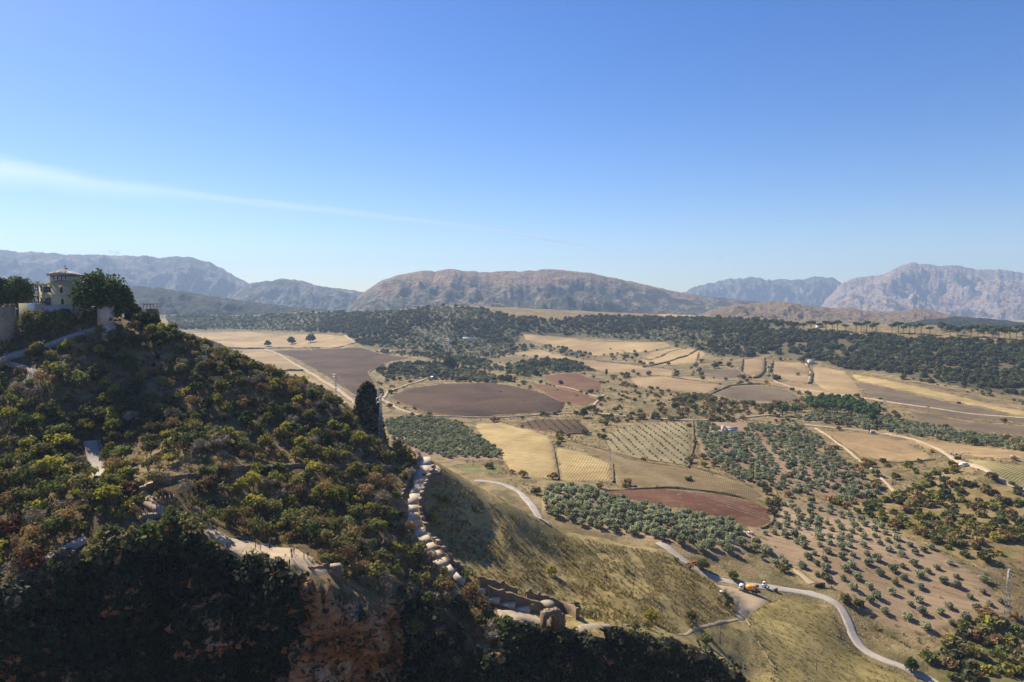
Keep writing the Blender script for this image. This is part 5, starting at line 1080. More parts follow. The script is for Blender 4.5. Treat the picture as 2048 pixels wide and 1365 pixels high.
# ------------------------------------------------------------------ hill paths (dusty footpaths with a low kerb)
def bench_path(name, px, width, mat, lift=0.35, dmin=0.0, skirt=2.2, step=2.0, tilt=0.0):
    a = np.array(px, float); x, y, z = hit(a[:, 0], a[:, 1], dmin); P = smooth(resample(np.stack([x, y], 1), step), 6); zc = ground(P[:, 0], P[:, 1])
    for _ in range(5): zc[1:-1] = zc[1:-1] * .5 + (zc[:-2] + zc[2:]) * .25
    T = np.gradient(P, axis=0); T /= np.linalg.norm(T, axis=1, keepdims=True) + 1e-9; Nn = np.stack([-T[:, 1], T[:, 0]], 1)
    rows = []
    for s, dz in ((-.5, -skirt), (-.5, 0), (-.17, .03), (.17, .03), (.5, 0), (.5, -skirt)):
        q = P + Nn * (width * s); rows.append(np.stack([q[:, 0], q[:, 1], zc + lift + dz + tilt * width * s], 1))
    V = np.stack(rows, 1); n = len(P); idx = np.arange(n * 6).reshape(n, 6); F = np.stack([idx[:-1, :-1], idx[:-1, 1:], idx[1:, 1:], idx[1:, :-1]], -1).reshape(-1, 4)
    o = tag(link(name, mesh_np(name, V, F, [mat], False)), kind='structure'); return o, np.concatenate([P, (zc + lift)[:, None]], 1), Nn
def kerb(name, PN, side, off, h, t, mat, label, cat, wob=0.15, gap=0):
    """a low wall of separate stone blocks along a path"""
    P, Nn = PN; e = empty(name, tuple(P[0]), 0, label, cat); o = P[0]
    L = P + np.concatenate([Nn, np.zeros((len(P), 1))], 1) * (side * off)
    for k in range(len(L) - 1):
        if gap and k % gap == gap - 1: continue
        a, b = L[k], L[k + 1]; c = (a + b) / 2 - o; d = b - a; hh = h * (1 + random.uniform(-wob, wob))
        MB().box((c[0], c[1], c[2] + hh / 2 - 0.8), (float(np.hypot(d[0], d[1])) * 0.985, t, hh + 1.6), math.atan2(d[1], d[0]), 1.0, 0.04).build('stone_block', mat, e)
    return e
_, UPP, UPN = bench_path('hill_path', UP_PATH, 4.2, M['road'], 0.55, tilt=0.32)
kerb('kerb_wall', (UPP, UPN), -1, 2.25, -0.35, 0.35, M['stone_pale'], 'pale low kerb wall along the path climbing to the villa', 'wall')
bench_path('hill_path', SW_PATH, 2.6, M['road'], 0.4)
_, SPp, SPn = bench_path('stair_path', STAIR, 4.0, M['road'], 0.5)
kerb('kerb_wall', (SPp, SPn), 1, 2.1, 0.6, 0.4, M['stone_pale'], 'pale kerb wall beside the stairway among the hillside trees', 'wall')
_, MPp, MPn = bench_path('hill_path', MID_PATH, 2.2, M['terrace'], 0.4)
kerb('kerb_wall', (MPp, MPn), -1, 1.2, 0.65, 0.4, M['stone'], 'long grey retaining kerb along the level path across the hillside', 'wall')
bench_path('hill_path', TERR_PATH, 3.4, M['terrace'], 0.35)
bench_path('hill_path', LOW_PATH, 3.4, M['road'], 0.4)
sheet('viewpoint_terrace', TERRACE, M['terrace'], 0.22, 5, 3, dmin=140)

# ------------------------------------------------------------------ the walled path down the spur
def walled_path():
    a = np.array(WALL_PATH, float); x, y, z = hit(a[:, 0], a[:, 1], 185); P = smooth(resample(np.stack([x, y], 1), 1.0), 12); zc = ground(P[:, 0], P[:, 1])
    for _ in range(40): zc[1:-1] = zc[1:-1] * .5 + (zc[:-2] + zc[2:]) * .25
    T = np.gradient(P, axis=0); T /= np.linalg.norm(T, axis=1, keepdims=True) + 1e-9; Nn = np.stack([-T[:, 1], T[:, 0]], 1)
    W = np.interp(np.arange(len(P)), [0, len(P) * .15, len(P) * .35, len(P) * .6, len(P)], [4.8, 5.4, 5.2, 4.4, 4.8]); z0 = zc + 0.75
    e = empty('paved_walkway', (P[0, 0], P[0, 1], z0[0]), 0, 'pale paved walkway stepping down along the ruined rampart', 'walkway'); o = np.array([P[0, 0], P[0, 1], z0[0]])
    k = 0
    while k < len(P) - 3:
        n = 3 if k > len(P) * .4 else 5
        m = min(k + n, len(P) - 1); c = np.array([*(P[k] + P[m]) / 2, 0]); d = P[m] - P[k]; zz = (z0[k] + z0[m]) / 2
        V = []
        for kk, dzz in ((k, -0.06), (m, 0.07)):
            for sd in (-1, 1):
                for zo in (0, -2.6): q = P[kk] + Nn[kk] * sd * W[kk] / 2; V.append((q[0] - o[0], q[1] - o[1], z0[kk] + dzz - o[2] + zo + random.uniform(-.015, .015)))
        MB().add(V, [(0, 2, 6, 4), (1, 5, 7, 3), (0, 4, 5, 1), (2, 3, 7, 6), (0, 1, 3, 2), (4, 6, 7, 5)]).build('slab', M['paving'], e); k = m
    # outer rampart on the spur side (right of the walkway seen from the gorge)
    sgn = 1 if Nn[len(P) // 2, 0] > 0 else -1
    e2 = empty('rampart_wall', tuple(o), 0, 'ruined rampart with broken merlons on the outer side of the walkway', 'wall')
    k = 6
    while k < len(P) - 4:
        n = random.choice([2, 3]); m = min(k + n, len(P) - 1); d = P[m] - P[k]; q = (P[k] + P[m]) / 2 + Nn[k] * sgn * (W[k] / 2 + 0.55); zz = (z0[k] + z0[m]) / 2; r = math.atan2(d[1], d[0]); L = float(np.hypot(*d))
        MB().box((q[0] - o[0], q[1] - o[1], zz - o[2] - 3.2), (L, .95, 7.6), r, 1.0, 0.06).build('wall_block', M['stone'], e2)
        if random.random() < 0.82:
            h = random.uniform(0.3, 1.0); MB().box((q[0] - o[0], q[1] - o[1], zz - o[2] + 0.6 + h / 2), (L * random.uniform(.6, .85), .85, h), r, 0.94, 0.06).build('merlon', M['stone_pale'], e2)
            if random.random() < 0.8: MB().box((q[0] - o[0], q[1] - o[1], zz - o[2] + 0.6 + h + .1), (L * .92, 1.15, .16), r + random.uniform(-.05, .05), 1.0, 0.03).build('cap_stone', M['stone_pale'], e2)
        k = m
    e3 = empty('retaining_wall', tuple(o), 0, 'rose-coloured retaining wall on the hill side of the walkway', 'wall')
    s = int(len(P) * .20); t = int(len(P) * .52)
    for k in range(s, t, 2):
        d = P[k + 2] - P[k]; q = (P[k] + P[k + 2]) / 2 - Nn[k] * sgn * (W[k] / 2 + 0.3); zz = z0[k + 1]; MB().box((q[0] - o[0], q[1] - o[1], zz - o[2] + 0.2), (float(np.hypot(*d)) * 1.0, 0.55, 2.2 - .8 * (k - s) / (t - s)), math.atan2(d[1], d[0]), 1, 0.02).build('wall_panel', M['pinkwall'], e3)
        MB().box((q[0] - o[0], q[1] - o[1], zz - o[2] + 0.2 + (2.2 - .8 * (k - s) / (t - s)) / 2 + .07), (float(np.hypot(*d)) * 1.0, 0.75, .14), math.atan2(d[1], d[0]), 1, 0.01).build('coping', M['stone_pale'], e3)
    return P, z0
WP, WZ = walled_path()
pl = g1(862, 945, 200); e = empty('lookout_platform', pl, 0.35, 'square white paved lookout platform at the head of the walkway', 'platform')
MB().box((-0.5, 0, -2.6), (6.2, 7.5, 6.4), 0.0, 1, .05).build('platform_base', M['stone'], e)
for i in range(3):
    for j in range(3): MB().box((-2.55 + i * 2.07, -2.5 + j * 2.5, 0.68), (2.02, 2.45, .14), 0, 1, .01).build('paving_slab', M['paving'], e)
MB().box((2.75, 0, 1.0), (.4, 7.3, .8), 0, 1, .03).build('parapet', M['stone_pale'], e)
cw = [(835,926),(838,920),(836,914),(830,910)]
cx_, cy_, cz_ = hit([c[0] for c in cw], [c[1] for c in cw], 200); e = empty('curved_wall', (cx_[0], cy_[0], cz_[0]), 0, 'small curved rose wall where the walkway meets the crest', 'wall')
for k in range(7):
    t = k / 6 * 3; i = min(int(t), 2); f = t - i; x = cx_[i] + (cx_[i + 1] - cx_[i]) * f; y = cy_[i] + (cy_[i + 1] - cy_[i]) * f
    MB().box((x - cx_[0], y - cy_[0], float(ground(x, y)) - cz_[0] + .5), (1.3, 1.3, 2.2), k * .3, 1, .05).build('wall_block', M['pinkwall'], e)

# ------------------------------------------------------------------ lower ruin: terrace, crenellated walls, gate arch
def wall_line(name, pts, h, t, mat, label, dmin=180, seg=0.6, ruin=0.3, lift=0.0):
    """a continuous masonry wall with a crumbled, uneven top and a few standing merlons"""
    a = np.array(pts, float); x, y, z = hit(a[:, 0], a[:, 1], dmin); P = smooth(resample(np.stack([x, y, z], 1), seg), 3); o = P[0].copy(); e = empty(name, tuple(o), 0, label, 'wall')
    gs = ground(P[:, 0], P[:, 1]); n = len(P)
    for _ in range(8): gs[1:-1] = gs[1:-1] * .5 + (gs[:-2] + gs[2:]) * .25
    T = np.gradient(P[:, :2], axis=0); T /= np.linalg.norm(T, axis=1, keepdims=True) + 1e-9; Nn = np.stack([-T[:, 1], T[:, 0]], 1)
    q = np.arange(n) * seg; off = P[0, 0] * .37
    top = gs + lift + h * (1 + ruin * (0.55 * vnoise(q / 3.1 + off, q * 0, 301) + 0.35 * np.round(1.4 * vnoise(q / 1.3 + off, q * 0, 302))))
    rows = []
    for s, zz in ((-.56, gs - 2.2), (-.5, gs + (top - gs) * .5), (-.48, top - .12), (-.36, top), (.36, top + .05), (.48, top - .1), (.5, gs + (top - gs) * .5), (.56, gs - 2.2)):
        r = P[:, :2] + Nn * (t * (s + .03 * vnoise(q / .9, q * 0 + s * 9, 303)))[:, None]; rows.append(np.stack([r[:, 0] - o[0], r[:, 1] - o[1], zz - o[2] + .06 * vnoise(q / .8, q * 0 + s * 5, 304)], 1))
    V = np.stack(rows, 1); idx = np.arange(n * 8).reshape(n, 8); F = [tuple(f) for f in np.stack([idx[:-1, :-1], idx[:-1, 1:], idx[1:, 1:], idx[1:, :-1]], -1).reshape(-1, 4)] + [tuple(idx[0]), tuple(idx[-1][::-1])]
    link('wall_body', mesh_np('wall_body', V, F, [mat]), e)
    for k in range(2, n - 2, max(3, int(3.2 / seg))):
        if random.random() < ruin * 1.3: MB().box((P[k, 0] - o[0], P[k, 1] - o[1], top[k] - o[2] + .2), (random.uniform(.7, 1.4), t * .8, random.uniform(.5, 1.0)), math.atan2(T[k, 1], T[k, 0]), .85, .08).build('merlon', mat, e)
    return e
sheet('lower_terrace', [(984,1216),(1030,1218),(1075,1228),(1110,1240),(1112,1252),(1060,1256),(1000,1245)], M['terrace'], 0.3, 4, 2.5, dmin=175)
sheet('rock_shelf', [(1148,1250),(1180,1246),(1215,1246),(1227,1252),(1218,1262),(1180,1268),(1150,1262)], M['rock'], 0.22, 4, 2.5, dmin=175)
wall_line('ruined_wall', [(957,1173),(985,1180),(1010,1190),(1035,1200)], 3.0, 1.0, M['stone'], 'upper ruined wall with broken merlons behind the lower steps', ruin=.3)
kw = wall_line('ruined_wall', [(975,1192),(1010,1205),(1045,1215),(1085,1226)], 2.9, 1.0, M['stone'], 'middle ruined wall with the keyhole opening above the terrace', ruin=.2)
wall_line('ruined_wall', [(1052,1201),(1078,1206),(1098,1212)], 2.6, 1.0, M['stone'], 'short ruined wall behind the keyhole wall', ruin=.4)
wall_line('ruined_wall', [(1098,1216),(1125,1222),(1145,1230),(1155,1240)], 3.0, 1.1, M['stone'], 'ruined wall running from the round stub to the rock shelf', ruin=.3)
wall_line('terrace_wall', [(988,1228),(996,1240),(1012,1250),(1045,1256),(1060,1258)], 1.2, .6, M['pinkwall'], 'curved low wall holding the lower terrace', ruin=0.05)
p = g1(1066, 1226, 180); MB()
k = MB(); k.box((0, -0.62, 1.25), (0.9, 0.12, 1.7)); k.cyl((0, -0.62, 2.2), .55, .13, 'y', 12); ko = k.build('opening', MF['gold'], kw, loc=(p.x - kw.location.x, p.y - kw.location.y, p.z - kw.location.z + .1))
# steps below the walkway
a = np.array([(948,1172),(962,1188),(985,1200),(1010,1208),(1035,1217),(1060,1224)], float); x, y, z = hit(a[:, 0], a[:, 1], 180); P = resample(np.stack([x, y, z], 1), 3.0); e = empty('stepped_path', tuple(P[0]), 0, 'pale stepped path descending to the lower terrace', 'steps')
zs = ground(P[:, 0], P[:, 1])
for k in range(len(P) - 1):
    d = P[k + 1] - P[k]; c = (P[k] + P[k + 1]) / 2 - P[0]; MB().box((c[0], c[1], (zs[k] + zs[k + 1]) / 2 - P[0][2] - .1), (float(np.hypot(d[0], d[1])) * .985, 2.8, 1.4), math.atan2(d[1], d[0]), 1, .03).build('slab', M['paving'], e)
def gate_arch():
    p = g1(1102, 1252, 178); e = empty('gate_arch', (p.x, p.y, p.z), 0.55, 'ruined stone gateway with a round arch on the gorge edge', 'gate')
    W, H, T, r, sp = 5.4, 4.7, 2.6, 1.3, 2.2; n = 12; V, F = [], []
    cxa = -1.0
    ring = [(cxa - r, 0)] + [(cxa + r * math.cos(math.pi * (1 - i / n)), sp + r * math.sin(math.pi * (1 - i / n))) for i in range(n + 1)] + [(cxa + r, 0)]
    out = [(-W / 2, 0)] + [(-W / 2 + W * .55 * i / n if i < n else W / 2, H - .9 * (abs(i - n * .5) / n) ** 1.0 + random.uniform(-.25, .15)) for i in range(n + 1)] + [(W / 2, 0)]
    for yv in (-T / 2, T / 2):
        for q in (ring, out): V += [(a, yv, b - .8 if b == 0 else b) for a, b in q]
    m = len(ring)
    for i in range(m - 1):
        F += [(i, i + 1, m + i + 1, m + i), (2 * m + i, 3 * m + i, 3 * m + i + 1, 2 * m + i + 1), (i, 2 * m + i, 2 * m + i + 1, i + 1), (m + i, m + i + 1, 3 * m + i + 1, 3 * m + i)]
    F += [(0, m, 3 * m, 2 * m), (m - 1, 3 * m - 1, 4 * m - 1, 2 * m - 1)]
    link('arch_wall', mesh_np('arch_wall', V, F, [M['stone']]), e)
    for i in range(n):
        t = math.pi * (i + .5) / n; MB().box((cxa + (r + .2) * math.cos(t), -T / 2 - .06, sp + (r + .2) * math.sin(t)), (.36, .2, .42), 0, 1, .02).build('voussoir', M['stone_pale'], e)
    for i in range(6): MB().box((-2.1 + i * .8 + random.uniform(-.2, .2), random.uniform(-.8, .8), H - .35), (random.uniform(.5, .9), .8, random.uniform(.4, .9)), random.uniform(0, 1), .85, .1).build('rubble_block', M['stone_pale'], e)
    MB().box((W / 2 + .5, .3, 1.0), (1.6, 3.0, 3.4), .1, .85, .15).build('buttress', M['stone'], e)
gate_arch()
p = g1(1094, 1226, 180); e = empty('tower_stub', p, 0, 'round stub of a ruined turret between the keyhole wall and the gate', 'ruin')
MB().lathe([(-1.5, 2.0), (1.8, 1.9), (2.6, 1.75)], (0, 0, 0), (0, 0, 1), 14).build('turret_drum', M['stone'], e); MB().lathe([(0, 2.15), (.35, 2.1)], (0, 0, 2.58), (0, 0, 1), 14).build('turret_cap', M['stone_pale'], e)
# ruined basin / look-out on the terrace path with wooden railing
p = g1(318, 1036, 150); e = empty('ruined_basin', p, 0.0, 'ruined stone basin wall with a deck and slim wooden posts', 'ruin')
for k in range(8):
    t = k / 7; MB().box((-3.2 + 6.2 * t, -1.6 + 3.6 * t, -1.2), (1.05, .7, 4.2), .52, 1, .08).build('wall_block', M['stone_pale'], e)
for k in range(9):
    t = k / 8 * 2.6 + .2; MB().box((2.5 + 2.6 * math.sin(t), -.6 - 2.4 * math.cos(t) , -1.6), (1.15, .8, 3.6), t, 1, .12).build('wall_block', M['stone'], e)
for k in range(6): MB().box((-2.9 + k * 1.0, -.7 + k * .58, .98), (1.0, 1.9, .14), .52, 1, .01).build('deck_board', M['paving'], e)
for k in range(7):
    q = (-3.0 + k * .85, .3 + k * .49); hh = 3.4 if k > 1 else 1.6; MB().box((q[0], q[1], 1.0 + hh / 2), (.13, .13, hh), .52).build('post', M['woodred'], e)
for k in range(5): MB().box((-1.3 + k * .85, 1.6 + k * .49, 4.35), (.1, 2.9, .12), .52).build('roof_slat', M['woodred'], e)
p = g1(672, 1152, 145); e = empty('parapet_block', (p.x, p.y, p.z), 0.2, 'square ruined masonry block at the tip of the viewpoint', 'ruin')
MB().box((0, 0, .6), (2.7, 2.2, 3.6), 0, .93, .12).build('masonry', M['stone'], e); MB().box((-.1, 0, 2.48), (2.5, 2.0, .25), .05, .95, .1).build('cap_stone', M['stone_pale'], e)
# long low boulder parapet at the edge of the viewpoint
wall_line('boulder_parapet', [(618,1140),(635,1136),(652,1136),(664,1142)], .7, .8, M['stone'], 'low boulder parapet curving round the tip of the viewpoint', dmin=140, ruin=.5)
# ivy-clad rock tower on the crest
def rock_tower():
    D = 252; b = at(738, 872, D); H = (872 - 764) * D / F_PX; prof = [(0, 36), (.15, 34), (.35, 30.5), (.55, 26.5), (.75, 21), (.88, 15.5), (.96, 8.5), (1.0, 2)]
    V, F = [], []; ns, nr = 30, 36
    for i in range(nr + 1):
        t = i / nr; r = np.interp(t, [p[0] for p in prof], [p[1] for p in prof]) * D / F_PX * .95; cx = (np.interp(t, [0, .5, 1], [2, -4, -3])) * D / F_PX
        for s in range(ns):
            a = 2 * math.pi * s / ns; rr = r * (1 + .09 * mnoise.noise((math.cos(a) * 2.2, math.sin(a) * 2.2, t * 6)) + .05 * mnoise.noise((math.cos(a) * 7, math.sin(a) * 7, t * 22)))
            V.append((cx + rr * math.cos(a), rr * .75 * math.sin(a), -4 + (H + 4) * t))
    for i in range(nr):
        for s in range(ns): F.append((i * ns + s, i * ns + (s + 1) % ns, (i + 1) * ns + (s + 1) % ns, (i + 1) * ns + s))
    F.append(tuple(nr * ns + s for s in range(ns)))
    e = empty('rock_tower', (b.x, b.y, b.z), 0, 'tall tapering ruin tower cloaked in dark ivy on the hill crest', 'tower')
    link('masonry_core', mesh_np('masonry_core', V, F, [M['stone']], True), e)
    gg = np.random.default_rng(3); Vv = np.array(V).reshape(nr + 1, ns, 3); n = 5200; i = gg.integers(0, nr, n); s = gg.integers(0, ns, n); C = Vv[i, s] + gg.normal(0, .3, (n, 3)); N = C.copy(); N[:, 2] = .3; N /= np.linalg.norm(N, axis=1, keepdims=True)
    pale = (np.sin(i * .5 + s * .9) > .93); C = C[~pale] + N[~pale] * .25
    v, f = leaf_quads(C, N[~pale], .5, gg, 1, .5); o = link('ivy', mesh_np('ivy', v, f, [LM['ivy']]), e); o['kind'] = 'stuff'
    tb = Vv[nr - 3:nr + 1].reshape(-1, 3); C = np.repeat(tb, 4, 0) + gg.normal(0, .35, (len(tb) * 4, 3)); v, f = leaf_quads(C, np.tile([0, 0, 1.0], (len(C), 1)), .45, gg); o = link('dry_top', mesh_np('dry_top', v, f, [LM['brown']]), e); o['kind'] = 'stuff'
rock_tower()

# ------------------------------------------------------------------ the villa
def villa():
    D = 256.0; k = D / F_PX; b = at(122, 627, D); e = empty('villa', (b.x, b.y, b.z), 0, 'cream hilltop villa with a tile-roofed lantern tower', 'house')
    X = lambda px: (px - 122) * k; Z = lambda py: (627 - py) * k; dep = 9.0
    z0 = float(ground(b.x, b.y)) - b.z - 3
    w = MB().box(((X(92) + X(154)) / 2, dep / 2, (Z(570) + z0) / 2), (X(154) - X(92), dep, Z(570) - z0)).build('wall', M['cream'], e)
    # angled left wing
    m = MB(); x0, x1 = X(68), X(92); q = [(x1, .02), (x0, 3.2), (x0, dep), (x1, dep)]; V = [(a, c, z0) for a, c in q] + [(a, c, Z(571)) for a, c in q]
    m.add(V, [(0, 4, 5, 1), (1, 5, 6, 2), (2, 6, 7, 3), (4, 7, 6, 5), (0, 3, 7, 4)]); m.build('wing_wall', M['cream'], e)
    for py, pr, hh in ((569.5, .22, .42), (591, .10, .22), (610, .10, .24)):
        MB().box(((X(92) + X(154)) / 2, -pr / 2 - .01, Z(py)), (X(154) - X(92) + .3, pr + .02, hh)).build('string_course', M['cream2'], e)
        d = math.atan2(3.2, x0 - x1); MB().box(((x0 + x1) / 2 - .05, 1.55 - pr, Z(py)), (math.hypot(x1 - x0, 3.2) + .1, pr + .1, hh)  , d).build('string_course', M['cream2'], e)
    MB().box(((X(68) + X(154)) / 2, dep / 2 + .5, Z(568.2)), (X(154) - X(68) + .2, dep - .6, .3)).build('parapet', M['cream2'], e)
    for cx, cy, ww, hh in ((96.5, 580, 13, 9), (97, 603.5, 9, 12)):
        f = MB().box((X(cx), -.06, Z(cy)), (ww * k + .3, .16, hh * k + .3)).build('window', M['wood'], e)
        for s in (-1, 1): MB().box((X(cx) + s * ww * k * .25, -.16, Z(cy)), (ww * k * .42, .06, hh * k * .86)).build('pane', M['glass'], f)
        MB().box((X(cx), -.2, Z(cy) + hh * k / 2 + .28), (ww * k + .9, .3, .2)).build('lintel', M['cream2'], f)
    for cx, cy in ((124.5, 580.5), (126, 603.5)):
        o = MB(); o.box((X(cx), -.05, Z(cy) - .2), (4.5 * k, .14, 9 * k)); o.cyl((X(cx), -.05, Z(cy) + .85), .26, .14, 'y', 10); o.build('keyhole_window', M['dark'], e)
    for cx, cy, hh in ((148, 580, 9), (149, 602, 14)): MB().box((X(cx), -.05, Z(cy)), (4 * k, .14, hh * k)).build('window', M['dark'], e)
    for cy, hh in ((578, 11), (602, 10)): MB().box((X(77), 2.05, Z(cy)), (6 * k, .2, hh * k), math.atan2(3.2, x0 - x1)).build('window', M['glass'], e)
    bal = MB().box((X(74), 1.3, Z(591)), (4.6, 1.6, .18), math.atan2(3.2, x0 - x1)).build('balcony', M['cream2'], e)
    for i in range(7): MB().box((X(74) + (i - 3) * -.58, .72 + (i - 3) * .42, Z(587.5)), (.09, .09, 1.1)).build('baluster', M['cream2'], bal)
    MB().box((X(74) - .0, .72, Z(584.5)), (4.7, .14, .1), math.atan2(3.2, x0 - x1)).build('hand_rail', M['cream2'], bal)
    # lantern tower
    lx, lw = X(117.5), 40 * k
    MB().box((lx, 4.6, Z(559)), (lw, lw * .9, 20 * k)).build('tower_wall', M['cream'], e)
    for i in range(4): f = MB().box((lx - lw * .30 + i * lw * .2, 4.6 - lw * .45 - .03, Z(556)), (lw * .14, .1, 1.5)).build('tower_window', M['white'], e); MB().box((lx - lw * .30 + i * lw * .2, 4.6 - lw * .45 - .1, Z(556)), (lw * .09, .06, 1.2)).build('pane', M['glass'], f)
    rf = MB().hip((lx, 4.6, Z(549)), lw, lw * .9, 1.75, 1.0).build('roof', M['tile'], e)
    MB().box((lx, 4.6, Z(549) - .32), (lw + 1.3, lw * .9 + 1.3, .3)).build('eaves', M['wood'], rf)
    def tile_rows(par, cx, cy, cz, sx, sy, h, n):       # barrel-tile ribs on the front and side slopes
        for i in range(n):
            t = (i + .5) / n * 2 - 1; xa = cx + t * sx / 2; reach = 1 - abs(t)
            MB().tube([(xa, cy - sy / 2, cz + .05), (xa, cy - sy / 2 * (1 - reach), cz + h * reach + .05)], [.13, .13], 5).build('tile_row', M['tile'], par)
    tile_rows(rf, lx, 4.6, Z(549), lw + 2, lw * .9 + 2, 1.75, 17)
    lr = MB().hip((X(120), 1.9, Z(567)), 40 * k, 5.2, 1.35, .3, 0, 1.6).build('lower_roof', M['tile'], e)
    tile_rows(lr, X(120), 1.9, Z(567), 40 * k + .6, 5.8, 1.3, 15)
    v = MB().tube([(lx, 4.6, Z(549) + 1.6), (lx, 4.6, Z(529))], .07).build('weather_vane', M['blackm'], e); MB().box((lx, 4.6, Z(533)), (1.1, .06, .1)).build('vane_arm', M['blackm'], v); MB().box((lx + .5, 4.6, Z(537)), (1.0, .06, .35)).build('vane_flag', M['blackm'], v)
    # annex
    a0 = MB().box(((X(40) + X(92)) / 2, 1.6, (Z(607) + z0) / 2), (X(92) - X(40), 4.2, Z(607) - z0)).build('annex_wall', M['cream'], e)
    MB().box((X(65), -.56, Z(617)), (15 * k, .12, 20 * k)).build('annex_door', M['white'], a0)
    for i in range(11): MB().box((X(52) + i * .72, -.5, Z(604.5)), (.32, .3, .8)).build('annex_merlon', M['wood'], a0)
    MB().box(((X(92) + X(150)) / 2, -.9, (Z(612) + z0) / 2), (X(150) - X(92), 1.4, Z(612) - z0)).build('base_wall', M['greywall'], e)
villa()
def pink_tower():
    D = 247.0; k = D / F_PX; b = at(204, 653, D); e = empty('gate_tower', (b.x, b.y, b.z), -0.22, 'pale pink square gate tower with tiny battlements below the huge tree', 'tower'); s = 21 * k
    g0 = float(ground(b.x, b.y)) - b.z - 2
    MB().box((0, s / 2, 3.3), (s, s, 6.6)).build('shaft', M['pink'], e); MB().box((0.1, s / 2, (g0 - .02) / 2), (s + .5, s + .5, -g0)).build('plinth', M['greywall'], e); MB().box((0, s / 2, 6.7), (s + .3, s + .3, .25)).build('cornice', M['cream2'], e)
    for i in range(6): MB().box((-s / 2 + .15 + i * (s - .3) / 5, 0, 7.1), (.34, .34, .6)).build('merlon', M['stone'], e); MB().box((s / 2, .3 + i * (s - .3) / 5, 7.1), (.34, .34, .6)).build('merlon', M['stone'], e)
    MB().box((s / 2 + .01, s / 2, 2.6), (.1, .5, 1.0)).build('slit', M['dark'], e)
pink_tower()
def bastion():
    D = 240.0; k = D / F_PX; b = at(2, 700, D); b.x -= 3.6; e = empty('stone_bastion', (b.x, b.y, b.z), 0, 'weathered stone bastion with stubby battlements beside the villa garden', 'tower'); H = 86 * k
    MB().lathe([(-6, 5.2), (0, 5.0), (H * .6, 4.75), (H, 4.6)], (0, 5, 0), (0, 0, 1), 22).build('drum_wall', M['stone_pale'], e, True)
    for i in range(14):
        a = i / 14 * 6.283; MB().box((4.4 * math.cos(a), 5 + 4.4 * math.sin(a), H + .45), (.9, .5, 1.0), a + 1.57, .95, .05).build('merlon', M['stone'], e)
bastion()
def pergola():
    D = 272.0; b = at(297, 618, D); e = empty('pergola', (b.x, b.y, b.z), 0, 'pergola with a red scalloped canopy at the end of the hilltop garden', 'pergola'); g0 = float(ground(b.x, b.y)) - b.z - 1
    MB().box((0, 1.5, g0 / 2 - .05), (5.4, 3.6, -g0)).build('base_wall', M['stone'], e)
    for x in (-2.0, -.7, .7, 2.0): MB().box((x, .1, .85), (.12, .12, 1.9)).build('post', M['wood'], e); MB().box((x, 2.6, .85), (.12, .12, 1.9)).build('post', M['wood'], e)
    c = MB().box((0, 1.35, 1.95), (4.6, 3.0, .2)).build('canopy', M['tile_red'], e)
    for i in range(8): MB().box((-2.02 + i * .577, -.22, 1.72), (.5, .08, .34), 0, .9).build('scallop', M['tile_red' if i % 2 else 'white'], c)
pergola()
# floodlight mast on the crest
p = g1(413, 742, 240); e = empty('floodlight_mast', p, 0, 'tall pale floodlight mast on the hill crest', 'mast'); MB().tube([(0, 0, -.5), (0, 0, 8.4)], [.13, .09], 8).build('pole', M['steel'], e); MB().box((0, 0, 8.4), (2.2, .12, .12)).build('cross_bar', M['steel'], e)
for x in (-1.0, -.1, .9): MB().box((x, -.15, 8.55), (.45, .3, .35)).build('lamp_head', M['steel'], e)

# ------------------------------------------------------------------ pylons, poles and wires
def pylon(p, H, w, label, rz=0.4, arms=(0.97, 0.88), al=1.9, thick=0.07):
    e = empty('lattice_pylon', p, rz, label, 'pylon'); n = 9
    wid = lambda t: w * (1 - .74 * t)
    for sx in (-1, 1):
        for sy in (-1, 1): MB().tube([(sx * w / 2, sy * w / 2, -.6), (sx * wid(1) / 2, sy * wid(1) / 2, H)], thick, 4).build('leg', M['steel'], e)
    for i in range(n):
        t0, t1 = i / n, (i + 1) / n; a, b = wid(t0) / 2, wid(t1) / 2; m = MB()
        for sx, sy, ux, uy in ((-1, -1, 1, -1), (1, -1, 1, 1), (1, 1, -1, 1), (-1, 1, -1, -1)):
            m.tube([(sx * a, sy * a, H * t0), (ux * b, uy * b, H * t1)], thick * .7, 3); m.tube([(ux * a, uy * a, H * t0), (sx * b, sy * b, H * t1)], thick * .7, 3)
        m.build('brace', M['steel'], e)
    ends = []
    for q in arms:
        m = MB(); m.tube([(-al, 0, H * q), (0, 0, H * q + .25), (al, 0, H * q)], thick * 1.3, 4); m.tube([(-al, 0, H * q), (0, 0, H * q - .5), (al, 0, H * q)], thick, 4); c = m.build('cross_arm', M['steel'], e)
        for s in (-1, 1): MB().tube([(s * al, 0, H * q), (s * al, 0, H * q - .9)], .11, 6).build('insulator', M['white'], c); ends.append(Vector((s * al, 0, H * q - .9)))
    mat = Matrix.Translation(Vector(p)) @ Matrix.Rotation(rz, 4, 'Z'); return [mat @ q for q in ends]
def wire(a, b, sag, label, r=0.035):
    n = 18; pts = [a.lerp(b, i / n) - Vector((0, 0, sag * 4 * (i / n) * (1 - i / n))) for i in range(n + 1)]; c = a
    o = MB().tube([tuple(q - c) for q in pts], r, 4).build('power_line', M['wire'], None, False, c); tag(o, label, 'power line')
pA = g1(762, 884, 225); A = pylon((pA.x, pA.y, pA.z), 16.5, 1.5, 'lattice pylon in front of the ivy-clad tower on the crest', .5, (.95, .86), 1.5, .06)
pB = g1(672, 797, 500); Bq = pylon((pB.x, pB.y, pB.z), 50 * pB.y / F_PX, 2.4, 'distant lattice pylon beside the dark ploughed field', .5, (.97, .88), 3.0, .14)
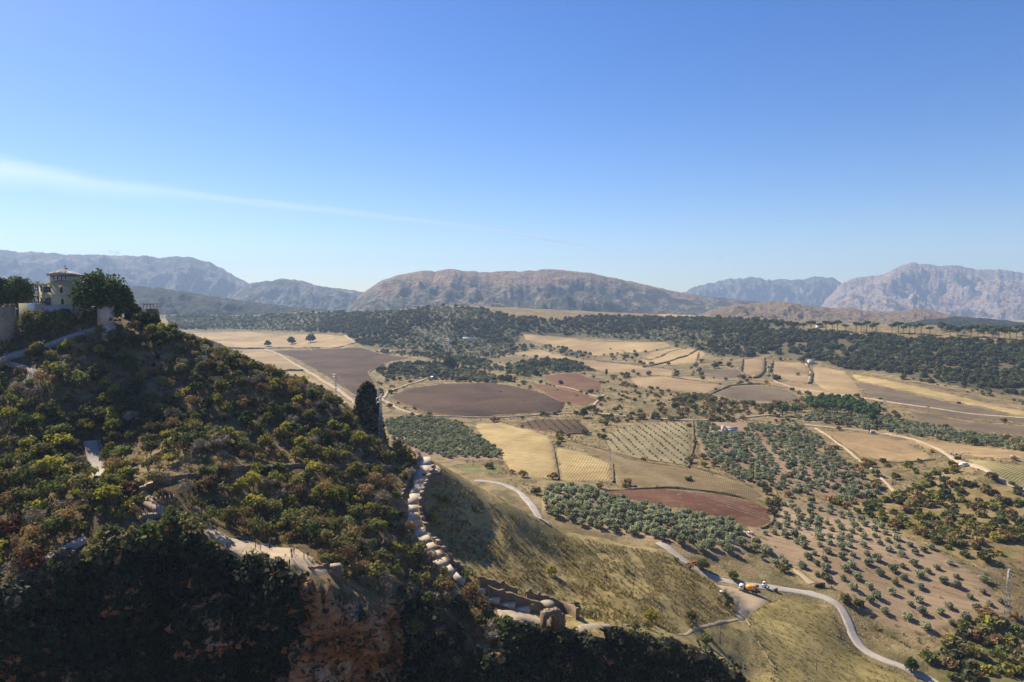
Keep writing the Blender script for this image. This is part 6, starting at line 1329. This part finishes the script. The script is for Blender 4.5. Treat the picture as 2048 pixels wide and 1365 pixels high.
pC = g1(2014, 1240, 260); Cq = pylon((pC.x, pC.y, pC.z), 107 * pC.y / F_PX, 2.2, 'tall steel lattice pylon above the thicket on the olive slope', .9, (.97, .89), 1.8, .08)
pD = g1(1220, 940, 400); Dq = pylon((pD.x, pD.y, pD.z), 38 * pD.y / F_PX, 1.2, 'thin lattice pylon at the corner of the golden stubble field', .9, (.97, .88), 1.5, .06)
pE = g1(897, 708, 900); Eq = pylon((pE.x, pE.y, pE.z), 30 * pE.y / F_PX, 3.0, 'far lattice pylon between olive belts near the white farmhouse', .3, (.97, .88), 3.5, .2)
for i in range(3): wire(Bq[i], A[i], 8, 'thin power line strung between the crest pylon and the distant ploughed-field pylon')
for i in range(3): wire(Dq[i], Cq[i], 9, 'thin power line slung over the bare olive slope', .04)
pF = at(768, 612, 2250)
for i in range(3): wire(Eq[i], pF + Vector((i * 5 - 5, 0, 3)), 14, 'far power line running over the dark wood to the plateau', .16)
for o in [x for x in COL.objects if x.name.startswith('power_line')]: o['group'] = 'power lines'
def pole(qx, top, bot, label, dmin):
    p = g1(qx, bot, dmin); h = (bot - top) * p.y / F_PX * 1.03; e = empty('telegraph_pole', p, .4, label, 'pole'); MB().tube([(0, 0, -.5), (0.02, 0, h)], [.13, .09], 7).build('mast', M['wood'], e); MB().box((0, 0, h - .3), (.9, .09, .1)).build('cross_bar', M['wood'], e)
    for s in (-1, 1): MB().cyl((s * .38, 0, h - .16), .05, .2, 'z', 6).build('insulator', M['white'], e)
for qx, tp_, bt, lab, dm in [(1087,1070,1100,'wooden telegraph pole on the upper golden spur',200),(1266,1168,1198,'wooden telegraph pole halfway down the golden spur',200),(1440,1252,1287,'wooden telegraph pole beside the footpath fork',200),(1633,1312,1343,'wooden telegraph pole standing in the lower meadow',200),(766,897,917,'wooden telegraph pole on the shaded crest below the pylon',200),(892,957,976,'wooden telegraph pole beside the lookout platform',200),(1646,1090,1118,'thin wooden pole among the olives of the bare slope',250)]: pole(qx, tp_, bt, lab, dm)

# ------------------------------------------------------------------ farm buildings of the valley
def farm(qx, qy, sx, sy, h, rz, label, roof='tile', wall='white', dmin=300, win=3, rh=1.3):
    p = g1(qx, qy, dmin); e = empty('farmhouse', p, rz, label, 'house'); MB().box((0, 0, h / 2 - .5), (sx, sy, h + 1)).build('wall', M[wall], e); MB().gable((0, 0, h), sx, sy, rh).build('roof', M[roof], e)
    for i in range(win):
        x = -sx / 2 + sx * (i + .5) / win; f = MB().box((x, -sy / 2 - .03, h * .55), (1.0, .1, 1.2)).build('window', M['dark'], e); MB().box((x, -sy / 2 - .08, h * .55), (.08, .04, 1.2)).build('glazing_bar', M['white'], f)
    d = MB().box((sx * .12, -sy / 2 - .04, 1.0), (1.0, .1, 2.0)).build('door', M['wood'], e); MB().box((sx * .12 + .35, -sy / 2 - .11, 1.0), (.1, .05, .1)).build('handle', M['steel'], d)
    return e, p
farm(1462, 864, 10, 6, 3.2, -.25, 'white farmhouse with terrace among the olives beside the pool', dmin=400)
p = g1(1446, 864, 400); e = empty('house_annex', p, -.25, 'taller white end block joined to the farmhouse terrace', 'house'); MB().box((0, 0, 2.2), (2.6, 6, 5.6)).build('wall', M['white'], e); MB().box((0, 0, 5.05), (3.0, 6.4, .15)).build('roof', M['tile'], e); MB().box((0, -3.04, 2.2), (.8, .1, 1.1)).build('window', M['dark'], e)
sheet('patio', [(1424,853),(1440,852),(1448,866),(1432,868),(1420,866)], M['pinkwall'], .5, 3, 2, dmin=400)
sheet('swimming_pool', [(1424,858),(1435,857),(1438,862),(1428,863)], M['poolw'], .75, 3, 2, dmin=400)
farm(937, 681, 26, 10, 5, .05, 'long white farmhouse at the foot of the dark wood', dmin=900, win=5, rh=2.2)
farm(868, 759, 9, 7, 3.2, -.1, 'small bluish farm shed in the tree belt by the pale track', wall='greywall', roof='steel', dmin=700)
farm(1147, 709, 14, 8, 3.6, .2, 'small pale barn in the scrub of the tan fields', dmin=900, win=2)
farm(1622, 727, 9, 7, 5, -.1, 'tiny white hut at the foot of the wooded scarp', dmin=800, win=2)
farm(1600, 651, 26, 12, 3, .0, 'white shed among trees on the plateau beyond the scarp rim', roof='white', dmin=1000, win=4)
farm(1178, 640, 16, 9, 5, .0, 'pale house on the wooded plateau edge', dmin=1200, win=3)
farm(1640, 655, 14, 8, 3.5, .2, 'second pale shed near the umbrella pines', dmin=1000, win=2)
e = empty('ruined_tower', g1(1305, 838, 400), .2, 'small ruined stone tower beside two cypresses', 'ruin'); MB().box((0, 0, 2.5), (3.4, 3.4, 6.5), 0, .95, .1).build('wall', M['stone'], e); MB().box((0, -1.72, 1.2), (1, .2, 2)).build('doorway', M['dark'], e); MB().box((-.9, 0, 6.1), (1.2, 2.8, .9), 0, .9, .1).build('broken_top', M['stone'], e)
e = empty('gateway', g1(1746, 867, 400), .1, 'little whitewashed gateway between two cypresses on the vineyard track', 'gate')
for s in (-1, 1): MB().box((s * 2.0, 0, 1.0), (.6, .6, 2.6)).build('pillar', M['white'], e)
MB().box((0, 0, 1.1), (3.4, .1, 1.8)).build('gate_leaf', M['steel'], e)
e = empty('culvert', g1(1640, 1176, 250), -.15, 'dark concrete culvert mouth where the pale track meets the lane', 'culvert'); MB().box((0, .6, .9), (4.6, .5, 2.6)).build('head_wall', M['stone'], e); MB().box((0, .32, .7), (3.2, .1, 1.6)).build('opening', M['dark'], e)

# ------------------------------------------------------------------ vehicles
def wheel(par, c, r, w, axis='y', hub='steel'):
    o = MB().cyl(c, r, w, axis, 16).build('wheel', M['rubber'], par); MB().cyl(c, r * .55, w + .03, axis, 12).build('rim', M[hub], o)
def mixer():
    p = g1(1500, 1187, 250); p.z += .30; e = empty('concrete_mixer', p, -0.52, 'concrete mixer truck with orange drum and white cab parked on the gravel lot', 'truck')
    MB().box((.2, 0, .95), (8.2, .95, .35)).build('chassis', M['blackm'], e)
    c = MB(); c.box((-3.55, 0, 1.95), (1.9, 2.35, 2.1), 0, .93); cab = c.build('cab', M['carwhite'], e)
    MB().box((-4.48, 0, 2.35), (.06, 1.95, .8)).build('windscreen', M['glass'], cab)
    for s in (-1, 1): MB().box((-3.6, s * 1.135, 2.35), (.9, .05, .7)).build('side_window', M['glass'], cab); MB().box((-4.55, s * .85, 1.15), (.06, .3, .2)).build('headlight', M['white'], cab); MB().box((-4.5, s * 1.35, 2.3), (.15, .12, .5)).build('mirror', M['blackm'], cab)
    MB().box((-4.55, 0, .75), (.2, 2.3, .4)).build('bumper', M['blackm'], cab)
    d = Vector((1, 0, .22)).normalized(); o = Vector((-1.9, 0, 2.05)); dr = MB().lathe([(0, .5), (.35, 1.0), (1.6, 1.28), (2.6, 1.25), (4.1, .78), (4.6, .6)], tuple(o), tuple(d), 22).build('drum', M['orange'], e, True)
    for t, r in ((.9, 1.17), (3.1, 1.13)): MB().lathe([(-.06, r), (.06, r)], tuple(o + d * t), tuple(d), 22).build('drum_band', M['carwhite'], dr)
    MB().box((-2.15, 0, 1.75), (.3, 1.7, 1.5)).build('drum_pedestal', M['blackm'], e); MB().box((2.5, 0, 1.8), (.3, 1.8, 1.6), 0, .8).build('rear_frame', M['blackm'], e)
    MB().lathe([(0, .3), (.8, .75)], (2.95, 0, 3.05), (.2, 0, 1), 12).build('hopper', M['blackm'], e); MB().tube([(2.9, 0, 2.1), (3.9, .2, 1.3), (4.6, .35, .8)], [.26, .24, .22], 8).build('chute', M['blackm'], e)
    MB().box((3.25, .8, 2.2), (.1, .5, 2.6)).build('ladder', M['steel'], e)
    for x in (-3.3, -1.3, 1.3, 2.6):
        for s in (-1, 1): wheel(e, (x, s * 1.0, .52), .52, .34)
mixer()
def loader():
    p = g1(1529, 1176, 250); p.z += .45; e = empty('mini_loader', p, -0.9, 'small white skid loader on the lane behind the mixer', 'loader'); MB().box((0, 0, .75), (2.0, 1.1, .7)).build('body', M['carwhite'], e)
    c = MB(); c.box((-.1, 0, 2.15), (1.25, 1.15, .12)); cab = c.build('cab_roof', M['carwhite'], e)
    for x in (-.65, .45):
        for s in (-1, 1): MB().box((x, s * .5, 1.6), (.09, .09, 1.1)).build('cab_post', M['blackm'], cab)
    MB().box((-.3, 0, 1.3), (.5, .6, .6)).build('seat', M['blackm'], e); MB().box((1.75, 0, .4), (.7, 1.5, .5), 0, .8).build('bucket', M['steel'], e)
    for s in (-1, 1): MB().tube([(-.7, s * .62, 1.3), (.9, s * .62, 1.05), (1.5, s * .62, .5)], .08, 5).build('lift_arm', M['carwhite'], e)
    for x in (-.6, .6):
        for s in (-1, 1): wheel(e, (x, s * .7, .38), .38, .26)
loader()
def car(qx, qy, rz, label, paint, L=4.4, W=1.75, H=1.45, van=False, dmin=250, lift=.5, name='parked_car'):
    p = g1(qx, qy, dmin); p.z += lift; e = empty(name, p, rz, label, 'van' if van else 'car'); hl = L / 2
    pr = [(-hl, .35), (-hl, .85), (-hl + .1, H * .98), (hl * .55, H), (hl * .8, H * .6), (hl, H * .5), (hl, .35)] if van else [(-hl, .35), (-hl, .8), (-hl * .85, .92), (-hl * .55, H), (hl * .1, H), (hl * .45, .95), (hl * .95, .8), (hl, .35)]
    n = len(pr); V = [(x, -W / 2, z) for x, z in pr] + [(x, W / 2, z) for x, z in pr]; F = [tuple(range(n))[::-1], tuple(range(n, 2 * n))] + [(i, (i + 1) % n, n + (i + 1) % n, n + i) for i in range(n)]
    link('body', mesh_np('body', V, F, [M[paint]]), e)
    for s in (-1, 1):
        MB().box((-hl * .2, s * (W / 2 + .005), H * .76), (L * (.55 if van else .34), .03, H * .22)).build('side_window', M['glass'], e); MB().box((hl - .02, s * W * .36, .65), (.06, .3, .16)).build('headlight', M['white'], e)
        for x in (-hl * .62, hl * .62): wheel(e, (x, s * (W / 2 - .08), .33), .33, .22)
    MB().box((hl * (.68 if van else .28), 0, H * .8), (.04, W * .82, H * .26), 0).build('windscreen', M['glass'], e)
car(1927, 934, 2.8, 'white delivery van on the earth track beside the vineyard', 'carwhite', 5.4, 2.0, 2.3, True, 350)
car(1501, 1070, 2.3, 'small dark car stopped on the pale track by the grove corner', 'greywall', 3.8, 1.6, 1.4, False, 250, .45)
car(1577, 1072, .2, 'dark wreck of a cart standing among the sparse olives', 'blackm', 3.0, 1.5, 1.1, False, 250, .2, 'farm_cart')
p = g1(1551, 1184, 250); e = empty('crate_box', (p.x, p.y, p.z + .35), .1, 'square wooden crate on the lane edge near the loader', 'crate'); MB().box((0, 0, .6), (1.5, 1.2, 1.2)).build('body', M['wood'], e); MB().box((0, 0, 1.24), (1.6, 1.3, .08)).build('lid', M['stone_pale'], e)
p = g1(1444, 1188, 250); e = empty('pipe_section', (p.x, p.y, p.z + .35), -.5, 'pale concrete pipe section lying at the gravel lot edge', 'pipe'); MB().cyl((0, 0, .45), .45, 1.9, 'x', 14).build('shell', M['white'], e); MB().cyl((.96, 0, .45), .33, .04, 'x', 14).build('bore', M['dark'], e)
p = g1(1389, 1128, 250); e = empty('barrier', (p.x, p.y, p.z + .2), .6, 'red plastic barriers on the verge above the lane', 'barrier')
for k in range(3): MB().box((-1.2 + k * 1.2, 0, .5), (1.1, .35, 1.0), 0, .8).build('panel', M['red'], e)
p = g1(2025, 919, 350); e = empty('water_tank', (p.x, p.y, p.z), .3, 'small blue-grey tank by the vineyard wall', 'tank'); MB().cyl((0, 0, 1.2), 1.3, 2.6, 'z', 14).build('shell', M['greywall'], e); MB().cyl((0, 0, 2.55), .4, .2, 'z', 10).build('lid', M['steel'], e)
# heap of stones beside the vineyard
g = np.random.default_rng(123)
for k in range(46):
    qx, qy = 1905 + g.normal(0, 16), 910 + g.normal(0, 3.5); p = g1(qx, qy, 350); s = g.uniform(.5, 1.3)
    m = MB().box((0, 0, s * .25), (s * 1.5, s, s), g.uniform(0, 3), .7, .18 * s).build('boulder', M['rock'], None, False, (p.x, p.y, p.z)); tag(m, 'grey boulder in the stone heap at the vineyard corner', 'boulder', 'boulders of the stone heap')
# ------------------------------------------------------------------ people
def cloth(name, c): return plain('cloth_' + name, c, 0.85, 0.1, 0.15, 6.0)
CL = {k: cloth(k, c) for k, c in {'white': (.72, .72, .74), 'black': (.02, .02, .025), 'blue': (.10, .18, .50), 'navy': (.03, .04, .10), 'red': (.60, .045, .05), 'grey': (.25, .25, .27), 'tan': (.36, .27, .18), 'pink': (.55, .22, .26), 'jeans': (.08, .11, .20)}.items()}
CL['skin'] = plain('skin', (.46, .27, .19), .6, .3, .1, 8.0); CL['hair'] = plain('hair', (.04, .025, .018), .7, .3, .2, 20.0)
def body_mesh(pose, seed):
    g = random.Random(seed); v, e, r = [], [], []
    def add(p, rad, par=None):
        v.append(p); r.append(rad)
        if par is not None: e.append((par, len(v) - 1))
        return len(v) - 1
    st = {'stand': (.05, -.03), 'walk': (.24, -.24), 'sit': (0, 0)}[pose]; dz = -.42 if pose == 'sit' else 0
    hip = add((0, 0, .95 + dz), (.15, .115)); waist = add((0, 0, 1.1 + dz), (.14, .10), hip); chest = add((0, -.01, 1.32 + dz), (.175, .115), waist); neck = add((0, 0, 1.47 + dz), (.062, .062), chest); head0 = add((0, -.015, 1.56 + dz), (.085, .095), neck); head1 = add((0, -.02, 1.66 + dz), (.088, .10), head0); add((0, -.01, 1.735 + dz), (.05, .06), head1)
    for s, sw in ((-1, st[0]), (1, st[1])):
        if pose == 'sit': a = add((s * .10, 0, .5), (.095, .095), hip); b = add((s * .12, -.42, .5), (.07, .07), a); c = add((s * .12, -.44, .10), (.045, .045), b)
        else: a = add((s * .10, 0, .86), (.10, .10), hip); b = add((s * .10, -sw * .45 - .03, .49), (.066, .066), a); c = add((s * .10, -sw * .9 + .03, .09), (.044, .044), b)
        y = v[c][1]; add((s * .115, y - .17, .045), (.04, .032), c)
        sh = add((s * .185, 0, 1.40 + dz), (.062, .062), chest); el = add((s * .245, sw * .5 + .03, 1.13 + dz), (.045, .045), sh); wr = add((s * .25, sw - .06, .89 + dz), (.03, .03), el); pm = add((s * .25, sw - .08, .82 + dz), (.036, .02), wr)
        for k, (fx, L) in enumerate(((-.026, .075), (-.009, .088), (.009, .08), (.025, .062))): q = add((s * .25 + fx, sw - .095, .775 + dz), (.0095, .0095), pm); add((s * .25 + fx, sw - .115, .775 - L * .7 + dz), (.008, .008), q)
        t = add((s * .225, sw - .115, .83 + dz), (.011, .011), wr); add((s * .222, sw - .145, .79 + dz), (.0095, .0095), t)
    me = bpy.data.meshes.new('body_cage'); me.from_pydata(v, e, []); ob = bpy.data.objects.new('body_cage', me); COL.objects.link(ob)
    m = ob.modifiers.new('skin', 'SKIN'); 
    for i, q in enumerate(me.skin_vertices[0].data): q.radius = r[i]; q.use_root = (i == 0)
    ob.modifiers.new('sub', 'SUBSURF').levels = 1
    dg = bpy.context.evaluated_depsgraph_get(); out = bpy.data.meshes.new_from_object(ob.evaluated_get(dg)); bpy.data.objects.remove(ob); bpy.data.meshes.remove(me)
    return out, dz
BODIES = {}
def person_mesh(pose, top, low, dress=False, hat=False):
    key = (pose, top, low, dress)
    if key in BODIES: return BODIES[key]
    if pose not in BODIES: BODIES[pose] = body_mesh(pose, 3)
    base, dz = BODIES[pose]; me = base.copy(); me.name = 'person'; me.materials.clear()
    for m in (CL[top], CL[low], CL['skin'], CL['hair'], CL['black']): me.materials.append(m)
    for p in me.polygons:
        x, y, z = p.center; zz = z - dz; ax = abs(x)
        if zz > 1.50: i = 3 if (zz > 1.69 or y > .02) else 2
        elif zz > 1.44: i = 2
        elif ax > .21: i = 0 if zz > 1.20 else 2
        elif zz > (0.62 if dress else .98): i = 0
        elif z < .07: i = 4
        elif dress: i = 2
        else: i = 1 if (z > .14 or low == 'jeans') else 2
        p.material_index = i; p.use_smooth = True
    BODIES[key] = me; return me
PEOPLE = [(455,1101,'stand','black','black',0,'person in black standing by the tree end of the viewpoint'),(461,1101,'walk','black','jeans',0,'person in black and jeans beside the other at the tree end of the viewpoint'),(511,1103,'stand','navy','tan',0,'person in dark top standing beside the white-shirted walker'),(521,1105,'walk','white','grey',0,'person in white shirt on the dusty viewpoint by the hedge'),(539,1101,'stand','black','black',0,'person in black at the shaded hedge of the viewpoint'),
 (583,1113,'stand','black','navy',0,'dark-dressed person in the group at the viewpoint centre'),(588,1111,'walk','navy','black',0,'navy-dressed person in the group at the viewpoint centre'),(584,1122,'walk','white','jeans',0,'person in white top and jeans before the two dark-dressed people'),(579,1135,'stand','black','black',0,'person in black alone near the cliff edge of the viewpoint'),(608,1121,'stand','red','red',1,'person in a red dress walking on the viewpoint'),(616,1118,'walk','blue','navy',0,'person in bright blue shirt beside the red dress'),
 (648,1150,'sit','white','jeans',0,'person in white sitting at the tip of the viewpoint'),(664,1146,'stand','navy','black',0,'dark-dressed person standing by the square masonry block'),(277,1008,'walk','white','navy',0,'person in white shirt walking on the pale path above the ruined basin'),(351,1034,'stand','black','black',0,'person in black behind the ruined basin'),(357,1034,'walk','white','black',0,'person in white shirt behind the ruined basin'),(166,1083,'stand','white','grey',0,'person in white on the shaded lower path'),(121,1103,'walk','blue','navy',0,'person in blue walking down the shaded lower path'),(22,1126,'stand','grey','jeans',0,'person in grey at the shaded lower path edge'),(20,1176,'stand','pink','black',0,'person in pink beside the rust-red bush'),
 (156,668,'stand','blue','navy',0,'person in blue on the path near the pink gate tower'),(161,667,'walk','white','black',0,'person in white on the path near the pink gate tower'),(165,666,'stand','black','black',0,'person in black on the path near the pink gate tower'),(88,690,'walk','white','jeans',0,'person in white halfway up the villa path'),(9,719,'walk','white','jeans',0,'person in white low on the villa path'),(14,718,'walk','blue','jeans',0,'person in light blue low on the villa path'),(66,741,'walk','pink','navy',0,'person in pink at the turn of the hill path'),(1812,1342,'walk','black','black',0,'person in black walking along the lane beside the dark bush'),(1385,1136,'stand','white','jeans',0,'person in white on the lane by the red barriers')]
for qx, qy, pose, top, low, dr, lab in PEOPLE:
    dm = 140 if qx < 1000 else 240; p = g1(qx, qy, dm); up = 0.24
    for Pth in (UPP, MPp, SPp):
        d = np.hypot(Pth[:, 0] - p.x, Pth[:, 1] - p.y); i = int(d.argmin())
        if d[i] < 2.2: p.z = float(Pth[i, 2]) - up + .02
    rz = random.uniform(-2.5, 2.5)
    tag(link('person', person_mesh(pose, top, low, bool(dr)), None, (p.x, p.y, p.z + up), rz), lab, 'person')

# ------------------------------------------------------------------ clouds beyond the haze: the long contrail and two small puffs
def vol_mat(name, dens, col=(1, 1, 1)):
    m = bpy.data.materials.new(name); m.use_nodes = True; n = m.node_tree.nodes; n.clear(); o = n.new('ShaderNodeOutputMaterial'); pv = n.new('ShaderNodeVolumePrincipled')
    pv.inputs['Color'].default_value = (*col, 1); pv.inputs['Density'].default_value = dens; pv.inputs['Anisotropy'].default_value = 0.72; m.node_tree.links.new(pv.outputs[0], o.inputs['Volume']); return m
def contrail():
    D0, D1 = 26000, 46000; S = [(-700,215,62),(-300,290,46),(0,344,32),(200,373,22),(420,397,13),(640,421,8),(850,445,6.5),(1000,464,6),(1120,484,5),(1210,500,2)]
    n = 150; q = np.linspace(0, 1, n); px = np.interp(q, np.linspace(0, 1, len(S)), [s[0] for s in S]); py = np.interp(px, [s[0] for s in S], [s[1] for s in S]); hw = np.interp(px, [s[0] for s in S], [s[2] for s in S]); D = D0 + (D1 - D0) * q
    e = empty('vapour_trail', at(float(px[0]), float(py[0]), D0), 0, 'long white vapour trail spreading across the blue sky', 'cloud'); o = e.location
    for lay, (k, dn, i0) in enumerate(((1.15, 0.5e-4, 0), (.85, 0.6e-4, 0), (.55, 0.9e-4, 0), (.30, 1.0e-4, 0), (1.0, 2.4e-4, 55), (.8, 4.0e-4, 80), (.9, 5.0e-4, 95))):
        pts, rad = [], []
        for i in range(n):
            w = hw[i] * k * (1 + .22 * mnoise.noise((i * .11, lay * 7.0, 0)) + .1 * mnoise.noise((i * .41, lay * 3.0, 4)))
            c = at(float(px[i]), float(py[i] - hw[i] * .07 * min(lay, 3) + hw[i] * .2 * mnoise.noise((i * .09, 5.0, lay))), float(D[i])) - o; pts.append(tuple(c)); rad.append(w * D[i] / F_PX)
        if i0: pts, rad = pts[i0:], [q * min(1.0, j / 30) for j, q in enumerate(rad[i0:])]
        V, F = tubes([(pts, rad)], 14); ob = link('vapour_layer', mesh_np('vapour_layer', V, F, [vol_mat('vapour', dn, (1, .98, .97))], True), e)
contrail()
def puff(qx, qy, w, h, D, seed, lab):
    e = empty('cloud', at(qx, qy, D), 0, lab, 'cloud'); g = np.random.default_rng(seed); k = D / F_PX
    for i in range(7):
        c = (g.uniform(-w, w) * .7 * k, g.uniform(-20, 20) * k, g.uniform(-.4, .5) * h * k); bm = bmesh.new(); bmesh.ops.create_icosphere(bm, subdivisions=3, radius=1.0)
        for v in bm.verts: v.co *= 1 + .3 * mnoise.noise(v.co * 2 + Vector((i * 3, seed, 0)))
        me = bpy.data.meshes.new('cloud_lobe'); bm.to_mesh(me); bm.free(); me.materials.append(CLOUD_M); me.polygons.foreach_set('use_smooth', np.ones(len(me.polygons), bool)); link('cloud_lobe', me, e, c, 0, (w * .5 * k, w * .4 * k, h * .6 * k))
CLOUD_M = vol_mat('cloud_vapour', 1.1e-3)
puff(232, 506, 11, 7, 30000, 1, 'small white cloud peeping over the left mountain ridge'); puff(205, 510, 12, 3.0, 30000, 2, 'thin cloud wisp beside the small white cloud over the left ridge'); puff(1437, 517, 11, 3.5, 30000, 3, 'tiny lone cloud above the gap between the mountains')
